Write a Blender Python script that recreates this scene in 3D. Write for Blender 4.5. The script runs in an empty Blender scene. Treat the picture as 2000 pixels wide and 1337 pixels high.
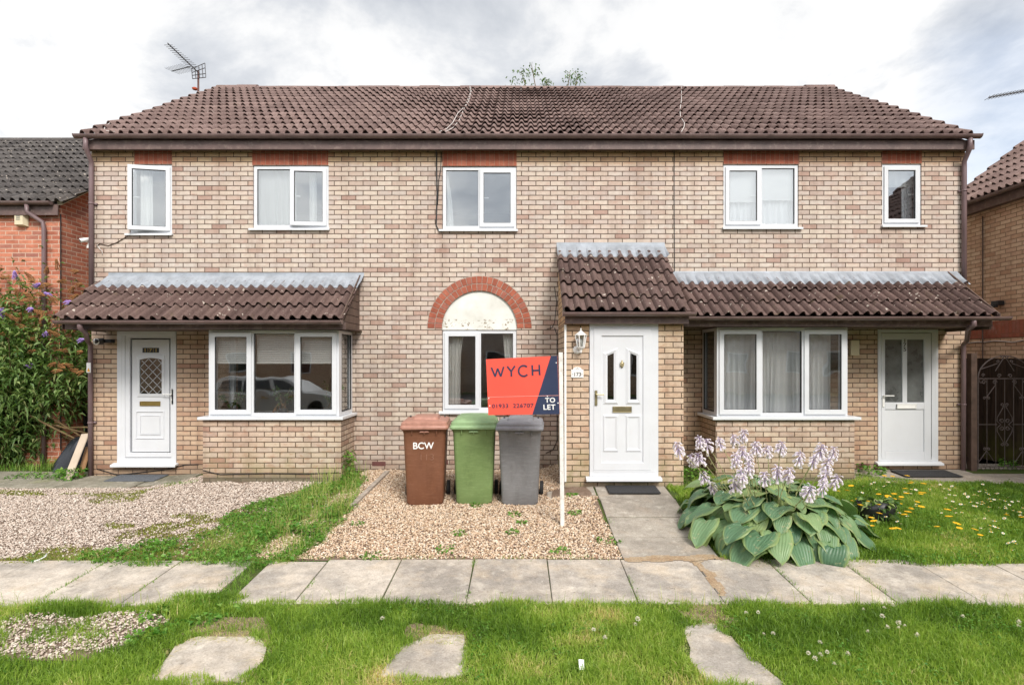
import bpy, math, random
import numpy as np
from mathutils import Vector, Matrix
random.seed(7); RNG = np.random.default_rng(11)
R = math.radians; PI = math.pi
SC = bpy.context.scene; COL = SC.collection
# ---------------------------------------------------------------- camera, world, sun, exposure
CAMY, CAMZ, FPX, CX, HY = -9.0, 1.744, 1125.0, 1015.0, 700.0
cam = bpy.data.cameras.new('camera'); cam.sensor_fit = 'HORIZONTAL'; cam.sensor_width = 36
cam.lens = 36*FPX/2000; cam.shift_x = (1000-CX)/2000; cam.shift_y = (HY-668.5)/2000
cam.clip_start = .05; cam.clip_end = 2000
camo = bpy.data.objects.new('camera', cam); COL.objects.link(camo)
camo.location = (0, CAMY, CAMZ); camo.rotation_euler = (R(90), 0, 0); SC.camera = camo
SUN_EL, SUN_AZ = R(42), R(158)          # azimuth clockwise from +Y: behind the camera, a little to the right
W = bpy.data.worlds.new('World'); SC.world = W; W.use_nodes = True
SC.view_settings.view_transform = 'Standard'; SC.view_settings.look = 'None'
SC.view_settings.exposure = 1.34; SC.view_settings.gamma = 1
SC.cycles.use_denoising = True
SC.cycles.max_bounces = 8; SC.cycles.transparent_max_bounces = 24
SC.cycles.caustics_reflective = False; SC.cycles.caustics_refractive = False

def build_world():
    nt = W.node_tree; N = nt.nodes; L = nt.links; N.clear()
    out = N.new('ShaderNodeOutputWorld'); bg = N.new('ShaderNodeBackground'); bg.inputs['Strength'].default_value = .1
    sky = N.new('ShaderNodeTexSky'); sky.sky_type = 'NISHITA'; sky.sun_disc = False
    sky.sun_elevation = SUN_EL; sky.sun_rotation = SUN_AZ; sky.dust_density = 2.0
    tc = N.new('ShaderNodeTexCoord'); L.new(tc.outputs['Generated'], bg.inputs['Color'])
    d = tc.outputs['Generated']
    # flatten the direction so that clouds shrink towards the horizon
    sep = N.new('ShaderNodeSeparateXYZ'); L.new(d, sep.inputs[0])
    def M(op, a, b=None, c=None, clamp=False):
        n = N.new('ShaderNodeMath'); n.operation = op; n.use_clamp = clamp
        for i, v in enumerate((a, b, c)):
            if v is None: continue
            if isinstance(v, (int, float)): n.inputs[i].default_value = v
            else: L.new(v, n.inputs[i])
        return n.outputs[0]
    zz = M('ADD', M('MAXIMUM', sep.outputs[2], 0.0), .22)
    cx = M('DIVIDE', sep.outputs[0], zz); cy = M('DIVIDE', sep.outputs[1], zz)
    cmb = N.new('ShaderNodeCombineXYZ'); L.new(cx, cmb.inputs[0]); L.new(cy, cmb.inputs[1]); cmb.inputs[2].default_value = 3.7
    def noise(scale, det, rough, off=(0, 0, 0)):
        mp = N.new('ShaderNodeMapping'); L.new(cmb.outputs[0], mp.inputs[0]); mp.inputs[1].default_value = off
        n = N.new('ShaderNodeTexNoise'); L.new(mp.outputs[0], n.inputs['Vector'])
        n.inputs['Scale'].default_value = scale; n.inputs['Detail'].default_value = det; n.inputs['Roughness'].default_value = rough
        n.inputs['Distortion'].default_value = .25
        return n.outputs['Fac']
    def ramp(v, stops):
        r = N.new('ShaderNodeValToRGB'); L.new(v, r.inputs[0]); e = r.color_ramp.elements
        while len(e) < len(stops): e.new(.5)
        for el, (p, c) in zip(e, stops): el.position = p; el.color = (*c, 1)
        return r.outputs[0]
    n1 = noise(1.55, 9, .58, (2.3, .4, 0)); n2 = noise(.55, 4, .5, (5.1, 1.2, 0))
    s = M('ADD', M('MULTIPLY', M('SUBTRACT', n1, .5), 1.3), M('MULTIPLY', M('SUBTRACT', n2, .5), .6)); s = M('ADD', s, .525)
    # denser, greyer cloud masses in three directions of this sky
    def lobe(v, k, amt):
        dp = N.new('ShaderNodeVectorMath'); dp.operation = 'DOT_PRODUCT'; nv = N.new('ShaderNodeVectorMath'); nv.operation = 'NORMALIZE'
        L.new(d, nv.inputs[0]); L.new(nv.outputs[0], dp.inputs[0]); dp.inputs[1].default_value = Vector(v).normalized()
        return M('MULTIPLY', M('POWER', M('MAXIMUM', dp.outputs['Value'], 0), k), amt)
    def dirpx(px, py): return ((px-CX), FPX, HY-py)
    for px, py, k, amt in ((150, 190, 90, .09), (800, 70, 40, .07), (1940, 110, 200, .14), (320, 40, 160, .04), (1450, 110, 14, -.12), (430, 150, 140, -.07), (40, 70, 140, -.10)):
        s = M('ADD', s, lobe(dirpx(px, py), k, amt))
    cl = ramp(s, ((.42, (4.5, 4.5, 4.5)), (.50, (4.15, 4.17, 4.2)), (.565, (3.25, 3.36, 3.54)), (.65, (2.55, 2.70, 2.95)), (.80, (2.1, 2.23, 2.48))))
    # thin blue gaps low on the right
    hole = M('ADD', M('MULTIPLY', noise(2.2, 5, .5, (9, 3, 0)), .55), lobe(dirpx(1960, 235), 120, .42))
    cover = ramp(hole, ((.40, (1, 1, 1)), (.70, (.55, .55, .55))))
    mx = N.new('ShaderNodeMix'); mx.data_type = 'RGBA'; L.new(cover, mx.inputs[0]); L.new(sky.outputs[0], mx.inputs[6]); L.new(cl, mx.inputs[7])
    # the veiled sun brightens the cloud on its side of the sky
    glow = M('ADD', 1.0, lobe((math.sin(SUN_AZ)*math.cos(SUN_EL), math.cos(SUN_AZ)*math.cos(SUN_EL), math.sin(SUN_EL)), 2.0, 1.25))
    glow = M('MULTIPLY', glow, M('SUBTRACT', 1.0, M('MULTIPLY', M('MULTIPLY', sep.outputs[2], sep.outputs[2]), .30)))
    sc = N.new('ShaderNodeVectorMath'); sc.operation = 'SCALE'; L.new(mx.outputs[2], sc.inputs[0]); L.new(glow, sc.inputs['Scale'])
    L.new(sc.outputs[0], bg.inputs['Color']); L.new(bg.outputs[0], out.inputs[0])
build_world()
sun = bpy.data.lights.new('sun', 'SUN'); sun.energy = 1.4; sun.angle = R(18); sun.color = (1, .94, .86)
suno = bpy.data.objects.new('sun', sun); COL.objects.link(suno)
sd = Vector((math.sin(SUN_AZ)*math.cos(SUN_EL), math.cos(SUN_AZ)*math.cos(SUN_EL), math.sin(SUN_EL)))
suno.rotation_euler = (-sd).to_track_quat('-Z', 'Y').to_euler(); suno.location = (6, -14, 20)

# ---------------------------------------------------------------- measuring helpers
class V:                                   # an upright plane at depth Y: photo pixels to metres
    def __init__(s, Y): s.Y = Y; s.s = FPX/(Y-CAMY)
    def x(s, px): return (px-CX)/s.s
    def z(s, py): return CAMZ-(py-HY)/s.s
def ss(a, b, v):
    t = np.clip((v-a)/(b-a), 0, 1); return t*t*(3-2*t)
def gz(x, y):
    x = np.asarray(x, float); y = np.asarray(y, float)
    z = .058*np.clip(y, -6, 0)
    z = z-.09*ss(-4.2, -5.6, x)*ss(-2.4, -.3, y)
    z = z+.10*ss(.15, .75, x)*ss(3.2, 2.3, x)*ss(-3.2, -1.4, y)
    return z
def G(px, py):                             # where a photo pixel meets the sloping ground
    k = py-HY; t = (k*9-FPX*CAMZ)/(k+FPX*.058)
    if t < 0: t = 9-FPX*CAMZ/k
    return ((px-CX)*(9-t)/FPX, -t)
def GP(pts): return np.array([G(*p) for p in pts])
def inpoly(P, poly):
    x, y = P[:, 0], P[:, 1]; c = np.zeros(len(P), bool); n = len(poly); j = n-1
    for i in range(n):
        xi, yi = poly[i]; xj, yj = poly[j]
        if yi != yj: c ^= ((yi > y) != (yj > y)) & (x < (xj-xi)*(y-yi)/(yj-yi)+xi)
        j = i
    return c
# cheap smooth value noise for planting
_NZ = RNG.random((64, 64))
def vnoise(x, y, f=1.0):
    x = np.asarray(x)*f+17.3; y = np.asarray(y)*f+9.1
    xi = np.floor(x).astype(int); yi = np.floor(y).astype(int); u = x-xi; v = y-yi
    u = u*u*(3-2*u); v = v*v*(3-2*v); g = lambda a, b: _NZ[a % 64, b % 64]
    return (g(xi, yi)*(1-u)+g(xi+1, yi)*u)*(1-v)+(g(xi, yi+1)*(1-u)+g(xi+1, yi+1)*u)*v

# ---------------------------------------------------------------- materials
class NT:
    def __init__(s, name):
        s.m = bpy.data.materials.new(name); s.m.use_nodes = True; s.nt = s.m.node_tree; s.N = s.nt.nodes; s.L = s.nt.links
        s.p = s.N['Principled BSDF']; s.out = s.N['Material Output']
    def set(s, sock, v):
        if isinstance(v, (int, float)): sock.default_value = v
        elif isinstance(v, (tuple, list)): sock.default_value = (*v, 1) if len(v) == 3 and len(sock.default_value) == 4 else v
        else: s.L.new(v, sock)
    def node(s, t, **kw):
        n = s.N.new(t)
        for k, v in kw.items(): setattr(n, k, v)
        return n
    def math(s, op, a, b=0.0, clamp=False):
        n = s.node('ShaderNodeMath', operation=op, use_clamp=clamp); s.set(n.inputs[0], a); s.set(n.inputs[1], b); return n.outputs[0]
    def mix(s, f, a, b, blend='MIX'):
        n = s.node('ShaderNodeMix', data_type='RGBA', blend_type=blend); s.set(n.inputs[0], f); s.set(n.inputs[6], a); s.set(n.inputs[7], b); return n.outputs[2]
    def ramp(s, v, stops, interp='LINEAR'):
        r = s.node('ShaderNodeValToRGB'); s.set(r.inputs[0], v); r.color_ramp.interpolation = interp; e = r.color_ramp.elements
        while len(e) < len(stops): e.new(.5)
        for el, (p, c) in zip(e, stops):
            el.position = p; el.color = (*c, 1) if not isinstance(c, (int, float)) else (c, c, c, 1)
        return r.outputs[0]
    def pos(s): return s.node('ShaderNodeNewGeometry').outputs['Position']
    def uv(s): return s.node('ShaderNodeTexCoord').outputs['UV']
    def sep(s, v): n = s.node('ShaderNodeSeparateXYZ'); s.set(n.inputs[0], v); return n.outputs
    def mapv(s, v, scale=(1, 1, 1), loc=(0, 0, 0)):
        n = s.node('ShaderNodeMapping'); s.set(n.inputs[0], v); n.inputs[1].default_value = loc; n.inputs[3].default_value = scale; return n.outputs[0]
    def noise(s, scale, det=3, rough=.55, v=None, dist=0):
        n = s.node('ShaderNodeTexNoise'); s.set(n.inputs['Vector'], v if v is not None else s.pos())
        n.inputs['Scale'].default_value = scale; n.inputs['Detail'].default_value = det; n.inputs['Roughness'].default_value = rough; n.inputs['Distortion'].default_value = dist
        return n.outputs['Fac']
    def attr(s, name='rnd'): return s.node('ShaderNodeAttribute', attribute_name=name).outputs['Fac']
    def bump(s, h, strength=.4, dist=.01):
        n = s.node('ShaderNodeBump'); s.set(n.inputs['Height'], h); n.inputs['Strength'].default_value = strength; n.inputs['Distance'].default_value = dist
        s.L.new(n.outputs[0], s.p.inputs['Normal'])
    def col(s, c): s.set(s.p.inputs['Base Color'], c)
    def rough(s, r): s.set(s.p.inputs['Roughness'], r)
    def spec(s, v): s.p.inputs['Specular IOR Level'].default_value = v

def plain(name, c, rough=.5, var=.18, scale=6, bump=0, spec=.5, metal=0, dirt=None):
    m = NT(name); n = m.noise(scale, 5, .6)
    lo = tuple(max(0, v*(1-var)) for v in c); hi = tuple(min(1, v*(1+var)) for v in c)
    cc = m.ramp(n, ((.3, lo), (.7, hi)))
    if dirt:
        dc, amt = dirt; f = m.math('MULTIPLY', m.ramp(m.noise(scale*3.1, 6, .65), ((.52, 0), (.72, 1))), amt)
        cc = m.mix(f, cc, dc)
    m.col(cc); m.rough(m.math('ADD', m.math('MULTIPLY', n, .15), rough-.07)); m.spec(spec); m.p.inputs['Metallic'].default_value = metal
    if bump: m.bump(m.noise(scale*9, 3), bump, .004)
    return m.m

def brick(name, stops, mortar, bw=.225, bh=.075, offset=.5, blotch=(.40, .22, .16), blotch_amt=.5, zones=(), swap=False, mort=.0072, algae=0):
    m = NT(name); uv = m.uv()
    wob = m.node('ShaderNodeTexNoise'); m.set(wob.inputs['Vector'], m.pos()); wob.inputs['Scale'].default_value = 9; wob.inputs['Detail'].default_value = 3
    off = m.node('ShaderNodeVectorMath', operation='MULTIPLY_ADD'); m.set(off.inputs[0], wob.outputs['Color']); off.inputs[1].default_value = (.008, .008, 0); m.set(off.inputs[2], uv)
    b = m.node('ShaderNodeTexBrick', offset=offset, offset_frequency=2, squash=1); m.set(b.inputs['Vector'], off.outputs[0])
    b.inputs['Color1'].default_value = (0, 0, 0, 1); b.inputs['Color2'].default_value = (1, 1, 1, 1); b.inputs['Mortar'].default_value = (.5, .5, .5, 1)
    b.inputs['Scale'].default_value = 1; b.inputs['Mortar Size'].default_value = mort; b.inputs['Mortar Smooth'].default_value = .25; b.inputs['Bias'].default_value = 0
    b.inputs['Brick Width'].default_value = bw; b.inputs['Row Height'].default_value = bh
    rnd = m.sep(b.outputs['Color'])[0]
    c = m.ramp(rnd, stops)
    n1 = m.noise(14, 5, .65)
    c = m.mix(m.math('MULTIPLY', m.ramp(m.noise(8.5, 4, .6, v=m.mapv(m.pos(), (1, 1, 2.2))), ((.54, 0), (.66, 1))), blotch_amt), c, blotch)
    c = m.mix(m.ramp(n1, ((.25, .6), (.75, 0))), c, (.66, .60, .56), 'MULTIPLY')
    c = m.mix(m.math('MULTIPLY', m.ramp(m.noise(160, 3, .7), ((.35, 1), (.55, 0))), .35), c, (.45, .38, .32), 'MULTIPLY')
    c = m.mix(m.ramp(m.noise(.55, 4, .6), ((.42, 0), (.60, .8))), c, (1.0, .945, .94), 'MULTIPLY'); c = m.mix(m.math('MULTIPLY', m.ramp(m.noise(2.3, 6, .7), ((.60, 0), (.76, 1))), .28), c, (.80, .76, .72))
    # broad weathering: rain-washed and soot-kept patches
    c = m.mix(m.ramp(m.noise(.9, 5, .6, v=m.mapv(m.pos(), (1, 1, .7))), ((.36, .30), (.62, 0))), c, (.72, .68, .66), 'MULTIPLY')
    c = m.mix(m.ramp(m.noise(1.0, 5, .65, v=m.mapv(m.pos(), (4.5, 1, .35))), ((.48, 0), (.70, .6))), c, (.66, .60, .57), 'MULTIPLY')
    P = m.sep(m.pos())
    def smooth(v, a, bb):
        n = m.node('ShaderNodeMapRange', interpolation_type='SMOOTHSTEP'); m.set(n.inputs[0], v); n.inputs[1].default_value = a; n.inputs[2].default_value = bb; return n.outputs[0]
    for tint, terms, amt in zones:           # unweathered (rain-sheltered) brick keeps its yellow
        f = amt
        for ax, a, bb in terms: f = m.math('MULTIPLY', smooth(P[ax], a, bb), f)
        f = m.math('MULTIPLY', f, m.math('ADD', m.math('MULTIPLY', n1, .7), .55), True)
        c = m.mix(f, c, tint, 'MULTIPLY')
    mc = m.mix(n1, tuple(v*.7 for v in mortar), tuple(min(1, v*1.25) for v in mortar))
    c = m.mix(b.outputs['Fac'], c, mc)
    if algae:
        f = m.math('MULTIPLY', smooth(P[2], .75, .05), m.math('MULTIPLY', m.ramp(m.noise(3.5, 5, .7), ((.38, 0), (.62, 1))), algae))
        c = m.mix(f, c, (.15, .17, .04))
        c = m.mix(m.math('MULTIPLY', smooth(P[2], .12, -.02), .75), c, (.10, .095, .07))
    m.col(c); m.rough(.88); m.spec(.25)
    h = m.math('ADD', m.math('MULTIPLY', m.math('SUBTRACT', 1.0, b.outputs['Fac']), 1.0), m.math('MULTIPLY', m.noise(90, 4, .7), .35))
    m.bump(h, .75, .010)
    return m.m

CREAM = ((0, (.47, .33, .28)), (.04, (.57, .435, .37)), (.10, (.645, .55, .475)), (.30, (.72, .64, .55)), (.46, (.67, .58, .515)), (.60, (.725, .65, .56)), (.76, (.695, .635, .575)), (.90, (.63, .56, .51)), (1, (.56, .46, .405)))
MB_ = {}
YEL = (1.0, .76, .42)
MB_['brick'] = brick('buff_brick', CREAM, (.125, .088, .066), zones=(  # mortar here and in bay and porch darkened to mimic shade in recessed joints
    (YEL, ((2, 4.72, 4.86),), .75),
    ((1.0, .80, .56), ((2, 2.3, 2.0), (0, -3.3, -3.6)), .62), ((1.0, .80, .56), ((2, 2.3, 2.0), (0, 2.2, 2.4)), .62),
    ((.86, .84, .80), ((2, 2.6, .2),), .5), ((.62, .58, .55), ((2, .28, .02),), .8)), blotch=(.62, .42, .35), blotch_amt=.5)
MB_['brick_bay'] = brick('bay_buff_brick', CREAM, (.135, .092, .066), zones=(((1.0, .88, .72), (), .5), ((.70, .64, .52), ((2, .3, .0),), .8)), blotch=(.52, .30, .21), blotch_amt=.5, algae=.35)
MB_['brick_porch'] = brick('porch_buff_brick', CREAM, (.125, .09, .06), zones=(((1.0, .86, .66), (), .7), (YEL, ((2, 2.0, 2.25),), .6)), blotch=(.50, .29, .20), blotch_amt=.45, algae=.75)
REDS = ((0, (.33, .11, .07)), (.4, (.42, .135, .085)), (.75, (.47, .17, .11)), (1, (.38, .15, .11)))
MB_['soldier'] = brick('red_soldier_brick', REDS, (.36, .22, .15), bw=.073, bh=.24, offset=0, blotch=(.24, .12, .10), blotch_amt=.5, mort=.004)
MB_['red_brick'] = brick('red_brick', ((0, (.48, .17, .11)), (.3, (.62, .235, .15)), (.7, (.70, .29, .185)), (1, (.42, .18, .14))), (.62, .44, .34), blotch=(.30, .11, .08), blotch_amt=.4)
MB_['buff2'] = brick('neighbour_buff_brick', ((0, (.66, .45, .31)), (.3, (.80, .62, .45)), (.7, (.86, .69, .51)), (1, (.70, .48, .35))), (.26, .17, .11), blotch=(.66, .42, .30), blotch_amt=.28,
    zones=(((1, .90, .84), ((2, 3.5, 2.6),), .6),))
MB_['red_band'] = brick('red_band_brick', REDS, (.30, .12, .07), bw=.075, bh=.3, offset=0)
def archmat():
    m = NT('red_arch_brick'); c = m.ramp(m.attr(), REDS)
    c = m.mix(m.ramp(m.noise(16, 5, .65), ((.3, .7), (.7, 0))), c, (.6, .5, .5), 'MULTIPLY'); m.col(c); m.rough(.9); m.spec(.2); m.bump(m.noise(90, 4), .5, .006); return m.m
MB_['arch'] = archmat()
def plastermat():
    m = NT('flaking_white_plaster'); P = m.sep(m.pos())
    c = m.ramp(m.noise(3.2, 6, .6), ((.3, (.60, .60, .55)), (.7, (.80, .80, .77))))
    band = m.math('MULTIPLY', m.math('LESS_THAN', P[2], 2.30), m.math('GREATER_THAN', P[2], 2.235))
    fl = m.ramp(m.noise(26, 5, .7), ((.54, 0), (.60, 1)))
    c = m.mix(m.math('MULTIPLY', m.math('MULTIPLY', fl, m.ramp(m.noise(4.5, 2), ((.46, 0), (.54, 1)))), m.math('LESS_THAN', P[2], 2.36)), c, (.22, .17, .10))
    m.col(c); m.rough(.85); m.spec(.2); m.bump(m.noise(40, 4), .25, .004); return m.m
MB_['plaster'] = plastermat()
def tilemat(name, cols, lichen=.5, moss=.4):
    m = NT(name); r = m.attr()
    c = m.ramp(r, cols)
    c = m.mix(m.ramp(m.noise(.8, 5, .65), ((.38, .35), (.62, 0))), c, (.70, .70, .72), 'MULTIPLY'); c = m.mix(m.ramp(m.noise(2.0, 5, .65), ((.35, .55), (.65, 0))), c, (.60, .58, .56), 'MULTIPLY')
    c = m.mix(m.ramp(m.noise(34, 5, .75), ((.35, .7), (.6, 0))), c, (.55, .52, .50), 'MULTIPLY')
    c = m.mix(m.math('MULTIPLY', m.ramp(m.noise(60, 4, .7), ((.50, 0), (.75, 1))), .35), c, (.30, .24, .20))
    sp = m.ramp(m.noise(15, 2, .5), ((.685, 0), (.70, 1)))
    c = m.mix(m.math('MULTIPLY', sp, lichen), c, (.50, .44, .38))
    c = m.mix(m.math('MULTIPLY', m.ramp(m.noise(4.4, 5, .7), ((.60, 0), (.72, 1))), moss), c, (.13, .11, .045))
    m.col(c); m.rough(.9); m.spec(.22); m.bump(m.noise(110, 4, .7), .5, .004); return m.m
MB_['tile'] = tilemat('brown_roof_tile', ((0, (.205, .138, .125)), (.5, (.265, .184, .168)), (1, (.325, .23, .208))), .30, .22)
MB_['tile_low'] = tilemat('weathered_brown_tile', ((0, (.115, .073, .066)), (.5, (.16, .104, .094)), (1, (.20, .133, .118))), .95, .45)
MB_['tile_grey'] = tilemat('dark_grey_tile', ((0, (.085, .08, .08)), (.5, (.12, .112, .11)), (1, (.15, .14, .135))), .9, .1)
MB_['mortar'] = plain('verge_mortar', (.36, .31, .26), .9, .3, 12, .4)
MB_['upvc'] = plain('white_upvc', (.655, .675, .71), .32, .035, 3, 0, .45, dirt=((.60, .585, .53), .13))
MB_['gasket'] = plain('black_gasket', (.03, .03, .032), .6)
MB_['sillw'] = plain('white_sill', (.67, .69, .72), .35, .04, 4, dirt=((.6, .57, .5), .12))
MB_['fascia'] = plain('brown_fascia', (.125, .083, .076), .5, .3, 5, .1, .4, dirt=((.30, .23, .20), .5))
MB_['gutter'] = plain('brown_plastic_gutter', (.155, .105, .10), .30, .25, 4, 0, .5, dirt=((.24, .19, .17), .4))
MB_['pipe'] = plain('mauve_brown_downpipe', (.185, .125, .13), .42, .15, 3, 0, .5)
MB_['timber_dark'] = plain('dark_stained_timber', (.105, .066, .05), .65, .35, 7, .3)
MB_['lead'] = plain('lead_flashing', (.33, .36, .40), .5, .22, 5, .1, .5, metal=.15, dirt=((.24, .26, .32), .5))
MB_['black'] = plain('black_plastic', (.018, .018, .02), .45, .2)
MB_['rubber'] = plain('black_rubber', (.014, .014, .015), .75, .2)
MB_['brass'] = plain('brass', (.42, .30, .10), .35, .15, 9, 0, .5, metal=.85)
MB_['brass_old'] = plain('dull_brass', (.34, .29, .17), .4, .2, 9, 0, .5, metal=.8)
MB_['chrome'] = plain('chrome', (.7, .7, .7), .18, .05, metal=1)
MB_['metal_grey'] = plain('galvanised_metal', (.42, .43, .44), .45, .15, 9, metal=.7)
MB_['aerial'] = plain('aerial_metal', (.12, .12, .125), .5, .2, metal=.4)
MB_['rust'] = plain('rusty_pole', (.13, .06, .05), .7, .2)
MB_['iron'] = plain('grey_wrought_iron', (.12, .095, .09), .5, .25, 20, metal=.3)
MB_['cable_w'] = plain('pale_cable', (.62, .58, .55), .6)
MB_['room'] = plain('room_paint', (.62, .60, .56), .85, .05, 2)
MB_['white'] = plain('white_paint', (.82, .82, .8), .45, .05, 6)
MB_['cream_box'] = plain('cream_plastic', (.68, .60, .42), .5, .06)
MB_['numeral_black'] = plain('black_numeral', (.012, .012, .014), .5)
MB_['navy'] = plain('navy_print', (.028, .040, .090), .45, .06)
MB_['coral'] = plain('coral_red_print', (.88, .105, .070), .42, .04, 2)
MB_['sign_white'] = plain('white_print', (.86, .86, .86), .45, .02)
MB_['post_paint'] = plain('flaking_white_post_paint', (.72, .71, .68), .6, .12, 8, .2, dirt=((.36, .30, .24), .55))
MB_['board'] = plain('pale_board', (.56, .46, .36), .7, .12, 3)
MB_['wood'] = plain('orange_brown_timber', (.36, .20, .10), .7, .2, 4)
MB_['sack'] = plain('black_polythene', (.016, .018, .024), .22, .3, 6, 0, .6)
MB_['mat_grey'] = plain('grey_doormat', (.10, .11, .125), .95, .3, 60, .6)
MB_['mat_black'] = plain('black_doormat', (.030, .030, .032), .95, .4, 60, .6)
MB_['asphalt'] = plain('asphalt', (.06, .06, .062), .9, .2, 8, .3)

def glassmat(name, refl, tint=(1, 1, 1), rough=.0):
    m = NT(name); m.N.remove(m.p)
    t = m.node('ShaderNodeBsdfTransparent'); t.inputs[0].default_value = (*tint, 1)
    g = m.node('ShaderNodeBsdfGlossy'); g.inputs['Roughness'].default_value = rough; g.inputs['Color'].default_value = (.97, .99, 1, 1)
    wob = m.node('ShaderNodeBump'); m.set(wob.inputs['Height'], m.noise(2.2, 1)); wob.inputs['Strength'].default_value = .04; wob.inputs['Distance'].default_value = .05; m.L.new(wob.outputs[0], g.inputs['Normal'])
    f = m.node('ShaderNodeFresnel'); f.inputs[0].default_value = 1.5
    fac = m.math('ADD', m.math('MULTIPLY', f.outputs[0], .7), refl, True)
    x = m.node('ShaderNodeMixShader'); m.set(x.inputs[0], fac); m.L.new(t.outputs[0], x.inputs[1]); m.L.new(g.outputs[0], x.inputs[2]); m.L.new(x.outputs[0], m.out.inputs[0]); return m.m
MB_['glass'] = glassmat('window_glass', .10, (.99, .995, .99))
MB_['glass_up'] = glassmat('reflective_window_glass', .15, (.95, .97, .98))
MB_['glass_dark'] = glassmat('dark_door_glass', .22, (.25, .28, .27), .02)
MB_['frosted'] = plain('frosted_grey_glass', (.12, .13, .13), .28, .5, 3.2, 0, .6)
def cloth(name, c, trans=.35):
    m = NT(name); m.N.remove(m.p)
    d = m.node('ShaderNodeBsdfDiffuse'); d.inputs[0].default_value = (*c, 1); t = m.node('ShaderNodeBsdfTranslucent'); t.inputs[0].default_value = (*c, 1)
    x = m.node('ShaderNodeMixShader'); x.inputs[0].default_value = trans; m.L.new(d.outputs[0], x.inputs[1]); m.L.new(t.outputs[0], x.inputs[2])
    m.L.new(x.outputs[0], m.out.inputs[0]); return m.m
MB_['net'] = cloth('white_net_cloth', (.90, .92, .94), .10); MB_['blind'] = cloth('white_blind', (.88, .89, .88), .08); MB_['curtain'] = cloth('off_white_curtain', (.88, .88, .85), .1)
def leafmat(name, stops, trans=.3, rough=.45, attr='rnd', spec=.35, noise=0):
    m = NT(name); c = m.ramp(m.attr(attr), stops)
    if noise: c = m.mix(m.math('MULTIPLY', m.ramp(m.noise(noise, 4, .6), ((.4, 0), (.7, 1))), .5), c, (.5, .55, .35), 'MULTIPLY')
    m.col(c); m.rough(rough); m.spec(spec)
    t = m.node('ShaderNodeBsdfTranslucent'); tc = m.mix(.5, c, (.5, .75, .12), 'MULTIPLY'); m.set(t.inputs[0], m.mix(1.0, c, (1.5, 1.6, .8), 'MULTIPLY'))
    x = m.node('ShaderNodeMixShader'); x.inputs[0].default_value = trans; m.L.new(m.p.outputs[0], x.inputs[1]); m.L.new(t.outputs[0], x.inputs[2]); m.L.new(x.outputs[0], m.out.inputs[0]); return m.m
MB_['grass'] = leafmat('lawn_grass_blade', ((0, (.10, .19, .022)), (.3, (.19, .31, .038)), (.6, (.28, .40, .06)), (.82, (.38, .47, .10)), (.94, (.50, .50, .17)), (1, (.62, .50, .25))), .35)
MB_['grass_dry'] = leafmat('rough_grass_blade', ((0, (.10, .22, .03)), (.4, (.19, .33, .05)), (.7, (.33, .40, .10)), (1, (.58, .50, .24))), .3)
MB_['moss'] = leafmat('moss', ((0, (.13, .16, .02)), (.6, (.22, .25, .03)), (1, (.32, .31, .07))), .2, .8)
MB_['weed'] = leafmat('weed_leaf', ((0, (.06, .17, .02)), (.6, (.12, .28, .035)), (1, (.24, .38, .08))), .3)
MB_['shrub'] = leafmat('shrub_leaf', ((0, (.05, .11, .028)), (.5, (.125, .215, .058)), (.85, (.25, .35, .12)), (1, (.42, .45, .20))), .28)
MB_['tree'] = leafmat('tree_leaf', ((0, (.06, .12, .03)), (1, (.17, .26, .08))), .3)
MB_['bark'] = plain('brown_stem', (.15, .10, .045), .85, .3, 12, .4)
MB_['purple'] = leafmat('purple_flower', ((0, (.30, .17, .55)), (1, (.52, .36, .80))), .2, .7)
MB_['faded'] = leafmat('faded_flower', ((0, (.20, .085, .03)), (1, (.36, .17, .06))), .1, .8)
MB_['lilac'] = leafmat('lilac_petal', ((0, (.45, .37, .61)), (.5, (.67, .60, .79)), (1, (.83, .78, .89))), .3, .6)
MB_['stalk'] = plain('pale_stalk', (.34, .34, .16), .7, .2)
MB_['yellow'] = leafmat('orange_yellow_petal', ((0, (.85, .42, .015)), (1, (.90, .62, .04))), .2, .6)
MB_['daisy'] = leafmat('white_petal', ((0, (.80, .80, .78)), (1, (.88, .88, .86))), .2, .6)
MB_['clover'] = leafmat('clover_head', ((0, (.62, .56, .50)), (1, (.80, .76, .70))), .2, .7)
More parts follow.
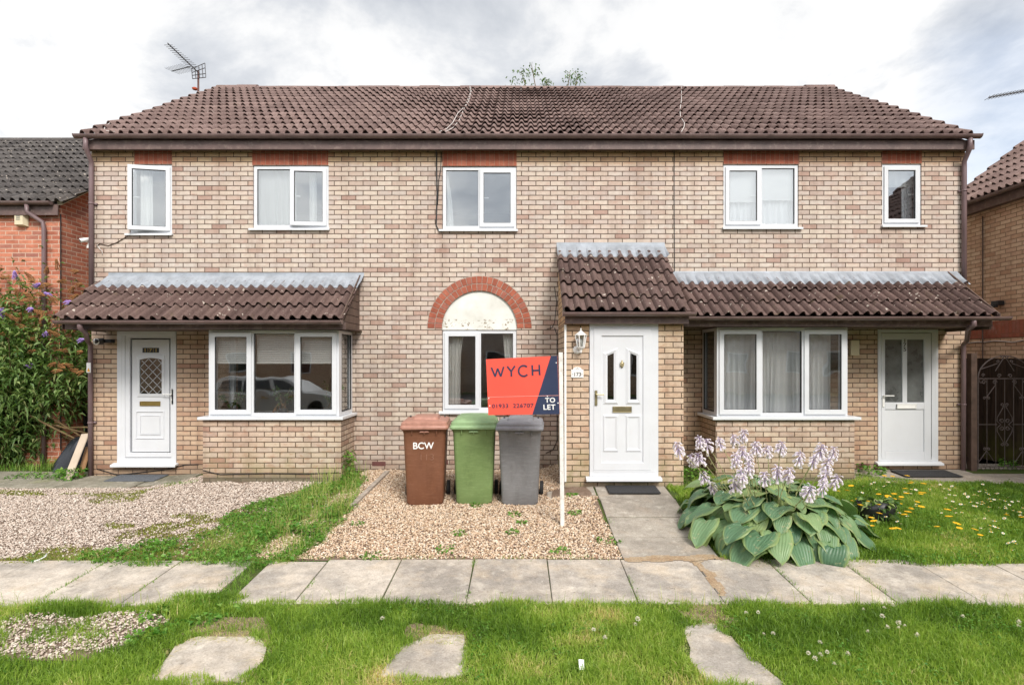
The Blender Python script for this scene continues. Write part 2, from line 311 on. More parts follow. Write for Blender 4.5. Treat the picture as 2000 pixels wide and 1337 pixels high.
def hostamat():
    m = NT('hosta_leaf'); uv = m.uv(); P = m.sep(uv)
    edge = P[1]; r = m.attr()
    c = m.ramp(r, ((0, (.09, .18, .10)), (.4, (.16, .275, .145)), (.7, (.24, .35, .16)), (.9, (.36, .45, .17)), (1, (.50, .50, .21))))
    c = m.mix(m.ramp(edge, ((.72, 0), (.98, .75))), c, (.30, .36, .12))
    vein = m.node('ShaderNodeTexWave', wave_type='BANDS', bands_direction='X'); m.set(vein.inputs['Vector'], m.mapv(uv, (1, 0, 1))); vein.inputs['Scale'].default_value = 3.2; vein.inputs['Distortion'].default_value = .6
    c = m.mix(m.math('MULTIPLY', vein.outputs['Fac'], .28), c, (.82, .87, .82), 'MULTIPLY')
    c = m.mix(m.math('MULTIPLY', m.ramp(m.noise(13, 4, .7), ((.60, 0), (.66, 1))), .55), c, (.46, .42, .24)); c = m.mix(m.ramp(m.noise(3.3, 4, .6), ((.35, .45), (.6, 0))), c, (.62, .75, .72), 'MULTIPLY'); c = m.mix(m.math('MULTIPLY', m.ramp(m.noise(38, 3, .6), ((.66, 0), (.70, 1))), .7), c, (.20, .13, .05))
    m.col(c); m.rough(.42); m.spec(.45); m.bump(vein.outputs['Fac'], .35, .010)
    t = m.node('ShaderNodeBsdfTranslucent'); m.set(t.inputs[0], m.mix(1.0, c, (1.2, 1.5, .6), 'MULTIPLY'))
    x = m.node('ShaderNodeMixShader'); x.inputs[0].default_value = .16; m.L.new(m.p.outputs[0], x.inputs[1]); m.L.new(t.outputs[0], x.inputs[2]); m.L.new(x.outputs[0], m.out.inputs[0]); return m.m
MB_['hosta'] = hostamat()
def stonemat(name, stops):
    m = NT(name); c = m.ramp(m.attr(), stops); c = m.mix(m.ramp(m.noise(120, 3, .6), ((.3, .45), (.7, 0))), c, (.6, .55, .5), 'MULTIPLY'); m.col(c); m.rough(.75); m.spec(.3); return m.m
MB_['pebble'] = stonemat('warm_pebbles', ((0, (.20, .13, .08)), (.12, (.42, .28, .18)), (.4, (.62, .46, .315)), (.68, (.73, .59, .44)), (.88, (.86, .78, .66)), (1, (.56, .35, .24))))
MB_['pebble2'] = stonemat('pinkish_grey_pebbles', ((0, (.19, .145, .12)), (.13, (.42, .335, .28)), (.42, (.57, .47, .395)), (.75, (.68, .59, .51)), (1, (.80, .74, .67))))
def groundmat(name, c1, c2, c3, sc=3.0):
    m = NT(name); c = m.ramp(m.noise(sc, 6, .65), ((.3, c1), (.5, c2), (.7, c3)))
    c = m.mix(m.ramp(m.noise(55, 4, .7), ((.3, .8), (.65, 0))), c, (.45, .42, .4), 'MULTIPLY'); m.col(c); m.rough(.95); m.spec(.15); m.bump(m.noise(60, 5, .7), .8, .02); return m.m
MB_['soil'] = groundmat('soil_under_grass', (.06, .085, .02), (.085, .13, .03), (.12, .12, .045))
MB_['bare'] = groundmat('bare_dry_earth', (.26, .19, .13), (.36, .27, .19), (.45, .37, .27), 5)
MB_['washed'] = groundmat('washed_brown_soil', (.42, .28, .17), (.50, .37, .24), (.60, .49, .36), 6)
MB_['grit'] = groundmat('grit_under_gravel', (.20, .145, .11), (.28, .20, .15), (.34, .26, .20), 9)
MB_['moss_sheet'] = groundmat('mossy_grit', (.15, .15, .04), (.22, .20, .07), (.30, .22, .14), 4)
def slabmat(name, base, dark, warm):
    m = NT(name); P = m.pos(); r = m.attr()
    c = m.mix(m.ramp(m.noise(2.1, 7, .68), ((.40, 0), (.60, 1))), base, dark)
    c = m.mix(m.ramp(m.noise(2.6, 4, .6, v=m.mapv(P, (1, 1, 1), (7, 3, 0))), ((.52, 0), (.68, .7))), c, warm)
    c = m.mix(m.math('MULTIPLY', r, .42), c, (.6, .58, .56), 'MULTIPLY')
    c = m.mix(m.ramp(m.noise(75, 5, .75), ((.3, .7), (.6, 0))), c, (.5, .47, .44), 'MULTIPLY'); c = m.mix(m.ramp(m.noise(9, 6, .72), ((.36, .55), (.60, 0))), c, (.62, .60, .57), 'MULTIPLY'); c = m.mix(m.ramp(m.noise(5.5, 6, .7, v=m.mapv(P, (1, 1, 1), (1, 8, 0))), ((.56, 0), (.74, .45))), c, (.80, .74, .64))
    c = m.mix(m.ramp(m.noise(23, 3, .5), ((.70, 0), (.74, .6))), c, (.62, .58, .50))
    c = m.mix(m.ramp(m.noise(17, 2, .5, v=m.mapv(P, (1, 1, 1), (3, 9, 0))), ((.26, .65), (.30, 0))), c, (.16, .14, .12))
    m.col(c); m.rough(.9); m.spec(.2); m.bump(m.noise(70, 5, .7), .5, .006); return m.m
MB_['slab'] = slabmat('worn_concrete_slab', (.70, .63, .545), (.43, .395, .355), (.68, .57, .44))
MB_['slab_dark'] = slabmat('grey_concrete_slab', (.50, .455, .395), (.37, .335, .29), (.54, .45, .36))
MB_['slab_old'] = slabmat('mossy_concrete_slab', (.40, .375, .31), (.27, .26, .20), (.36, .36, .22))
def fencemat():
    m = NT('dark_fence_boards'); P = m.sep(m.pos())
    g = m.node('ShaderNodeTexWave', wave_type='BANDS', bands_direction='Y'); m.set(g.inputs['Vector'], m.pos()); g.inputs['Scale'].default_value = 2.2
    c = m.ramp(m.noise(5, 5, .6, v=m.mapv(m.pos(), (1, 6, .6))), ((.3, (.022, .014, .010)), (.7, (.055, .034, .024))))
    mr = m.node('ShaderNodeMapRange'); m.set(mr.inputs[0], P[2]); mr.inputs[1].default_value = .75; mr.inputs[2].default_value = .1
    c = m.mix(m.math('MULTIPLY', mr.outputs[0], m.ramp(m.noise(3.5, 5, .7), ((.35, 0), (.6, .8)))), c, (.075, .08, .012)); m.col(c); m.rough(.85); m.spec(.2); return m.m
MB_['fence'] = fencemat()
def binmat(name, c, c2):
    m = NT(name); c0 = m.ramp(m.noise(2.0, 6, .65), ((.3, c), (.7, c2)))
    c0 = m.mix(m.ramp(m.noise(3.5, 7, .75, v=m.mapv(m.pos(), (2.5, 2.5, .7))), ((.48, 0), (.72, .45))), c0, (.55, .52, .50), 'MULTIPLY'); c0 = m.mix(m.math('MULTIPLY', m.ramp(m.noise(30, 5, .8, v=m.mapv(m.pos(), (1, 1, 3))), ((.62, 0), (.66, 1))), .22), c0, tuple(min(1, v*2.2+.06) for v in c2)); c0 = m.mix(m.ramp(m.noise(9, 6, .7, v=m.mapv(m.pos(), (1, 1, 5))), ((.5, 0), (.75, .3))), c0, tuple(min(1, v*1.7+.03) for v in c2))
    m.col(c0); m.rough(m.ramp(m.noise(5, 4), ((.3, .42), (.7, .62)))); m.spec(.4); m.bump(m.noise(200, 2), .12, .002); return m.m
MB_['bin_brown'] = binmat('brown_bin_plastic', (.155, .062, .032), (.185, .078, .042)); MB_['bin_brown_lid'] = binmat('faded_brown_lid_plastic', (.34, .165, .12), (.40, .205, .155))
MB_['bin_green'] = binmat('green_bin_plastic', (.135, .205, .07), (.18, .26, .10)); MB_['bin_green_lid'] = binmat('faded_green_lid_plastic', (.20, .31, .15), (.25, .37, .19))
MB_['bin_grey'] = binmat('grey_bin_plastic', (.165, .165, .17), (.215, .215, .22)); MB_['bin_grey_lid'] = binmat('faded_grey_lid_plastic', (.21, .215, .235), (.27, .275, .30))
MB_['scratch'] = plain('scratched_plastic', (.27, .135, .09), .6)
MB_['car'] = plain('silver_car_paint', (.60, .61, .62), .22, .04, 2, 0, .8, metal=.1); MB_['car_glass'] = plain('dark_car_glass', (.02, .022, .025), .06, .1, 3, 0, .7)
M = MB_

# ---------------------------------------------------------------- mesh builder
class MB:
    def __init__(s): s.v = []; s.f = []; s.m = []; s.r = []; s.cur = 0; s.rn = 0.0
    def add(s, verts, faces):
        o = len(s.v); s.v += [tuple(p) for p in verts]; s.r += [s.rn]*len(verts)
        for f in faces: s.f.append(tuple(i+o for i in f)); s.m.append(s.cur)
        return s
    def box(s, x0, x1, y0, y1, z0, z1, skip=''):
        v = [(x0, y0, z0), (x1, y0, z0), (x1, y1, z0), (x0, y1, z0), (x0, y0, z1), (x1, y0, z1), (x1, y1, z1), (x0, y1, z1)]
        F = {'d': (3, 2, 1, 0), 'u': (4, 5, 6, 7), 'f': (0, 1, 5, 4), 'r': (1, 2, 6, 5), 'b': (2, 3, 7, 6), 'l': (3, 0, 4, 7)}
        return s.add(v, [q for k, q in F.items() if k not in skip])
    def ring(s, x0, x1, z0, z1, w, y0, y1):                 # a rectangular frame of bars
        return s.loop([(x0, z0), (x1, z0), (x1, z1), (x0, z1)], [(x0+w, z0+w), (x1-w, z0+w), (x1-w, z1-w), (x0+w, z1-w)], y0, y1)
    def loop(s, o, i, y0, y1, yi=None):                     # frame between two outlines, front y0 to back y1
        n = len(o); yi = y0 if yi is None else yi
        v = [(p[0], y0, p[1]) for p in o]+[(p[0], yi, p[1]) for p in i]+[(p[0], y1, p[1]) for p in o]+[(p[0], y1, p[1]) for p in i]
        f = []
        for k in range(n):
            j = (k+1) % n
            f += [(k, j, n+j, n+k), (2*n+j, 2*n+k, 3*n+k, 3*n+j), (2*n+k, 2*n+j, j, k), (n+k, n+j, 3*n+j, 3*n+k)]
        return s.add(v, f)
    def prism(s, o, y0, y1):                                # outline in x,z pushed from y0 to y1
        n = len(o); v = [(p[0], y0, p[1]) for p in o]+[(p[0], y1, p[1]) for p in o]
        return s.add(v, [tuple(range(n)), tuple(range(2*n-1, n-1, -1))]+[(n+k, n+(k+1) % n, (k+1) % n, k) for k in range(n)])
    def prismx(s, o, x0, x1):                               # outline in y,z pushed along x
        n = len(o); v = [(x0, p[0], p[1]) for p in o]+[(x1, p[0], p[1]) for p in o]
        return s.add(v, [tuple(range(n)), tuple(range(2*n-1, n-1, -1))]+[(n+k, n+(k+1) % n, (k+1) % n, k) for k in range(n)])
    def tube(s, pts, r, n=8, caps=True):
        pts = [Vector(p) for p in pts]; rs = r if isinstance(r, (list, tuple)) else [r]*len(pts); vs = []; up = None
        for i, p in enumerate(pts):
            t = ((pts[min(i+1, len(pts)-1)]-pts[max(i-1, 0)])).normalized()
            a = up if up is not None else (Vector((0, 0, 1)) if abs(t.z) < .9 else Vector((1, 0, 0)))
            u = (a-t*a.dot(t)).normalized(); up = u; w = t.cross(u)
            for k in range(n):
                an = 2*PI*k/n; vs.append(p+(u*math.cos(an)+w*math.sin(an))*rs[i])
        f = [(i*n+k, i*n+(k+1) % n, (i+1)*n+(k+1) % n, (i+1)*n+k) for i in range(len(pts)-1) for k in range(n)]
        if caps: f += [tuple(range(n-1, -1, -1)), tuple((len(pts)-1)*n+k for k in range(n))]
        return s.add(vs, f)
    def lathe(s, prof, c=(0, 0, 0), n=14, axis='z', sq=1):
        vs = []
        for r, h in prof:
            for k in range(n):
                a = 2*PI*k/n; x, y = r*math.cos(a), r*math.sin(a)*sq
                vs.append((c[0]+x, c[1]+y, c[2]+h) if axis == 'z' else ((c[0]+h, c[1]+x, c[2]+y) if axis == 'x' else (c[0]+x, c[1]+h, c[2]+y)))
        f = [(i*n+k, i*n+(k+1) % n, (i+1)*n+(k+1) % n, (i+1)*n+k) for i in range(len(prof)-1) for k in range(n)]
        f += [tuple(range(n-1, -1, -1)), tuple((len(prof)-1)*n+k for k in range(n))]
        return s.add(vs, f)
    def build(s, name, mats, parent=None, smooth=False, bevel=0, uv=True):
        me = bpy.data.meshes.new(name); me.from_pydata(s.v, [], s.f)
        for m in (mats if isinstance(mats, (list, tuple)) else [mats]): me.materials.append(m)
        if any(s.m): me.polygons.foreach_set('material_index', s.m)
        if any(s.r): a = me.attributes.new('rnd', 'FLOAT', 'POINT'); a.data.foreach_set('value', s.r)
        if uv: boxuv(me)
        if smooth: me.polygons.foreach_set('use_smooth', [True]*len(me.polygons))
        me.update(); o = bpy.data.objects.new(name, me); COL.objects.link(o)
        if parent is not None: put(o, parent)
        if bevel:
            b = o.modifiers.new('bevel', 'BEVEL'); b.width = bevel; b.segments = 2; b.limit_method = 'ANGLE'; b.angle_limit = R(40)
        if smooth == 'auto': e = o.modifiers.new('edges', 'EDGE_SPLIT'); e.split_angle = R(24)
        return o
def boxuv(me):
    n = len(me.polygons); uvl = me.uv_layers.new(name='UVMap')
    co = np.empty(len(me.vertices)*3); me.vertices.foreach_get('co', co); co = co.reshape(-1, 3)
    nr = np.empty(n*3); me.polygons.foreach_get('normal', nr); nr = np.abs(nr.reshape(-1, 3))
    li = np.empty(len(me.loops), int); me.loops.foreach_get('vertex_index', li)
    tot = np.empty(n, int); me.polygons.foreach_get('loop_total', tot); pid = np.repeat(np.arange(n), tot)
    ax = np.argmax(nr, 1)[pid]; c = co[li]
    u = np.where(ax == 0, c[:, 1], c[:, 0]); v = np.where(ax == 2, c[:, 1], c[:, 2])
    uvl.data.foreach_set('uv', np.stack([u+50.03, v+50.005], 1).ravel())
def put(o, parent):                              # parent without moving
    o.parent = parent; o.matrix_parent_inverse = Matrix.Translation(-(world_loc(parent)))
def world_loc(o):
    l = o.location.copy(); p = o.parent
    return l
def tag(o, label=None, cat=None, group=None, kind=None):
    if label: o['label'] = label
    if cat: o['category'] = cat
    if group: o['group'] = group
    if kind: o['kind'] = kind
    return o
def thing(name, label, cat, loc=(0, 0, 0), group=None):
    o = bpy.data.objects.new(name, None); o.empty_display_size = .2; COL.objects.link(o); o.location = loc
    return tag(o, label, cat, group)
def npmesh(name, V_, F4=None, F3=None, mats=None, rnd=None, uv=None, smooth=False):
    me = bpy.data.meshes.new(name); nv = len(V_)
    me.vertices.add(nv); me.vertices.foreach_set('co', np.asarray(V_, np.float32).ravel())
    lists = []; tots = []
    if F4 is not None and len(F4): lists.append(np.asarray(F4).ravel()); tots.append(np.full(len(F4), 4))
    if F3 is not None and len(F3): lists.append(np.asarray(F3).ravel()); tots.append(np.full(len(F3), 3))
    li = np.concatenate(lists); tt = np.concatenate(tots)
    me.loops.add(len(li)); me.loops.foreach_set('vertex_index', li.astype(np.int32))
    me.polygons.add(len(tt)); st = np.concatenate([[0], np.cumsum(tt)[:-1]])
    me.polygons.foreach_set('loop_start', st.astype(np.int32))
    if smooth: me.polygons.foreach_set('use_smooth', np.ones(len(tt), bool))
    for m in (mats if isinstance(mats, (list, tuple)) else [mats]): me.materials.append(m)
    if rnd is not None: a = me.attributes.new('rnd', 'FLOAT', 'POINT'); a.data.foreach_set('value', np.asarray(rnd, np.float32))
    if uv is not None: u = me.uv_layers.new(name='UVMap'); u.data.foreach_set('uv', np.asarray(uv, np.float32)[li].ravel())
    me.update(calc_edges=True); me.validate(); return me
def link(name, me, parent=None):
    o = bpy.data.objects.new(name, me); COL.objects.link(o)
    if parent is not None: put(o, parent)
    return o
def text_mesh(name, body, size, mat, width=None, height=None, bold=0, extrude=.0015, spacing=1.0):
    cu = bpy.data.curves.new(name, 'FONT'); cu.body = body; cu.size = size; cu.extrude = extrude; cu.offset = bold; cu.space_character = spacing
    cu.align_x = 'CENTER'; cu.align_y = 'CENTER'
    t = bpy.data.objects.new(name, cu); COL.objects.link(t); dg = bpy.context.evaluated_depsgraph_get()
    me = bpy.data.meshes.new_from_object(t.evaluated_get(dg)); bpy.data.objects.remove(t); bpy.data.curves.remove(cu)
    co = np.empty(len(me.vertices)*3, np.float32); me.vertices.foreach_get('co', co); co = co.reshape(-1, 3)
    lo, hi = co.min(0), co.max(0); co -= (lo+hi)/2
    if width: co[:, 0] *= width/(hi[0]-lo[0])
    if height: co[:, 1] *= height/(hi[1]-lo[1])
    co = np.stack([co[:, 0], -co[:, 2], co[:, 1]], 1)       # stand upright, facing -Y
    me.vertices.foreach_set('co', co.ravel().astype(np.float32)); me.materials.clear(); me.materials.append(mat); me.update(); me.name = name
    return me
def text(name, body, loc, mat, parent=None, width=None, height=.1, bold=0, spacing=1.0):
    o = bpy.data.objects.new(name, text_mesh(name, body, .1, mat, width, height, bold, spacing=spacing)); COL.objects.link(o); o.location = loc
    if parent is not None: put(o, parent)
    return o
F0 = V(0)

# ---------------------------------------------------------------- ground, paths (setting)
def grid_sheet(name, xs, ys, mat, off=0, keep=None, rnd=None):
    X, Y = np.meshgrid(xs, ys); Z = gz(X, Y)+off; nx, ny = len(xs), len(ys)
    I = np.arange(nx*ny).reshape(ny, nx); F = np.stack([I[:-1, :-1], I[:-1, 1:], I[1:, 1:], I[1:, :-1]], -1).reshape(-1, 4)
    if keep is not None:
        cxy = np.stack([X, Y], -1).reshape(-1, 2)[F].mean(1); F = F[keep(cxy)]
    me = npmesh(name, np.stack([X, Y, Z], -1).reshape(-1, 3), F, None, mat, smooth=True); return link(name, me)
xs = np.concatenate([[-300, -100, -45, -22], np.arange(-13, 13.01, .25), [22, 45, 100, 300]])
ys = np.concatenate([[-120, -60, -30, -18, -12], np.arange(-8, 4.01, .25), [8, 16, 40, 120, 400]])
tag(grid_sheet('ground', xs, ys, M['soil']), 'soil and turf ground sloping gently up to the terrace', 'ground', kind='structure')
def area(poly, step=.07):
    lo, hi = poly.min(0), poly.max(0)
    return np.arange(lo[0]-step, hi[0]+step, step), np.arange(lo[1]-step, hi[1]+step, step)
def patch(name, poly, mat, off, label, step=.07, wob=0):
    a, b = area(poly, step); o = grid_sheet(name, a, b, mat, off, lambda c: inpoly(c+wob*np.stack([vnoise(c[:, 0], c[:, 1], 9)-.5, vnoise(c[:, 1], c[:, 0], 9)-.5], 1), poly)); return tag(o, label, name.split('.')[0].replace('_', ' '), kind='structure')
P_DRIVE = np.array([(-12, -.6), (-5.3, -.62), (-4.65, -.05), (-4.58, .02), (-4.58, -.66), (-2.3, -.66), (-2.35, -1.1), (-3.1, -3.5), (-12, -3.5)])
P_BED = np.array([(-2.35, .0), (.66, .0), (.66, -1.28), (.98, -1.28), (1.0, -3.46), (-2.6, -3.46), (-2.35, -1.4)])
patch('gravel_drive', P_DRIVE, M['grit'], .004, 'pinkish gravel drive in front of the left bay window')
patch('gravel_bed', P_BED, M['grit'], .006, 'warm pebble bed under the wheelie bins')
P_SIDE = GP([(-200, 1200), (150, 1205), (300, 1195), (330, 1215), (250, 1250), (190, 1285), (60, 1290), (-200, 1270)])
patch('gravel_verge', P_SIDE, M['grit'], .004, 'bare gravelly patch in the front verge')
def slabs(name, rects, mat, label, th=.05, jit=.006):
    b = MB()
    for (x0, x1, y0, y1, off) in rects:
        b.rn = random.uniform(.05, 1); j = [random.uniform(-jit, jit) for _ in range(4)]; c = [(x0, y0), (x1, y0), (x1, y1), (x0, y1)]; e = .006
        tilt = random.uniform(-.004, .004)
        top = [(x+random.uniform(-.004, .004), y+random.uniform(-.004, .004), float(gz(x, y))+off+tilt*(1 if k < 2 else -1)) for k, (x, y) in enumerate(c)]
        mx, my = (x0+x1)/2, (y0+y1)/2
        topi = [(x+(e if x < mx else -e), y+(e if y < my else -e), z+.004) for x, y, z in top]
        b.add([(x, y, z-th) for x, y, z in top]+top+topi, [(8, 9, 10, 11)]+[(4+k, 4+(k+1) % 4, 8+(k+1) % 4, 8+k) for k in range(4)]+[(k, (k+1) % 4, 4+(k+1) % 4, 4+k) for k in range(4)])
    o = b.build(name, mat); return tag(o, label, 'path', kind='structure')
rects = []; x = .27-.70*16
while x < 12:
    g = .010 if -8 < x < 9 else .01
    yo = 0 if x > -2.2 else -.03
    if abs(x+2.53) < .1: rects.append((x+.16, x+.70-g, -4.34, -3.50, .012))
    elif x > 3.7: rects.append((x, x+.70-g, -4.40, -3.56, .014))
    else: rects.append((x, x+.70-g, -4.34+yo, -3.46+yo, .014))
    x += .70
slabs('pavement', rects, M['slab'], 'row of worn concrete slabs crossing the front of the gardens')
slabs('front_path', [(1.0, 1.93, -1.3-.54*(k+1)+.034, -1.3-.54*k, .012+.004*(k % 2)) for k in range(4)], M['slab_dark'], 'grey slab path leading to the middle front door')
slabs('side_path', [(.36, .98, -1.66, -1.30, .010)], M['slab_dark'], 'single grey slab beside the middle front path')
slabs('left_path', [(-9.9+1.08*k, -9.9+1.08*k+1.065, -.75, -.06 if k > 2 else .25, .02) for k in range(4)]+[(-5.58, -4.95, -.60, -.05, .014)], M['slab_old'], 'mossy slab path at the left front door')
slabs('right_path', [(4.7+1.1*k, 4.7+1.1*k+1.09, -.80, -.01, .012) for k in range(2)]+[(6.92+1.2*k, 6.92+1.2*k+1.185, -.85, .5, .010) for k in range(2)], M['slab_dark'], 'grey slab path at the right front door')
tag(MB().box(7.0, 8.6, .51, 8, -.2, .0).build('passage_path', M['slab']), 'pale concrete passage floor behind the iron gate', 'path', kind='structure')
tag(MB().box(-300, 300, -25, -10.0, -.6, -.335).build('road', M['asphalt']), 'asphalt road across the front', 'road', kind='structure')
# timber edging between drive and pebble bed
eb = MB(); A = Vector(G(757, 924)); B = Vector(G(688, 992))
for k in range(6):
    p = A.lerp(B, k/6); q = A.lerp(B, (k+1)/6); z = float(gz(p.x, p.y)); z2 = float(gz(q.x, q.y)); w = .03
    eb.add([(p.x-w, p.y, z-.05), (p.x+w, p.y, z-.05), (q.x+w, q.y, z2-.05), (q.x-w, q.y, z2-.05), (p.x-w, p.y, z+.05), (p.x+w, p.y, z+.045), (q.x+w, q.y, z2+.045), (q.x-w, q.y, z2+.05)],
           [(0, 1, 5, 4), (1, 2, 6, 5), (2, 3, 7, 6), (3, 0, 4, 7), (4, 5, 6, 7)])
tag(eb.build('garden_edging', M['mortar'], uv=False), 'low concrete edging strip between the rough grass and the pebble bed', 'edging')
# stepping slabs in the verge
def stone_slab(pts, label):
    P = GP(pts); n = len(P); c = P.mean(0); b = MB(); b.rn = random.random()
    Q = []
    for k in range(n):
        a, d = P[k], P[(k+1) % n]
        for t in (0, .33, .66): Q.append(a+(d-a)*t+RNG.normal(0, .012, 2))
    Q = np.array(Q); n = len(Q); zc = gz(Q[:, 0], Q[:, 1])
    top = [(q[0], q[1], float(z)+.008) for q, z in zip(Q, zc)]
    b.add([(x, y, z-.05) for x, y, z in top]+top, [tuple(range(n, 2*n))]+[(k, (k+1) % n, n+(k+1) % n, n+k) for k in range(n)])
    o = b.build('stepping_stone', M['slab']); return tag(o, label, 'paving slab', 'stepping slabs sunk in the front verge')
STEP = [[(340, 1264), (390, 1242), (500, 1244), (528, 1268), (478, 1328), (385, 1334), (285, 1326)],
        [(785, 1260), (845, 1238), (908, 1242), (918, 1290), (910, 1322), (722, 1330), (748, 1290)],
        [(1335, 1222), (1400, 1220), (1440, 1258), (1545, 1345), (1400, 1352), (1345, 1290)]]
for p, l in zip(STEP, ('leftmost sunken concrete slab in the front verge, beside the gravel patch', 'middle sunken concrete slab in the front verge below the wheelie bins', 'rightmost sunken concrete slab in the front verge, long and narrow')): stone_slab(p, l)

# ---------------------------------------------------------------- terraced house
WL, WR = -6.69, 6.96
house = thing('terraced_house', 'two-storey buff brick terrace of three houses under one brown tiled roof', 'house', (0, 0, 0))
def rect_px(x0, x1, y0, y1, v=F0): return (v.x(x0), v.x(x1), v.z(y1), v.z(y0))
UP = [rect_px(253, 336, 321, 459), rect_px(494, 642, 323, 449), rect_px(864, 1009, 325, 451), rect_px(1413, 1560, 321, 447), rect_px(1723, 1800, 320, 443)]
LOW = rect_px(864, 1009, 644, 806); SPR = F0.z(641); ACX = F0.x(936.5); AR_IN = 73/125; AR_OUT = 101.5/125
D171 = rect_px(229, 345, 645, 908); D175 = rect_px(1714, 1832, 643, 905)
BAYL = (-4.57, -2.58, -.69); BAYR = (2.83, 4.83, -.69)
holes = UP+[LOW, D171, D175, (BAYL[0]+.12, BAYL[1]-.1, 0.0, 2.17), (BAYR[0]+.12, BAYR[1]-.1, 0.0, 2.19)]
archbox = (ACX-AR_IN, ACX+AR_IN, LOW[3], SPR+AR_IN+.02)
def wall_mesh(b, x0, x1, z0, z1, holes, y=0, depth=.10, skipbox=None):
    H = list(holes)+([skipbox] if skipbox else [])
    xs = sorted({x0, x1, *[h[0] for h in H], *[h[1] for h in H]}); zs = sorted({z0, z1, *[h[2] for h in H], *[h[3] for h in H]})
    xs = [v for v in xs if x0 <= v <= x1]; zs = [v for v in zs if z0 <= v <= z1]
    for i in range(len(xs)-1):
        for j in range(len(zs)-1):
            cx, cz = (xs[i]+xs[i+1])/2, (zs[j]+zs[j+1])/2
            if any(h[0] < cx < h[1] and h[2] < cz < h[3] for h in H): continue
            b.add([(xs[i], y, zs[j]), (xs[i+1], y, zs[j]), (xs[i+1], y, zs[j+1]), (xs[i], y, zs[j+1])], [(0, 1, 2, 3)])
    for h in holes:
        a, c, d, e = h
        b.add([(a, y, d), (a, y+depth, d), (a, y+depth, e), (a, y, e)], [(0, 1, 2, 3)]); b.add([(c, y, d), (c, y+depth, d), (c, y+depth, e), (c, y, e)], [(3, 2, 1, 0)])
        b.add([(a, y, e), (c, y, e), (c, y+depth, e), (a, y+depth, e)], [(3, 2, 1, 0)]); b.add([(a, y, d), (c, y, d), (c, y+depth, d), (a, y+depth, d)], [(0, 1, 2, 3)])
w = MB(); ZT = 5.02; BACK = 7.7
wall_mesh(w, WL, WR, -.25, ZT, holes, skipbox=archbox)
# brick above the arch curve, and the reveal of the arch
NS = 40
for k in range(NS):
    a0, a1 = PI-PI*k/NS, PI-PI*(k+1)/NS
    p, q = (ACX+AR_IN*math.cos(a0), SPR+AR_IN*math.sin(a0)), (ACX+AR_IN*math.cos(a1), SPR+AR_IN*math.sin(a1))
    w.add([(p[0], 0, p[1]), (q[0], 0, q[1]), (q[0], 0, archbox[3]), (p[0], 0, archbox[3])], [(0, 1, 2, 3)])
    w.add([(p[0], 0, p[1]), (q[0], 0, q[1]), (q[0], .05, q[1]), (p[0], .05, p[1])], [(3, 2, 1, 0)])
RIDGE_Y, RIDGE_Z = 3.85, 7.72
for X, rev in ((WL, 1), (WR, 0)):
    v = [(X, 0, -.3), (X, BACK, -.3), (X, BACK, ZT), (X, RIDGE_Y, RIDGE_Z-.12), (X, 0, ZT)]; w.add(v, [(4, 3, 2, 1, 0) if not rev else (0, 4, 3, 2, 1)])
w.add([(WL, BACK, -.3), (WR, BACK, -.3), (WR, BACK, ZT), (WL, BACK, ZT)], [(3, 2, 1, 0)])
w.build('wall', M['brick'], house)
# rooms behind the glass
rm = MB()
for (x0, x1) in ((WL+.1, -2.05), (-2.0, 2.45), (2.5, WR-.1)):
    for (z0, z1) in ((.0, 2.42), (2.5, 4.9)): rm.box(x0, x1, .101, 3.6, z0, z1, skip='f')
rm.build('room_lining', M['room'], house)
# plaster infill and arch bricks
b = MB(); pts = [(ACX+AR_IN*math.cos(PI-PI*k/NS), SPR+AR_IN*math.sin(PI-PI*k/NS)) for k in range(NS+1)]
b.prism([(ACX-AR_IN, LOW[3])]+pts+[(ACX+AR_IN, LOW[3])], .022, .05); 
inf = b.build('arch_infill', M['plaster'], house)
b = MB()
for r0, r1, n in ((AR_IN+.004, AR_IN+.110, 25), (AR_IN+.120, AR_OUT, 29)):
    for k in range(n):
        g = .0045/((r0+r1)/2); a0, a1 = PI*k/n+g, PI*(k+1)/n-g; b.rn = random.uniform(.01, 1); dr = random.uniform(-.002, .002)
        o = [(ACX+r*math.cos(a), SPR+r*math.sin(a)) for r, a in ((r0, a0), (r1+dr, a0), (r1+dr, a1), (r0, a1))]
        b.prism(o, -.007-random.uniform(0, .003), .02)
arch = b.build('arch', M['arch'], house, bevel=.003)
b = MB(); n = 40
for k in range(n):
    a0, a1 = PI*k/n, PI*(k+1)/n
    b.prism([(ACX+r*math.cos(a), SPR+r*math.sin(a)) for r, a in ((AR_IN, a0), (AR_OUT+.008, a0), (AR_OUT+.008, a1), (AR_IN, a1))], -.0025, .015)
b.build('arch_mortar', M['mortar'], arch)
for px0, px1, top in ((262, 336, 290), (493, 641, 290), (864, 1009, 290), (1413, 1561, 287), (1722, 1800, 287)):
    i = [262, 493, 864, 1413, 1722].index(px0); a, c = F0.x(px0), F0.x(px1)
    MB().box(a, c, -.004, .02, UP[i][3]+.006, ZT-.002).build('lintel', M['soldier'], house)
for px, py in ((740, 905), (862, 902), (1685, 909)):
    X, Z = F0.x(px), F0.z(py); b = MB(); b.box(X-.105, X+.105, -.004, .02, Z-.033, Z+.033)
    for k in range(7): b.box(X-.09+k*.026, X-.075+k*.026, -.007, -.0045, Z-.022, Z+.022)
    b.build('air_brick', plain('dark_red_air_brick', (.13, .05, .045), .8), house)

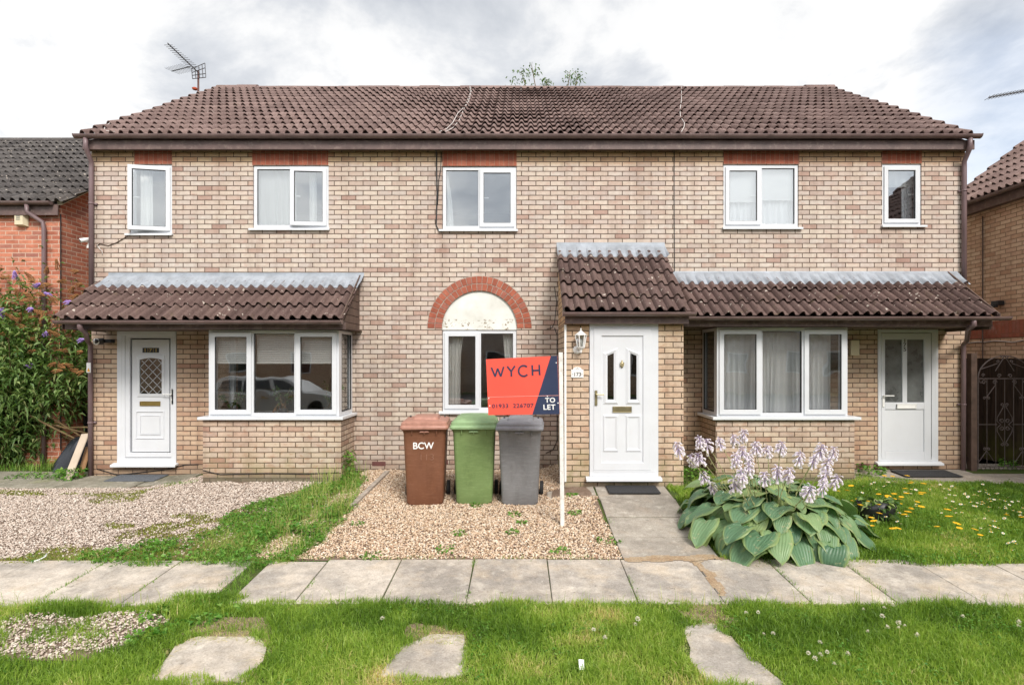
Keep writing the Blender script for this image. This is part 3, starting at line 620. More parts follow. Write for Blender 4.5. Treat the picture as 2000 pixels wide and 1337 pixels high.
# ---------------------------------------------------------------- roof tiles
def tile_field(x0, x1, ye, ze, pitch, rows, gauge, nroll, last=1.0, lift=.044, hgt=.058, seed=1):
    rnd = random.Random(seed); b = MB(); rw = (x1-x0)/nroll; cp, sp = math.cos(pitch), math.sin(pitch)
    ts = (0, .07, .18, .31, .44, .55, .62, .70, .85)
    prof = [hgt*(math.sin(PI*min(t/.64, 1))**.85 if t < .64 else 0)-(.0 if t < .64 else .002) for t in ts]
    def pt(x, s, h): return (x, ye+s*cp-h*sp, ze+s*sp+h*cp)
    for r in range(rows):
        L = gauge+.07 if r < rows-1 else gauge*last
        off = rnd.uniform(-.004, .004)
        for t in range(0, nroll, 2):
            m = min(2, nroll-t); ds = rnd.uniform(-.007, .007)+off+(-.03 if rnd.random() < .008 else 0); dh = rnd.uniform(0, .006)+.006*math.sin((x0+t*rw)*1.7+r*.6)+.004*math.sin((x0+t*rw)*4.1-r); tw = rnd.uniform(-.003, .003)
            b.rn = rnd.uniform(.02, 1); P = []
            for q in range(m):
                for tt, h in zip(ts, prof): P.append((x0+(t+q+tt)*rw, h))
            P.append((x0+(t+m)*rw, 0)); n = len(P); v = []
            s0 = r*gauge+ds
            for k, (x, h) in enumerate(P): v.append(pt(x, s0+.10, h+lift*.62+dh-.016))
            for k, (x, h) in enumerate(P): v.append(pt(x, s0, h+lift+dh+tw*k/n-.016))
            for k, (x, h) in enumerate(P): v.append(pt(x, s0-.002, h+lift+dh+tw*k/n-.003))
            for k, (x, h) in enumerate(P): v.append(pt(x, s0+.006, h+lift+dh+tw*k/n))
            for k, (x, h) in enumerate(P): v.append(pt(x, s0+L, h+lift*(1-L/(gauge+.07))))
            b.add(v, [(j*n+k, j*n+k+1, (j+1)*n+k+1, (j+1)*n+k) for j in range(4) for k in range(n-1)])
    return b
def gutter(x0, x1, yc, ztop, r=.056, step=.93, ends=True):
    b = MB(); n = 10; o = [(yc-r*math.cos(PI*k/n), ztop-r*math.sin(PI*k/n)) for k in range(n+1)]; i = [(yc+(r-.004)*math.cos(PI*k/n), ztop-(r-.004)*math.sin(PI*k/n)) for k in range(n+1)]
    ring = o+i; N = len(ring); v = [(x0, *p) for p in ring]+[(x1, *p) for p in ring]
    b.add(v, [(k, (k+1) % N, N+(k+1) % N, N+k)[::-1] for k in range(N)]+[tuple(range(N))[::-1], tuple(range(N, 2*N))])
    x = x0+.35; j = 0
    while x < x1-.2:                                        # brackets and jointing straps
        wdt = .05 if j % 4 == 3 else .014; R2 = r+(.006 if j % 4 == 3 else .004)
        a = [(yc-R2*math.cos(PI*k/n), ztop+.004-R2*math.sin(PI*k/n)) for k in range(n+1)]; c = [(yc+(r+.001)*math.cos(PI*k/n), ztop-(r+.001)*math.sin(PI*k/n)) for k in range(n+1)]
        b.prismx(a+c, x, x+wdt); x += step; j += 1
    if ends:
        for X in (x0, x1): b.prismx([(yc-(r+.004)*math.cos(PI*k/n), ztop+.003-(r+.004)*math.sin(PI*k/n)) for k in range(n+1)], X-.006, X+.006)
    return b
RX0, RX1 = -6.72, 6.98; YE, ZE = -.18, 5.135; PIT = math.atan2(RIDGE_Z-ZE+.02, RIDGE_Y-YE)
SL = math.hypot(RIDGE_Y-YE, RIDGE_Z-ZE)
roof = tile_field(RX0, RX1, YE, ZE, PIT, 14, SL/14, 92, last=1.0, seed=3).build('roof', M['tile'], house, smooth=False)
rb = MB(); rb.add([(RX0, RIDGE_Y, RIDGE_Z), (RX1, RIDGE_Y, RIDGE_Z), (RX1, 2*RIDGE_Y-YE, ZE), (RX0, 2*RIDGE_Y-YE, ZE)], [(0, 1, 2, 3)]); rb.rn = .5
rb.add([(RX0+.02, YE+.10, ZE-.03), (RX1-.02, YE+.10, ZE-.03), (RX1-.02, RIDGE_Y, RIDGE_Z-.04), (RX0+.02, RIDGE_Y, RIDGE_Z-.04)], [(0, 1, 2, 3)])
rb.build('roof_slope', M['tile'], roof)
b = MB(); x = RX0
while x < RX1-.1:                                             # half-round ridge tiles bedded end to end
    L = min(.45, RX1-x); b.rn = random.uniform(.05, 1); r = .115+random.uniform(-.004, .004); dz = random.uniform(-.006, .008)
    o = [(RIDGE_Y-r*1.15*math.cos(PI*k/10), RIDGE_Z-.015+dz+r*.9*math.sin(PI*k/10)) for k in range(11)]
    if x < RX0+.9 or x > RX1-.95: o = [(y, z+.02) for y, z in o]
    b.prismx(o, x+.003, x+L-.003); x += .45
b.build('ridge_tile', M['tile'], roof)
b = MB()
for X in (RX0+.02, RX1-.05):
    b = MB(); o = [(YE+.03, ZE-.05), (RIDGE_Y, RIDGE_Z-.06), (RIDGE_Y, RIDGE_Z+.0), (YE+.03, ZE+.01)]; b.prismx(o, X, X+.03); b.build('verge', M['mortar'], roof)
MB().box(WL-.03, WR+.03, -.152, -.13, 4.955, 5.10).build('fascia', M['fascia'], house, bevel=.003)
MB().box(WL-.03, WR+.03, -.1295, .02, 4.985, 4.995).build('soffit', M['timber_dark'], house)
gutter(V(-.2).x(148), V(-.2).x(1913), -.212, 5.155).build('gutter', M['gutter'], house)
def downpipe(pts, name='downpipe', clips=()):
    b = MB(); b.tube(pts, .034, 12)
    for z in clips:
        p = pts[-1]; b.tube([(p[0], p[1], z-.012), (p[0], p[1], z+.012)], .040, 12); b.box(p[0]-.065, p[0]+.065, p[1]+.028, p[1]+.05, z-.014, z+.014)
    return b.build(name, M['pipe'], house, smooth=True)
xl, xr = F0.x(184)-.005, F0.x(1878)
downpipe([(xl-.02+.05, -.21, 5.12), (xl+.03, -.21, 5.0), (xl+.03, -.19, 4.93), (xl, -.055, 4.80), (xl, -.055, 4.70), (xl, -.055, 2.60)], clips=(4.15,))
downpipe([(xr-.03, -.21, 5.12), (xr-.03, -.21, 5.0), (xr-.03, -.19, 4.93), (xr, -.055, 4.80), (xr, -.055, 4.70), (xr, -.055, 2.60)], clips=(4.35,))

# ---------------------------------------------------------------- lean-to roofs and porch
def lean_to(x0, x1, ye, ze, pitch, rows, last, nroll, fz0, fy, name, fx0, fx1, gx0, gx1, ztop, flx0, flx1, seed, soffit=True, gutter_ends=True):
    t = tile_field(x0, x1, ye, ze, pitch, rows, .345, nroll, last, seed=seed).build(name, M['tile_low'], house)
    S = .345*(rows-1)+.345*last; yt, zt = ye+S*math.cos(pitch), ze+S*math.sin(pitch)
    u = MB(); u.rn = .3; y0, z0 = ye+.06, ze+.035-.02; u.add([(x0+.02, y0, z0-.03), (x1-.02, y0, z0-.03), (x1-.02, -.0, ze+(0-ye)*math.tan(pitch)-.03), (x0+.02, -.0, ze+(0-ye)*math.tan(pitch)-.03)], [(0, 1, 2, 3), (3, 2, 1, 0)])
    u.build('underlay', M['timber_dark'], t)
    f = MB(); zw = ze+(0-ye)*math.tan(pitch)+.045; n = 24; vs = []
    rw = (x1-x0)/nroll
    sb = S-.16
    N = nroll*10
    for k in range(N+1):                                      # lead dressed over the rolls
        x = flx0+(flx1-flx0)*k/N; ph = ((x-x0)/rw) % 1; h = .058*(math.sin(PI*ph/.64)**.85 if ph < .64 else 0)+.030
        vs += [(x, ye+sb*math.cos(pitch)-h*math.sin(pitch), ze+sb*math.sin(pitch)+h*math.cos(pitch)+.003), (x, yt-(.050+.45*(h-.058))*math.sin(pitch), zt+(.050+.45*(h-.058))*math.cos(pitch)), (x, -.012, max(zw+.015, zt+.10)), (x, -.009, ztop)]
    f.add(vs, [(4*k+j, 4*k+4+j, 4*k+5+j, 4*k+1+j) for k in range(N) for j in range(3)])
    f.box(flx0, flx1, -.008, .002, ztop-.002, ztop+.004)
    f.build('flashing', M['lead'], t, smooth=False)
    MB().box(fx0, fx1, fy, fy+.02, fz0, ze-.005).build('fascia', M['fascia'], t, bevel=.003)
    if soffit: MB().box(fx0, fx1, fy+.0205, -.001, fz0+.012, fz0+.022).build('soffit', M['timber_dark'], t)
    gutter(gx0, gx1, ye-.035, ze+.008, .052, 1.0, gutter_ends).build('gutter', M['gutter'], t)
    return t
PL = R(36.7)
VE = V(-.964)
ltl = lean_to(-6.49, -2.46, -.964, 2.265, PL, 3, 1.0, 27, 2.157, -.865, 'lean_to_roof', V(-.86).x(127), -2.46, V(-1.0).x(108), -2.47, F0.z(533), -6.42, -2.43, 5)
ltr = lean_to(2.26, 6.70, -.964, 2.318, PL, 3, 1.0, 30, 2.195, -.865, 'lean_to_roof', 2.205, 6.68, 2.24, 6.80, F0.z(530), 2.36, F0.x(1869), 6)
# cheeks of dark boarding under the open ends of the left roof
def cheek(X, ze, parent, side):
    b = MB(); n = 7; z0 = 2.157; y0 = -.86
    for k in range(n):
        za, zb = z0+k*.115, z0+(k+1)*.115-.006; ya = max(y0, -.93+(za-ze+.06)/math.tan(PL)); yb = max(y0, -.93+(zb-ze+.06)/math.tan(PL))
        if ya > -.03: break
        yb = min(yb, -.012)
        o = [(ya, za), (-.002, za), (-.002, zb), (yb, zb)]; b.prismx(o, X-.02, X+.004+.006*side)
    b.build('cheek', M['timber_dark'], parent, bevel=.004)
    b = MB(); t = math.tan(PL); o = [(-.99, ze-.05), (-.02, ze-.05+.97*t), (-.02, ze+.06+.97*t), (-.99, ze+.05)]; b.prismx(o, X+.012, X+.03); b.build('bargeboard', M['timber_dark'], parent)
cheek(-2.51, 2.265, ltl, 1)
cheek(6.66, 2.318, ltr, 1)
b = MB(); b.box(-6.475, -6.46, -.86, -.002, 2.157, 2.30); b.build('bargeboard', M['timber_dark'], ltl)
downpipe([(-6.12, -.985, 2.26), (-6.12, -.985, 2.17), (-6.14, -.86, 2.12), (xl-.01, -.12, 2.02), (xl-.012, -.055, 1.96), (xl-.012, -.055, 1.8), (xl-.012, -.055, -.11)], clips=(.75,))
downpipe([(6.32, -.985, 2.30), (6.32, -.985, 2.21), (6.34, -.86, 2.16), (xr-.01, -.12, 2.02), (xr-.012, -.055, 1.96), (xr-.012, -.055, 1.8), (xr-.012, -.055, -.05)], clips=(1.03,))
# porch
PX0, PX1, PY = .603, 2.193, -1.29; VP_ = V(PY)
D173 = (VP_.x(1151), VP_.x(1286), VP_.z(935), VP_.z(631))
b = MB(); wall_mesh(b, PX0, PX1, -.22, 2.30, [D173], y=PY)
PP = R(37.5); zq = lambda y: 2.34+(y+1.45)*math.tan(PP)
b.add([(PX0, PY, -.22), (PX0, 0, -.22), (PX0, 0, zq(0)-.02), (PX0, PY, zq(PY)-.02)], [(3, 2, 1, 0)]); b.add([(PX1, PY, -.22), (PX1, 0, -.22), (PX1, 0, zq(0)-.02), (PX1, PY, zq(PY)-.02)], [(0, 1, 2, 3)])
porch = b.build('porch', M['brick_porch'], house)
b = MB(); b.box(PX0+.1, PX1-.1, PY+.11, -.01, -.05, 2.28, skip='f'); b.build('porch_lining', M['room'], porch)
pr = lean_to(.565, 2.235, -1.45, 2.34, PP, 5, .82, 11, V(-1.42).z(632), -1.40, 'porch_roof', .60, 2.235, .565, 2.29, F0.z(474), F0.x(1087), F0.x(1298), 9)
b = MB(); b.prismx([(-1.4, 2.33), (-.02, 2.33+1.38*math.tan(PP)), (-.02, 2.37+1.38*math.tan(PP)), (-1.4, 2.37)], .572, .60); b.build('verge', M['mortar'], pr)

# ---------------------------------------------------------------- windows
def window(x0, x1, z0, z1, parts, y=.03, name='window', glass='glass_up', sillx=(.05, .02), sash_w=.062):
    """parts: (from, to, kind, opening angle, hinge side)"""
    b = MB(); fw = .052; b.ring(x0+.004, x1-.004, z0+.03, z1-.004, fw, y-.012, y+.055)
    W_ = x1-x0
    for fx0, fx1, kind, ang, hinge in parts[:-1]: xm = x0+fx1*W_; b.box(xm-.022, xm+.022, y-.012, y+.055, z0+.03+fw, z1-.004-fw)
    win = b.build(name, M['upvc'], house, bevel=.004)
    MB().prismx([(y+.02, z0), (y+.02, z0+.029), (y-.03, z0+.029), (-.045, z0+.018), (-.048, z0+.012), (-.048, z0-.012), (-.040, z0-.012), (-.040, z0)], x0-sillx[0], x1+sillx[1]).build('sill', M['sillw'], win)
    for fx0, fx1, kind, ang, hinge in parts:
        a = x0+fx0*W_+(.02 if fx0 > 0 else .052); c = x0+fx1*W_-(.02 if fx1 < 1 else .052); d, e = z0+.03+fw, z1-.004-fw
        if kind == 'fixed':
            g = MB(); g.ring(a-.002, c+.002, d-.002, e+.002, .007, y+.006, y+.03); g.build('gasket', M['gasket'], win)
            MB().box(a+.004, c-.004, y+.014, y+.018, d+.004, e-.004).build('pane', M[glass], win)
        else:
            ov = .018; a -= ov; c += ov; d -= ov; e += ov; hx = c if hinge == 'r' else a; ang = ang if hinge == 'r' else -ang; org = Vector((hx, y-.02, 0))
            g = MB(); g.ring(a, c, d, e, sash_w, y-.034, y+.02); s_ = g.build('sash', M['upvc'], None, bevel=.005)
            g = MB(); g.ring(a+sash_w-.002, c-sash_w+.002, d+sash_w-.002, e-sash_w+.002, .007, y-.026, y); k_ = g.build('gasket', M['gasket'], None)
            p_ = MB().box(a+sash_w+.003, c-sash_w-.003, y-.014, y-.010, d+sash_w+.003, e-sash_w-.003).build('pane', M[glass], None)
            rot = Matrix.Translation(org) @ Matrix.Rotation(ang, 4, 'Z') @ Matrix.Translation(-org)
            for o in (s_, k_, p_):
                o.data.transform(rot); o.data.update(); put(o, win)
            hz = (d+e)/2; hx2 = a+.03 if hinge == 'r' else c-.03; sg = 1 if hinge == 'r' else -1; h = MB(); h.box(hx2-.012, hx2+.012, y+.021, y+.032, hz-.03, hz+.03); h.box(min(hx2-.008*sg, hx2+.11*sg), max(hx2-.008*sg, hx2+.11*sg), y+.033, y+.046, hz+.01, hz+.028)
            o = h.build('handle', M['white'], None); o.data.transform(rot); put(o, win)
    return win
window(*UP[0], [(0, 1, 'sash', R(12), 'r')])
window(*UP[1], [(0, .5, 'fixed', 0, 'r'), (.5, 1, 'sash', R(5), 'r')])
window(*UP[2], [(0, .5, 'fixed', 0, 'r'), (.5, 1, 'sash', 0, 'r')])
window(*UP[3], [(0, .5, 'sash', 0, 'l'), (.5, 1, 'fixed', 0, 'r')], sillx=(.02, .05))
window(*UP[4], [(0, 1, 'sash', 0, 'l')], sillx=(.02, .06))
window(*LOW, [(0, .5, 'sash', 0, 'r'), (.5, 1, 'fixed', 0, 'r')], glass='glass')

def bay(B, side, zs, zt, fixed, name='bay_window'):
    x0, x1, y = B; v = V(y); b = MB()
    wx0, wx1 = x0, x1
    # brick apron with its returns
    b.box(wx0, wx1, y, -.001, -.2, zs-.05, skip='bd')
    fx0, fx1 = x0+.075, x1-.03 if side == 'r' else x1-.08
    if side == 'l': fx0, fx1 = x0+.02, x1-.09
    f = MB(); y0, y1 = y+.015, y+.085
    f.ring(fx0, fx1, zs, zt, .05, y0, y1)
    ratio = [(p-(404 if side == 'r' else 1399))/(259 if side == 'r' else 258) for p in ((490, 577) if side == 'r' else (1486, 1570))]
    xm = [fx0+r*(fx1-fx0) for r in ratio]
    for m in xm: f.box(m-.024, m+.024, y0, y1, zs+.05, zt-.05)
    # the side returns: post at the corner, frame along the depth
    for X, sg in ((fx1, -1), (fx0, 1)):
        xa, xb = (X-.07, X) if sg < 0 else (X, X+.07)
        f.box(xa, xb, y1, -.012, zs, zs+.055); f.box(xa, xb, y1, -.012, zt-.05, zt); f.box(xa, xb, -.075, -.012, zs+.055, zt-.05); f.box(xa, xb, y1, y1+.055, zs+.055, zt-.05)
    bw = f.build(name, M['upvc'], house, bevel=.004)
    b.build('apron_wall', M['brick_bay'], bw)
    s = MB(); e = .055
    s.prism([(wx0-e, zs-.045), (fx1+.05 if side == 'l' else x1+.045, zs-.045), (fx1+.05 if side == 'l' else x1+.045, zs-.003), (wx0-e, zs-.003)], y-.055, -.004) if side == 'r' else s.prism([(x0-.06, zs-.045), (x1+.07, zs-.045), (x1+.07, zs-.003), (x0-.06, zs-.003)], y-.055, -.004)
    s.build('sill', M['sillw'], bw, bevel=.006)
    ed = [fx0+.05]+xm+[fx1-.05]
    for k in range(3):
        a, c = ed[k]+(.024 if k else 0), ed[k+1]-(.024 if k < 2 else 0); d, e_ = zs+.05, zt-.05
        if k == 1:
            g = MB(); g.ring(a-.002, c+.002, d-.002, e_+.002, .008, y0+.02, y0+.05); g.build('gasket', M['gasket'], bw); MB().box(a+.004, c-.004, y0+.03, y0+.034, d+.004, e_-.004).build('pane', M['glass'], bw)
        else:
            o = .02; a -= o; c += o; d -= o; e_ += o; g = MB(); g.ring(a, c, d, e_, .068, y0-.022, y0+.03); g.build('sash', M['upvc'], bw, bevel=.005)
            g = MB(); g.ring(a+.066, c-.066, d+.066, e_-.066, .008, y0-.014, y0+.01); g.build('gasket', M['gasket'], bw); MB().box(a+.071, c-.071, y0-.004, y0, d+.071, e_-.071).build('pane', M['glass'], bw)
            hx = c-.05 if k == 0 else a+.05; hb = MB(); hb.box(hx-.012, hx+.012, y0+.031, y0+.045, 1.45, 1.56); hb.build('handle', M['white'], bw)
    for X, sg in ((fx1, -1), (fx0, 1)):
        xg = X-.03 if sg < 0 else X+.03; MB().box(xg-.002, xg+.002, y1+.055, -.075, zs+.055, zt-.05).build('pane', M['glass'], bw)
        g = MB(); q = .007; xa, xb = (X-.02, X+.001) if sg < 0 else (X-.001, X+.02)
        for (ya, yb, za, zb) in ((y1+.055, -.075, zs+.055, zs+.055+q), (y1+.055, -.075, zt-.05-q, zt-.05), (y1+.055, y1+.055+q, zs+.055+q, zt-.05-q), (-.075-q, -.075, zs+.055+q, zt-.05-q)): g.box(xa, xb, ya, yb, za, zb)
        g.build('gasket', M['gasket'], bw)
    return fx0, fx1
VB = V(-.69)
bl = bay(BAYL, 'r', VB.z(813), 2.156, 0); br = bay(BAYR, 'l', VB.z(813), 2.194, 0)

# ---------------------------------------------------------------- doors
def zoomer(ox, oy, k, v): return lambda zx, zy: (v.x(ox+zx/k), v.z(oy+zy/k))
def door_frame(D, y, mat='upvc', w=.075, step=True):
    x0, x1, z0, z1 = D; b = MB(); b.ring(x0+.003, x1-.003, z0+.04, z1-.003, w, y-.012, y+.06)
    d = b.build('door', M[mat], house, bevel=.004)
    MB().prismx([(y+.03, z0), (y+.03, z0+.039), (y-.02, z0+.039), (y-.09, z0+.02), (y-.095, z0+.012), (y-.095, z0-.015), (y-.085, z0-.015), (y-.08, z0)], x0-.05, x1+.03).build('sill', M['sillw'], d, bevel=.003)
    return d
# left door
k = 2.7778; q = zoomer(0, 500, k, F0); d = door_frame(D171, .0); MB().box(D171[0]+.07, D171[0]+.128, -.010, .06, D171[2]+.10, D171[3]-.07).build('jamb', M['upvc'], d, bevel=.003)
def rp(q, a, b_, c, e): p = q(a, e); r = q(c, b_); return p[0], r[0], p[1], r[1]     # zoom box -> x0,x1,z0,z1
b = MB(); b.ring(*rp(q, 681, 420, 950, 1090), .07, -.006, .05); x0, x1, z0, z1 = rp(q, 713, 452, 915, 1062); b.box(x0, x1, .014, .055, z0, z1)
leaf = b.build('leaf', M['upvc'], d, bevel=.004)
x0, x1, z0, z1 = rp(q, 742, 530, 892, 762); gx0, gx1, gz0, gz1 = rp(q, 758, 556, 878, 746)
def arched(x0, x1, z0, z1, rise, n=10):
    return [(x0, z0), (x1, z0)]+[(x1+(x0-x1)*k/n, z1-rise+rise*math.sin(PI*(.12+.76*k/n))-rise*math.sin(PI*.12)*0) for k in range(n+1)]
o = arched(x0, x1, z0, z1, .05); i = arched(gx0, gx1, gz0, gz1+.012, .045)
b = MB(); b.loop(o, i, .004, .014, yi=-.006); b.build('moulding', M['upvc'], d, bevel=.003)
b = MB(); b.prism(i, .010, .0135); pane = b.build('pane', M['glass_dark'], d)
b = MB()                                                       # diamond leadwork
H, Wd = gz1-gz0, gx1-gx0; n = 4; sx = Wd/2.6; sz = H/4.0
def seg(p, r): 
    (xa, za), (xb, zb) = p, r; dx, dz = xb-xa, zb-za; L = math.hypot(dx, dz) or 1; nx, nz = -dz/L*.004, dx/L*.004
    b.add([(xa-nx, .006, za-nz), (xb-nx, .006, zb-nz), (xb+nx, .006, zb+nz), (xa+nx, .006, za+nz), (xa-nx, .0095, za-nz), (xb-nx, .0095, zb-nz), (xb+nx, .0095, zb+nz), (xa+nx, .0095, za+nz)], [(0, 1, 2, 3), (0, 4, 5, 1), (2, 6, 7, 3)])
slope = sz/sx
for sgn in (1, -1):
    for j in range(-8, 14):
        c0 = gz0+j*sz/1.0 if sgn > 0 else gz0+j*sz
        pts = []
        for t in np.linspace(gx0, gx1, 60):
            z = c0+sgn*slope*(t-gx0)
            if gz0 <= z <= gz1-.035*abs((t-(gx0+gx1)/2)/(Wd/2))**2: pts.append((t, z))
        if len(pts) > 1: seg(pts[0], pts[-1])
b.build('leadwork', M['metal_grey'], d)
b = MB(); b.ring(*rp(q, 735, 840, 888, 990), .014, .002, .014); b.ring(*rp(q, 757, 863, 868, 970), .012, .004, .014); x0, x1, z0, z1 = rp(q, 763, 869, 862, 964); b.box(x0, x1, .008, .0139, z0, z1); b.build('moulding', M['upvc'], d, bevel=.004)
def letterbox(r, y, mat, d):
    b = MB(); x0, x1, z0, z1 = r; b.ring(x0, x1, z0, z1, .008, y-.014, y); b.box(x0+.009, x1-.009, y-.008, y, z0+.009, z1-.009); b.build('letterbox', M[mat], d, bevel=.002)
letterbox(rp(q, 757, 787, 868, 812), .0139, 'brass', d)
x0, x1, z0, z1 = rp(q, 930, 720, 940, 803); b = MB(); b.box(x0-.006, x1+.006, -.012, -.005, z0, z1); zc = z0+.65*(z1-z0); b.tube([((x0+x1)/2, -.012, zc), ((x0+x1)/2, -.05, zc)], .009, 8); b.tube([((x0+x1)/2, -.048, zc), ((x0+x1)/2-.12, -.048, zc+.004)], .008, 8); b.lathe([(.0, -.004), (.009, -.004), (.009, .0), (0, .0)], ((x0+x1)/2, -.0135, z0+.3*(z1-z0)), 10, 'y'); b.build('handle', M['white'], d)
x0, x1, z0, z1 = rp(q, 771, 497, 860, 523); nb = MB().box(x0, x1, .008, .0139, z0, z1).build('number_plate', M['numeral_black'], d, bevel=.001)
w3 = (x1-x0)/3
for k_, ch in enumerate('171'):
    text('numeral', ch, (x0+w3*(k_+.5), .0075, (z0+z1)/2), M['brass'], nb, None, (z1-z0)*.74, .001)
    if k_: MB().box(x0+w3*k_-.002, x0+w3*k_+.002, .006, .0079, z0, z1).build('divider', M['brass'], nb)
# middle door
k = 3.7125; q = zoomer(1120, 600, k, VP_); d = door_frame(D173, PY, w=.062); MB().ring(D173[0]+.05, D173[1]-.05, D173[2]+.09, D173[3]-.05, .09, PY-.016, PY+.05).build('jamb', M['upvc'], d, bevel=.003)
b = MB(); b.ring(*rp(q, 146, 150, 560, 1180), .105, PY-.022, PY+.05); b.build('frame', M['upvc'], d, bevel=.006)
b = MB(); x0, x1, z0, z1 = rp(q, 188, 185, 517, 1140); b.box(x0, x1, PY+.026, PY+.03, z0, z1); b.build('gasket', M['gasket'], d)
b = MB(); x0, x1, z0, z1 = rp(q, 193, 191, 512, 1134); b.box(x0, x1, PY-.004, PY+.0255, z0, z1); leaf = b.build('leaf', M['upvc'], d, bevel=.003)
for mirror in (0, 1):
    f = (lambda a: a) if not mirror else (lambda a: 703-a)
    P = lambda pts: [q(f(a), e) for a, e in (pts if not mirror else pts[::-1])]
    o = P([(215, 703), (325, 703), (325, 292), (215, 332)]); i = P([(246, 668), (292, 668), (292, 331), (246, 350)])
    i0 = P([(232, 686), (308, 686), (308, 308), (232, 340)])
    b = MB(); b.loop(o, i0, PY-.006, PY-.0041, yi=PY-.020); b.loop(i0, i, PY-.020, PY-.0041, yi=PY-.008); b.build('moulding', M['upvc'], d)
    MB().prism(P([(247, 667), (291, 667), (291, 332), (247, 351)]), PY-.0075, PY-.0045).build('pane', M['glass_dark'], d)
    b = MB(); o = P([(213, 1047), (325, 1047), (325, 778), (213, 778)]); i0 = P([(222, 1036), (316, 1036), (316, 788), (222, 788)]); i = P([(236, 1022), (302, 1022), (302, 800), (236, 800)])
    b.loop(o, i0, PY-.005, PY-.0041, yi=PY-.017); b.loop(i0, i, PY-.017, PY-.0041, yi=PY-.006); b.build('moulding', M['upvc'], d)
letterbox(rp(q, 283, 717, 421, 760), PY-.0041, 'brass_old', d)
kx, kz = q(351, 410); b = MB(); b.lathe([(0, -.05), (.012, -.046), (.020, -.03), (.03, -.005), (.024, .012), (.01, .03), (.006, .05), (.0, .056)], (kx, PY-.018, kz), 10, 'z', .5); b.tube([(kx-.026, PY-.02, kz+.018), (kx-.02, PY-.03, kz-.018), (kx, PY-.034, kz-.03), (kx+.02, PY-.03, kz-.018), (kx+.026, PY-.02, kz+.018)], .005, 6); b.build('knocker', M['brass_old'], d, smooth=True)
hx, hz = q(162, 655); b = MB(); b.box(hx-.017, hx+.017, PY-.034, PY-.023, hz-.10, hz+.10); b.tube([(hx, PY-.034, hz+.05), (hx, PY-.075, hz+.05)], .009, 8); b.tube([(hx, PY-.073, hz+.05), (hx+.10, PY-.073, hz+.046)], .008, 8); b.build('handle', M['brass_old'], d)
# right door
k = 3.931; q = zoomer(1680, 620, k, F0); d = door_frame(D175, 0, w=.05); MB().box(D175[1]-.105, D175[1]-.05, -.010, .06, D175[2]+.085, D175[3]-.05).build('jamb', M['upvc'], d, bevel=.003)
x0, x1, z0, z1 = rp(q, 160, 120, 540, 1085); zm = q(0, 650)[1]; zm2 = q(0, 703)[1]
gxa, gxb = q(187, 0)[0], q(320, 0)[0]; gxc, gxd = q(356, 0)[0], q(487, 0)[0]; gt, gb = q(0, 168)[1], zm
b = MB(); 
b.box(x0, gxa, -.016, .045, z0, z1); b.box(gxd, x1, -.016, .045, z0, z1); b.box(gxb, gxc, -.0161, .045, gb, gt); b.box(gxa, gxd, -.016, .045, gt, z1); b.box(gxa, gxd, -.016, .045, zm2, gb); b.box(gxa, gxd, -.016, .045, z0, q(0, 1025)[1])
b.build('leaf', M['upvc'], d, bevel=.004)
b = MB(); xg0, xg1 = q(540, 0)[0], q(547, 0)[0]; b.box(xg0, xg0+.006, -.013, -.011, z0, z1); b.build('gasket', M['gasket'], d)
for a, c in ((gxa, gxb), (gxc, gxd)):
    MB().box(a+.001, c-.001, .006, .012, gb+.001, gt-.001).build('pane', M['frosted'], d)
b = MB(); b.box(gxa+.001, gxd-.001, -.002, .012, q(0, 1025)[1]+.001, zm2-.001); b.build('panel', M['upvc'], d, bevel=.004)
x0, x1, z0, z1 = rp(q, 272, 660, 424, 696); letterbox((x0, x1, z0, z1), -.0165, 'white', d); MB().box(x0-.004, x0+.004, -.034, -.0305, z0+.004, z1-.004).build('letterbox_shadow_strip', M['gasket'], d)  # dark strip standing in for the shadow at the letterbox's left end
hx, hz = q(172, 640); b = MB(); b.box(hx-.014, hx+.014, -.026, -.0165, hz-.09, hz+.09); zc = q(0, 598)[1]; b.tube([(hx, -.026, zc), (hx, -.065, zc)], .009, 8); b.tube([(hx, -.063, zc), (hx+.14, -.063, zc)], .009, 8); b.lathe([(0, -.003), (.007, -.003), (.007, 0), (0, 0)], (hx, -.0265, hz-.03), 10, 'y'); b.build('handle', M['white'], d)
for ch, zy in (('1', 178), ('7', 210), ('5', 243)):
    X, Z = q(337, zy); text('numeral', ch, (X, -.0185, Z), M['numeral_black'], d, None, .060, .001)

# ---------------------------------------------------------------- cables, boxes and pipes fixed to the house
def cable(pts, r, mat, name='cable'):
    b = MB(); b.tube(pts, r, 6); return b.build(name, mat, house, smooth=True)
def on(px, py, d=-.008, v=F0): return (v.x(px), v.Y+d, v.z(py))
b = MB(); pts = [(F0.x(853), -.14, F0.z(297)), on(853, 300), on(853, 340), on(854, 380), on(852, 440), on(857, 451), on(864, 452)]; b.tube(pts, .011, 6); b.tube([on(862, 298), on(861, 330), on(857, 352), on(855, 400)], .006, 6); b.build('cable', M['black'], house, smooth=True)
cable([on(1316.5, 295), on(1316.5, 400), on(1317, 500), on(1317, 532)], .006, M['black'])
def roofpt(X, s, up=.075): return (X, YE+s*math.cos(PIT)-up*math.sin(PIT), ZE+s*math.sin(PIT)+up*math.cos(PIT))
def roof_px(px, py):                                          # photo pixel to a point on the main roof slope
    lo, hi = 0, SL
    for _ in range(40):
        m = (lo+hi)/2; p = roofpt(0, m); y = HY-FPX*(p[2]-CAMZ)/(p[1]-CAMY)
        if y > py: lo = m
        else: hi = m
    p = roofpt(0, lo); return ((px-CX)*(p[1]-CAMY)/FPX, p[1], p[2])
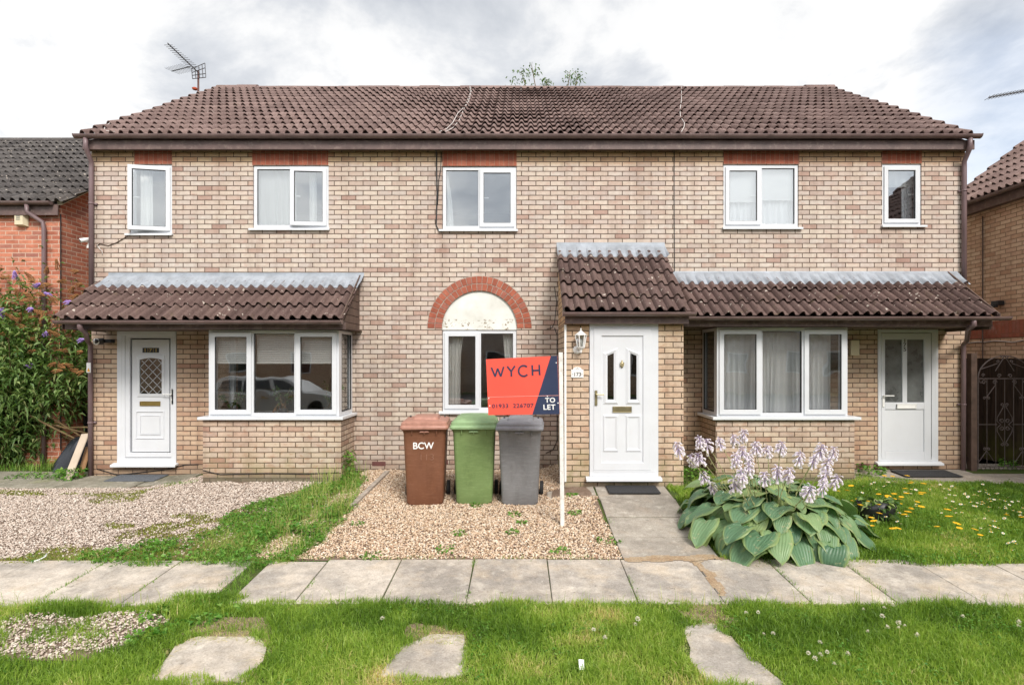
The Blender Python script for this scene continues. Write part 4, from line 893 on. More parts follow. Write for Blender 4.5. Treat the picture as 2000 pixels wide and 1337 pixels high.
for line in ([(918, 167), (921, 178), (915, 198), (905, 215), (897, 235), (884, 250), (870, 263)], [(917, 167), (919, 180), (908, 208), (895, 220), (884, 240), (872, 252), (858, 264)], [(1331, 167), (1331, 195), (1328, 215), (1329, 228), (1337, 240), (1336, 248), (1331, 262)], [(224, 263), (203, 255), (205, 248), (217, 238)]):
    cable([roof_px(*p) for p in line], .0055, M['cable_w'])
cable([on(191, 480), on(196, 476), on(212, 480), on(228, 474), on(245, 464), on(252, 459)], .007, M['timber_dark'])
cable([on(190, 478), on(196, 487), on(200, 490), on(201, 497)], .006, M['cable_w'])
cable([on(1083, 560), on(1087, 590), on(1083, 630), on(1078, 640), on(1068, 642)], .005, M['black'])
cable([on(1083, 640), on(1088, 655), on(1088, 860), on(1080, 878), on(1066, 884)], .006, M['black'])
vb = V(-.70)
cable([(vb.x(396), -.70, vb.z(918)), (vb.x(430), -.70, vb.z(926)), (vb.x(520), -.70, vb.z(924)), (vb.x(600), -.70, vb.z(925)), (vb.x(662), -.70, vb.z(922))], .006, M['black'])
cable([on(190, 915), on(215, 922), on(230, 927), on(320, 917), on(362, 907), on(388, 906)], .007, M['black'])
tag(None or MB().box(-4.66, -4.605, -.03, -.002, F0.z(856), F0.z(834)).build('meter_box', M['white'], house, bevel=.004))
b = MB(); b.box(-4.64, -4.608, -.025, -.002, F0.z(915), F0.z(872)); b.build('waste_pipe', M['metal_grey'], house, bevel=.008)
X0, X1 = F0.x(1657), F0.x(1674); MB().box(X0, X1, -.07, -.002, F0.z(694), F0.z(664)).build('meter_box', M['cream_box'], house, bevel=.008)
b = MB(); b.box(PX0-.006, PX0+.022, PY-.018, PY-.001, .1, 2.2); b.build('trunking', M['white'], porch)

# ---------------------------------------------------------------- neighbouring houses
def plane_quad(b, pts): b.add(pts, [tuple(range(len(pts)))])
lh = thing('brick_house', 'red brick house with dark grey tiled roof standing left of the terrace', 'house', (-14, 4, 0))
LX, LY = -7.81, .80; LE = 4.36; LP = math.atan(.65); VL = V(LY)
b = MB(); plane_quad(b, [(-26, LY, -.3), (LX, LY, -.3), (LX, LY, LE), (-26, LY, LE)])
plane_quad(b, [(LX, LY, -.3), (LX, 7.9, -.3), (LX, 7.9, LE), (LX, 4.32, 6.65), (LX, LY, LE)]); plane_quad(b, [(-26, 7.9, -.3), (-26, LY, -.3), (-26, LY, LE), (-26, 4.32, 6.65), (-26, 7.9, LE)]); plane_quad(b, [(LX, 7.9, -.3), (-26, 7.9, -.3), (-26, 7.9, LE), (LX, 7.9, LE)])
b.build('wall', M['red_brick'], lh)
t = tile_field(-14.2, -7.66, .68, 4.36, LP, 13, 4.33/13, 44, 1.0, seed=21).build('roof', M['tile_grey'], lh)
b = MB(); b.rn = .5; plane_quad(b, [(-26, 4.32, 6.74), (-7.66, 4.32, 6.74), (-7.66, 7.96, 4.37), (-26, 7.96, 4.37)]); plane_quad(b, [(-26, .72, 4.36), (-7.7, .72, 4.36), (-7.7, 4.32, 6.70), (-26, 4.32, 6.70)]); b.build('roof_slope', M['tile_grey'], t)
b = MB(); x = -15.0
while x < -7.8:
    b.rn = random.random()*.9+.05; b.prismx([(4.32-.12*math.cos(PI*j/8), 6.74+.10*math.sin(PI*j/8)) for j in range(9)], x, x+.445); x += .45
b.build('ridge_tile', M['tile_grey'], t)
b = MB(); b.prismx([(.74, 4.34), (4.32, 6.64), (4.32, 6.74), (.74, 4.43)], -7.82, -7.74); b.build('bargeboard', M['cream_box'], lh)
MB().box(-26, -7.78, .70, .72, 4.16, 4.34).build('fascia', M['fascia'], lh); gutter(-14, -7.85, .64, 4.37, .055, 1.0).build('gutter', M['gutter'], lh)
px_ = VL.x(91); b = MB(); b.tube([(px_-.2, .64, 4.32), (px_-.2, .64, 4.20), (px_-.02, .74, 4.05), (px_, .745, 3.95), (px_, .745, -.1)], .035, 10); b.build('downpipe', M['pipe'], lh, smooth=True)
b = MB(); b.tube([(LX+.006, LY-.006, 4.2), (LX+.006, LY-.006, .2)], .010, 5); b.build('cable', M['black'], lh)
rh = thing('brick_house', 'buff brick house with a red brick band behind the iron gate on the right', 'house', (12, -1, 0))
HX, HE, HF = 8.66, 4.72, 2.45; tp = .80
b = MB(); plane_quad(b, [(HX, HF, -.3), (HX, -7, -.3), (HX, -7, HE), (HX, HF, HE)][::1]); plane_quad(b, [(17, HF, -.3), (HX, HF, -.3), (HX, HF, HE), (12.8, HF, HE+4.14*tp), (17, HF, HE)]); plane_quad(b, [(HX, -7, -.3), (17, -7, -.3), (17, -7, HE), (12.8, -7, HE+4.14*tp), (HX, -7, HE)])
plane_quad(b, [(17, -7, -.3), (17, HF, -.3), (17, HF, HE), (17, -7, HE)]); b.build('wall', M['buff2'], rh)
VR = V(1.6); MB().box(HX-.012, HX+.02, -6.9, HF-.05, 2.12, 2.42).build('brick_band', M['red_band'], rh)
t = tile_field(-7.2, HF+.18, 8.42, HE-.06, math.atan(tp), 16, .335, 64, 1.0, seed=31)
for i, (x, y, z) in enumerate(t.v): t.v[i] = (y, -x-(-HF-.18-7.2)-7.2-0, z) if False else (y, (HF+.18-7.2)-x, z)
t.f = [f[::1] for f in t.f]
t = t.build('roof', M['tile'], rh)
b = MB(); b.rn = .4; plane_quad(b, [(8.46, -7.2, HE-.09), (8.46, HF+.15, HE-.09), (12.8, HF+.15, HE+4.32*tp-.09), (12.8, -7.2, HE+4.32*tp-.09)]); plane_quad(b, [(12.8, -7.2, HE+4.32*tp), (12.8, HF+.15, HE+4.32*tp), (17.2, HF+.15, HE-.1), (17.2, -7.2, HE-.1)]); b.build('roof_slope', M['tile'], t)
MB().box(8.50, 8.52, -7.1, HF+.1, HE-.24, HE-.06).build('fascia', M['fascia'], rh); MB().box(8.5205, HX, -7.1, HF+.1, HE-.23, HE-.215).build('soffit', M['fascia'], rh)
b = gutter(-7.1, HF+.15, 8.42, HE-.04, .055, 1.0); b.v = [(y, -x-(7.1-HF-.15)+0, z) for x, y, z in b.v]; b.build('gutter', M['gutter'], rh)
b = MB(); b.tube([(HX-.012, .9+.2*k, 2.06-.012*math.sin(k*1.3)-.02*(k % 3 == 1)) for k in range(8)], .008, 5); b.build('cable', M['cable_w'], rh)
b = MB(); b.tube([(HX-.02, 1.75, 4.4), (HX-.02, 1.75, .3)], .012, 5); b.build('cable', M['timber_dark'], rh)
b = MB(); b.box(HX-.14, HX-.0, 1.28, 1.42, 2.70, 2.78); b.box(HX-.2, HX-.10, 1.30, 1.40, 2.66, 2.71); b.build('floodlight', M['black'], None, bevel=.01); tag(COL.objects[-1] if False else bpy.data.objects['floodlight'], 'small black floodlight on the side wall of the right-hand house', 'floodlight')
# alarm box
ab = thing('alarm_box', 'cream alarm box under the gutter of the red brick house', 'alarm box', (VL.x(46), LY, VL.z(427)))
x0, x1, z0, z1 = VL.x(36), VL.x(57), VL.z(443), VL.z(411)
b = MB(); b.add([(x0, LY-.02, z0), (x1, LY-.02, z0), (x1, LY-.02, z1), (x0, LY-.02, z1), (x0+.01, LY-.09, z0+.02), (x1-.035, LY-.09, z0+.02), (x1-.035, LY-.09, z1-.01), (x0+.01, LY-.09, z1-.01)], [(4, 5, 6, 7), (0, 1, 5, 4), (1, 2, 6, 5), (2, 3, 7, 6), (3, 0, 4, 7)]); b.box(x0, x1, LY-.02, LY-.001, z0, z1)
b.build('casing', M['cream_box'], ab)
b = MB(); xc = (x0+x1)/2-.02
for dz, wd, th, sk in ((.075, .075, .030, .012), (.02, .065, .012, 0), (-.01, .065, .010, 0), (-.035, .065, .008, 0)): b.prism([(xc-wd/2-sk, (z0+z1)/2+dz-th/2), (xc+wd/2-sk, (z0+z1)/2+dz-th/2), (xc+wd/2+sk, (z0+z1)/2+dz+th/2), (xc-wd/2+sk, (z0+z1)/2+dz+th/2)], LY-.094, LY-.0905)
b.build('printed_mark', M['mat_grey'], ab)

# ---------------------------------------------------------------- fence and gate on the right
FA, FB = Vector((8.16, -.6)), Vector((7.02, 3.35))
fr = thing('fence', 'tall dark brown board fence behind the wrought iron gate', 'fence', (FA.x, FA.y, 0)); b = MB(); n = 34
for k in range(n):
    p, q = FA.lerp(FB, k/n), FA.lerp(FB, (k+.93)/n); nn = Vector((-(q-p).y, (q-p).x)).normalized()*.01*(1 if k % 2 else .2); h = 1.745+random.uniform(-.008, .008)
    P = [p+nn, q+nn, q+nn*1+Vector((.02, .004)), p+nn+Vector((.02, .004))]; b.add([(v.x, v.y, .06) for v in P]+[(v.x, v.y, h) for v in P], [(3, 2, 1, 0), (4, 5, 6, 7)]+[(j, (j+1) % 4, 4+(j+1) % 4, 4+j) for j in range(4)])
b.build('board_panel', M['fence'], fr)
b = MB()
for k in (0, .45, .98): p = FA.lerp(FB, k); b.box(p.x+.03, p.x+.12, p.y-.04, p.y+.05, -.1, 1.70)
fo = b.build('post', M['fence'], fr)
gt_ = thing('garden_gate', 'wrought iron gate with scrolls and an arched top beside the right downpipe', 'gate', (7.12, -.03, 0))
GX0, GX1, GY = 7.13, 7.96, -.04; gm = (GX0+GX1)/2; gz_ = lambda py: F0.z(py); gx_ = lambda px: F0.x(px)+.0
def rod(b, pts, r=.006): b.tube([(x, GY, z) for x, z in pts], r, 6)
b = MB(); zr, zm_, zb = gz_(739), gz_(828), gz_(915)
for X in (GX0, GX1): rod(b, [(X, zb+.0), (X, zr)], .009)
rod(b, [(GX0-.03, zr), (GX1+.03, zr)], .008); rod(b, [(GX0, zb+.04), (GX1, zb+.04)], .007)
rod(b, [(gm-.415*math.cos(PI*k/24), zr+.355*math.sin(PI*k/24)) for k in range(25)], .009)
b.build('gate_frame', M['iron'], gt_)
for k in range(1, 6):
    X = GX0+(GX1-GX0)*k/6; b = MB(); rod(b, [(X, zb+.04), (X, zr)], .005); b.build('bar', M['iron'], gt_)
def scroll(b, cx, cz, r, sx=1, sz=1, turns=1.15, end=None):
    pts = [(cx+sx*r*(1-.62*k/22)*math.cos(2*PI*turns*k/22), cz+sz*r*(1-.62*k/22)*math.sin(2*PI*turns*k/22)) for k in range(23)]
    rod(b, ([end] if end else [])+pts, .0058)
b = MB(); rod(b, [(GX0, zm_), (gm-.12, zm_)], .006); rod(b, [(gm+.12, zm_), (GX1, zm_)], .006)
cz = zm_
for sx in (1, -1):
    for sz in (1, -1):
        rod(b, [(gm+sx*.015, cz+sz*.285), (gm+sx*.115, cz+sz*.11), (gm+sx*.118, cz+sz*.05), (gm+sx*.06, cz+sz*.0)], .006); scroll(b, gm+sx*.035, cz+sz*.305, .026, sx, sz); scroll(b, gm+sx*.045, cz+sz*.055, .036, sx, sz)
b.build('scrollwork', M['iron'], gt_)
for X, sx in ((GX0, 1), (GX1, -1)):
    b = MB()
    for xa in (.03, .2): scroll(b, X+sx*(xa+.06), zr-.055, .035, sx, 1)
    rod(b, [(X+sx*.02, zr-.02), (X+sx*.03, zr-.06), (X+sx*.1, zr-.07)], .005); rod(b, [(X+sx*.26, zr-.03), (X+sx*.27, zr-.10), (X+sx*.13, zr-.29)], .006); scroll(b, X+sx*.10, zr-.30, .022, sx, 1); scroll(b, X+sx*.165, zr-.30, .022, -sx, 1)
    rod(b, [(X+sx*.02, zr+.14), (X+sx*.30, zr+.235)], .006); rod(b, [(gm-sx*.0-.0, zr+.35), (X+sx*.27, zr+.12)], .006); scroll(b, X+sx*.31, zr+.265, .024, sx, 1); scroll(b, X+sx*.08, zr+.055, .026, sx, 1); scroll(b, X+sx*.33, zr+.045, .032, sx, 1); scroll(b, gm-sx*.035, zr+.335, .024, -sx, 1)
    rod(b, [(X+sx*.015, zb+.12), (X+sx*.135, zb+.29)], .006); scroll(b, X+sx*.105, zb+.315, .024, sx, 1); scroll(b, X+sx*.165, zb+.315, .024, -sx, 1); rod(b, [(X+sx*.135, zb+.29), (X+sx*.25, zb+.12)], .005); b.build('scrollwork', M['iron'], gt_)
b = MB()
for k in range(6): scroll(b, GX0+.07+k*.138, zb+.03, .05, 1, -1, .5)
b.build('scrollwork', M['iron'], gt_)
tag(MB().box(F0.x(1892.5), F0.x(1904), -.05, .045, -.1, F0.z(690)).build('gate_post', M['timber_dark'], bevel=.006), 'dark brown timber gate post against the right corner of the terrace', 'post')

# ---------------------------------------------------------------- aerials
ta = thing('tv_aerial', 'dark metal television aerial with two booms on a pole over the left roof end', 'aerial', (-6.79, 3.17, 6.4)); ax, ay, az = -6.79, 3.17, 7.80
b = MB(); b.tube([(ax, ay, 5.9), (ax, ay, az+.03)], .020, 8); b.build('pole', M['rust'], ta)
b = MB(); b.tube([(ax, ay+.05, az-.02), (ax, ay-1.06, az+.02)], .012, 6)
for k in range(14): y = ay-.15-.068*k; L = .12-.003*k; b.tube([(ax-L, y, az+.0), (ax+L, y, az+.0)], .005, 4)
b.build('boom', M['aerial'], ta)
b = MB(); A = Vector((ax-.03, ay-.25, az-.02)); B = Vector((ax-.62, ay+.1, az+.06)); b.tube([A, B], .011, 6); dirn = (B-A).normalized(); sd_ = Vector((-dirn.y, dirn.x, 0))
for k in range(9): p = A.lerp(B, .12+.85*k/8); b.tube([p+sd_*.16, p-sd_*.16], .0035, 4)
b.build('boom', M['aerial'], ta)
b = MB(); cz = az+.02; y = ay-.02
for (xa, za, xb, zb_) in ((-.15, .03, .13, .15), (-.13, -.18, .15, -.15), (-.15, .03, -.13, -.18), (.13, .15, .15, -.15), (-.145, -.05, .135, .05), (-.14, -.11, .145, -.07), (0, .09, .02, -.165), (-.08, .06, -.06, -.17), (.07, .12, .09, -.16)): b.tube([(ax+xa+.02, y, cz+za), (ax+xb+.02, y, cz+zb_)], .009, 4)
b.build('reflector', M['aerial'], ta)
b = MB(); b.lathe([(0, -.03), (.05, -.02), (.06, .01), (.02, .03), (0, .03)], (ax-.07, ay, az-.36), 7); b.build('clamp', plain('orange_tape', (.55, .10, .04), .7), ta)
ra = thing('tv_aerial', 'thin television aerial boom at the right edge above the neighbouring roof', 'aerial', (9.6, 1.5, 5.4)); b = MB(); b.tube([(9.5, 1.5, 5.2), (9.5, 1.5, 6.75)], .02, 8); b.build('pole', M['aerial'], ra)
b = MB(); b.tube([(8.55, 1.5, 6.50), (9.55, 1.5, 6.68)], .012, 6)
for k in range(15): x = 8.57+.062*k; z = 6.50+.18*(x-8.55); b.tube([(x, 1.38, z), (x, 1.62, z)], .005, 4); b.tube([(x, 1.5, z-.02), (x, 1.5, z+.03)], .006, 4)
b.build('boom', M['aerial'], ra)
b = MB(); b.box(9.38, 9.52, 1.46, 1.54, 6.62, 6.86); b.build('reflector', M['aerial'], ra)

# ---------------------------------------------------------------- fittings on the walls
ln = thing('wall_lantern', 'white traditional lantern on the brick beside the middle front door', 'wall lamp', (VP_.x(1132), PY, VP_.z(666))); lx, ly = VP_.x(1133), PY-.10
zt, z1, z2, zb = VP_.z(641), VP_.z(655), VP_.z(678), VP_.z(690)
b = MB(); b.lathe([(.002, zt), (.010, zt-.012), (.006, zt-.03), (.03, zt-.05), (.07, z1+.012), (.082, z1+.004), (.082, z1), (.03, z1-.004)][::-1], (lx, ly, 0), 6); b.build('cap', M['white'], ln)
b = MB()
for k in range(6):
    a = 2*PI*k/6+.1; b.tube([(lx+.074*math.cos(a), ly+.074*math.sin(a), z1), (lx+.046*math.cos(a), ly+.046*math.sin(a), z2)], .0075, 5)
b.lathe([(.0, z2+.003), (.054, z2+.003), (.050, z2-.010), (.02, z2-.03), (.012, zb+.01), (0, zb)][::-1], (lx, ly, 0), 8); b.build('cage', M['white'], ln)
b = MB(); b.lathe([(.068, z1-.002), (.040, z2)][::-1], (lx, ly, 0), 6); b.build('glass', M['glass'], ln); b = MB(); b.lathe([(0, z2+.01), (.018, z2+.02), (.022, z2+.06), (.012, z2+.10), (0, z2+.105)], (lx, ly, 0), 8); b.build('bulb', M['sign_white'], ln, smooth=True)
b = MB(); px_ = VP_.x(1127); b.lathe([(0, -.03), (.028, -.028), (.052, -.014), (.058, -.001), (0, -.001)], (px_, PY, z2-.035), 14, 'y'); b.tube([(px_, PY-.02, z2-.04), (px_+.01, PY-.07, z2-.075), (lx, ly, z2-.04)], .012, 7); b.build('backplate', M['white'], ln, smooth=True)
hp = thing('house_number_plaque', 'small arched white number plaque below the lantern', 'sign', (VP_.x(1127), PY, VP_.z(727))); x0, x1, z0, z1 = VP_.x(1115.5), VP_.x(1139.5), VP_.z(737), VP_.z(722); xm = (x0+x1)/2
o = [(x0, z0), (x1, z0), (x1, z1+.004), (x1-.022, z1+.004)]+[(xm+.058*math.cos(PI*k/10), z1+.004+.034*math.sin(PI*k/10)) for k in range(11)]+[(x0+.022, z1+.004), (x0, z1+.004)]
MB().prism(o, PY-.014, PY-.001).build('plate', M['white'], hp, bevel=.002); text('numeral', '·173·', (xm, PY-.016, z0+.045), M['numeral_black'], hp, .135, .052, .0012); b = MB(); b.prism([(xm-.035, z1+.008), (xm, z1+.026), (xm+.035, z1+.008), (xm, z1+.018)], PY-.0165, PY-.0145); b.build('motif', M['mat_grey'], hp)
fl = thing('floodlight', 'black security floodlight above and left of the left front door', 'floodlight', (F0.x(215), 0, F0.z(666))); X, Z = F0.x(214), F0.z(666); b = MB(); b.box(X-.06, X+.09, -.10, -.002, Z-.03, Z+.025); b.tube([(X-.02, -.09, Z), (X-.12, -.14, Z-.005)], .045, 12); b.build('housing', M['black'], fl, bevel=.008)
b = MB(); b.lathe([(0, .0), (.05, -.001), (.052, .008), (.0, .012)], (X-.10, -.155, Z-.012), 14, 'y', 1); o = b.build('lens', M['sign_white'], fl, smooth=True)
cc = thing('security_camera', 'white bullet security camera on the left edge of the terrace', 'camera', (WL-.05, .1, F0.z(472))); X, Z = F0.x(168), F0.z(468); b = MB(); b.tube([(X+.02, .04, Z+.012), (X-.05, -.06, Z-.025)], .032, 12); b.build('body', M['white'], cc, smooth=True); b = MB(); b.tube([(X-.047, -.0595, Z-.0235), (X-.052, -.064, Z-.027)], .026, 12); b.build('lens', M['black'], cc)
b = MB(); b.tube([(X+.01, .06, Z-.03), (X+.01, .06, Z-.10)], .022, 8); b.box(X-.02, X+.10, .04, .10, Z-.12, Z-.07); b.build('bracket', M['white'], cc)
st = thing('warning_sticker', 'small white and amber sticker on the lower left downpipe', 'sticker', (xl, -.09, F0.z(717))); b = MB(); b.box(xl-.045, xl+.02, -.094, -.091, F0.z(727), F0.z(708)); b.build('backing', M['sign_white'], st); b = MB(); b.prism([(xl-.037, F0.z(725)), (xl+.012, F0.z(725)), (xl-.012, F0.z(718))], -.0965, -.0945); b.build('printed_triangle', plain('amber_print', (.75, .33, .02), .6), st)
def mat_(name, pts, m, label, h=.018):
    P = GP(pts); b = MB(); zc = gz(P[:, 0], P[:, 1])+.022; n = len(P)
    b.add([(x, y, float(z)) for (x, y), z in zip(P, zc)]+[(x, y, float(z)+h) for (x, y), z in zip(P, zc)], [(0, 1, 2, 3)[::-1], (4, 5, 6, 7)]+[(j, (j+1) % 4, 4+(j+1) % 4, 4+j) for j in range(4)])
    tag(b.build(name, M[m], bevel=.004), label, 'doormat')
def wmat(x0, x1, y0, y1, m, label):
    b = MB(); c = [(x0, y0), (x1, y0), (x1, y1), (x0, y1)]; z = [float(gz(x, y))+.026 for x, y in c]; b.add([(x, y, k) for (x, y), k in zip(c, z)]+[(x, y, k+.014) for (x, y), k in zip(c, z)], [(3, 2, 1, 0), (4, 5, 6, 7)]+[(j, (j+1) % 4, 4+(j+1) % 4, 4+j) for j in range(4)])
    tag(b.build('doormat', M[m], bevel=.004), label, 'doormat')
wmat(-6.20, -5.45, -.42, -.06, 'mat_grey', 'grey doormat on the mossy slabs at the left front door')
wmat(1.14, 1.80, -1.66, -1.34, 'mat_black', 'dark doormat on the grey path at the middle front door')
wmat(5.70, 6.55, -.50, -.13, 'mat_black', 'black doormat on the grass edge at the right front door')

# ---------------------------------------------------------------- wheelie bins
def rrect(w, d, r, yc=0, n=5):
    P = []
    for cx, cy, a0 in ((w/2-r, d/2-r, 0), (-w/2+r, d/2-r, 90), (-w/2+r, -d/2+r, 180), (w/2-r, -d/2+r, 270)):
        for k in range(n+1): a = R(a0+90*k/n); P.append((cx+r*math.cos(a), cy+r*math.sin(a)+yc))
    return P
def loft(b, rings):
    n = len(rings[0][0]); v = []
    for P, z in rings: v += [(x, y, z) for x, y in P]
    b.add(v, [(i*n+k, i*n+(k+1) % n, (i+1)*n+(k+1) % n, (i+1)*n+k) for i in range(len(rings)-1) for k in range(n)]+[tuple(range(n-1, -1, -1)), tuple((len(rings)-1)*n+k for k in range(n))])
def make_bin(label, body, lid, loc, rot, lidkind, hs=1.0, group=None):
    t = thing('wheelie_bin', label, 'bin', loc, group); objs = []
    b = MB(); wb, wt = .455, .525; 
    rings = [(rrect(wb-.03, .50, .05), .0), (rrect(wb, .52, .05), .025)]+[(rrect(wb+(wt-wb)*f, .52+.13*f, .05, -.0), .025+.88*f) for f in (.2, .5, .8, .96)]+[(rrect(wt+.02, .67, .05), .905), (rrect(wt+.045, .69, .05), .915), (rrect(wt+.045, .69, .05), .955)]
    loft(b, rings); objs.append(b.build('body', M[body], None, smooth='auto'))
    b = MB()
    for x in (-.15, 0, .15): b.box(x-.006, x+.006, -.352, -.30, .86, .915)
    objs.append(b.build('rim_rib', M[body], None, bevel=.003))
    b = MB(); W0, D0 = .595, .745
    rl = [(rrect(W0, D0, .05, -.005), .925), (rrect(W0+.006, D0+.006, .05, -.005), .945), (rrect(W0-.008, D0-.01, .05, -.003), .965), (rrect(W0-.018, D0-.03, .05, .0), .972), (rrect(W0-.028, D0-.035, .05, .0), 1.0), (rrect(W0-.06, D0-.07, .06, .0), 1.012)]
    if lidkind == 'dome': rl += [(rrect(W0-.09, D0-.10, .07, 0), 1.03), (rrect(W0-.20, D0-.25, .09, .03), 1.062), (rrect(W0-.36, D0-.42, .07, .05), 1.07)]
    else: rl += [(rrect(W0-.10, D0-.12, .06, .01), 1.02), (rrect(W0-.26, D0-.30, .05, .02), 1.024), (rrect(W0-.29, D0-.32, .05, .02), 1.055), (rrect(W0-.35, D0-.40, .04, .02), 1.06)]
    loft(b, rl); objs.append(b.build('lid', M[lid], None, smooth='auto'))
    b = MB(); b.prism([(-.06, .885), (.06, .885), (.05, .905), (-.05, .905)], -.352, -.335); b.box(-.20, .20, -.379, -.372, .930, .944); objs.append(b.build('moulded_grip', M[lid], None, bevel=.003))
    b = MB(); b.tube([(-.24, .40, .965), (.24, .40, .965)], .015, 8)
    for x in (-.2, .2): b.box(x-.015, x+.015, .33, .41, .95, .98)
    objs.append(b.build('handle', M[body], None))
    for s_ in (-1, 1):
        b = MB(); b.lathe([(.03, -.02), (.085, -.024), (.1, -.016), (.1, .016), (.085, .024), (.03, .02)], (s_*.268, .235, .10), 20, 'x'); wl = b.build('wheel', M['rubber'], None, smooth=False); objs.append(wl)
        if lidkind != 'dome': b = MB(); b.lathe([(0, -.012), (.012, -.012), (.012, .012), (0, .012)], (s_*.225, -.22+.4, 1.03), 8, 'x'); objs.append(b.build('hinge_pin', M['black'], None))
    Rm = Matrix.Rotation(rot, 4, 'Z') @ Matrix.Scale(hs, 4, (0, 0, 1))
    for o in objs: o.data.transform(Rm); o.location = loc; put(o, t)
    return t, Rm
def binloc(px, yf): v = V(yf); return (v.x(px), yf+.27, float(gz(v.x(px), yf+.1))+.012)
B1, m1 = make_bin('brown wheelie bin with white letters on its front, left of the green bin', 'bin_brown', 'bin_brown_lid', binloc(826.5, -1.80), R(4), 'flat', 1.035, 'bins in a row on the pebbles')
make_bin('green wheelie bin with a domed lid between the brown and grey bins', 'bin_green', 'bin_green_lid', binloc(925, -1.76), R(1), 'dome', 1.03, 'bins in a row on the pebbles')
make_bin('grey wheelie bin under the red letting board', 'bin_grey', 'bin_grey_lid', binloc(1017, -1.80), R(-3), 'flat', 1.02, 'bins in a row on the pebbles')
make_bin('black wheelie bin half hidden behind the flowering shrub', 'black', 'black', (-8.05, 1.6, -.08), R(80), 'flat', 1.0)
def on_bin(body, x, z, w, h, mat, name, par, bold=0):
    me = text_mesh(name, body, .1, M[mat], w, h, bold); o = bpy.data.objects.new(name, me); COL.objects.link(o)
    f = (z-.025)/.88; yf = -(.26+.065*f)-.004
    me.transform(Matrix.Translation((x, yf, z)) @ Matrix.Rotation(.074, 4, 'X')); me.transform(m1); o.location = par.location; put(o, par)
on_bin('BCW', -.01, .725, .255, .082, 'sign_white', 'lettering', B1, .0016); on_bin('113', .035, .585, .16, .072, 'scratch', 'scratch_mark', B1, -.0022)

# ---------------------------------------------------------------- letting board
SYY = -2.55; vs_ = V(SYY); sx0 = vs_.x(1098.5); sgz = float(gz(sx0, SYY))
sg = thing('letting_sign', 'red and navy letting board on a white wooden post in front of the bins', 'sign', (sx0, SYY, sgz))
b = MB(); ztp = vs_.z(688); xt = vs_.x(1095); w = .0225
b.add([(sx0-w, SYY-.022, sgz-.1), (sx0+w, SYY-.022, sgz-.1), (sx0+w, SYY+.022, sgz-.1), (sx0-w, SYY+.022, sgz-.1), (xt-w, SYY-.022, ztp), (xt+w, SYY-.022, ztp), (xt+w, SYY+.022, ztp), (xt-w, SYY+.022, ztp)], [(0, 1, 5, 4), (1, 2, 6, 5), (2, 3, 7, 6), (3, 0, 4, 7), (4, 5, 6, 7)])
b.build('post', M['post_paint'], sg, bevel=.003)
BW, BH = .86, .648; U = lambda u: -BW+BW*u; Zv = lambda v: BH/2-BH*v
SM = Matrix.Translation((.432, SYY-.045, 1.452)) @ Matrix.Rotation(R(-19.7), 4, 'Z') @ Matrix.Rotation(R(-2.6), 4, 'Y')
def sb(b, name, mat, par): o = b.build(name, mat, None); o.data.transform(SM); put(o, par); return o
b = MB(); b.box(-BW, 0, -.003, .003, -BH/2, BH/2); board = sb(b, 'board', M['coral'], sg)
du0, du1 = .915, .628
b = MB(); b.prism([(U(du1), -BH/2), (0, -BH/2), (0, BH/2), (U(du0), BH/2)], -.0045, -.0032); sb(b, 'navy_panel', M['navy'], board)
b = MB(); b.box(-BW, -.001, -.0062, -.0047, Zv(.683), Zv(.676)); sb(b, 'joint_strip', plain('pale_edge', (.80, .38, .33), .5), board)
def strokes(b, lines, th, y0=-.0075, y1=-.0034):
    for P in lines:
        for (xa, za), (xb, zb_) in zip(P[:-1], P[1:]):
            dx, dz = xb-xa, zb_-za; L = math.hypot(dx, dz); nx, nz = -dz/L*th/2, dx/L*th/2
            b.prism([(xa+nx, za+nz), (xa-nx, za-nz), (xb-nx, zb_-nz), (xb+nx, zb_+nz)], y0, y1)
            y0 -= .00002
b = MB(); zt_, zb2 = Zv(.145), Zv(.325); hz = lambda v: zt_+(zb2-zt_)*v
strokes(b, [[(U(.075), hz(.04)), (U(.125), hz(.95)), (U(.165), hz(.15)), (U(.205), hz(.95)), (U(.253), hz(.02))]], .018)
strokes(b, [[(U(.305), hz(.0)), (U(.358), hz(.5)), (U(.412), hz(-.02))], [(U(.358), hz(.48)), (U(.358), hz(1.0))]], .018)
cxx, rr = U(.532), .060; strokes(b, [[(cxx+rr*math.cos(R(a)), hz(.5)+rr*math.sin(R(a))) for a in range(45, 316, 15)]], .018)
strokes(b, [[(U(.655), hz(-.02)), (U(.655), hz(.98))], [(U(.752), hz(-.03)), (U(.752), hz(.97))], [(U(.655), hz(.5)), (U(.752), hz(.5))]], .018)
sb(b, 'lettering', M['navy'], board)
def stext(body, u0, u1, v0, v1, mat, bold):
    me = text_mesh('lettering', body, .1, M[mat], abs(U(u1)-U(u0)), abs(Zv(v1)-Zv(v0)), bold, spacing=1.08); me.transform(Matrix.Translation(((U(u0)+U(u1))/2, -.0065, (Zv(v0)+Zv(v1))/2))); me.transform(SM)
    put(link('lettering', me), board)
stext('01933  226707', .062, .650, .806, .874, 'navy', 0); stext('TO', .812, .948, .715, .798, 'sign_white', .0022); stext('LET', .785, .948, .832, .920, 'sign_white', .0022)
b = MB()
for u, v in ((.028, .835), (.985, .81), (.845, .69), (.018, .70), (.985, .12)): b.lathe([(0, -.010), (.007, -.009), (.007, -.0046), (0, -.0046)], (U(u), 0, Zv(v)), 8, 'y')
sb(b, 'fixing', M['sign_white'], board)

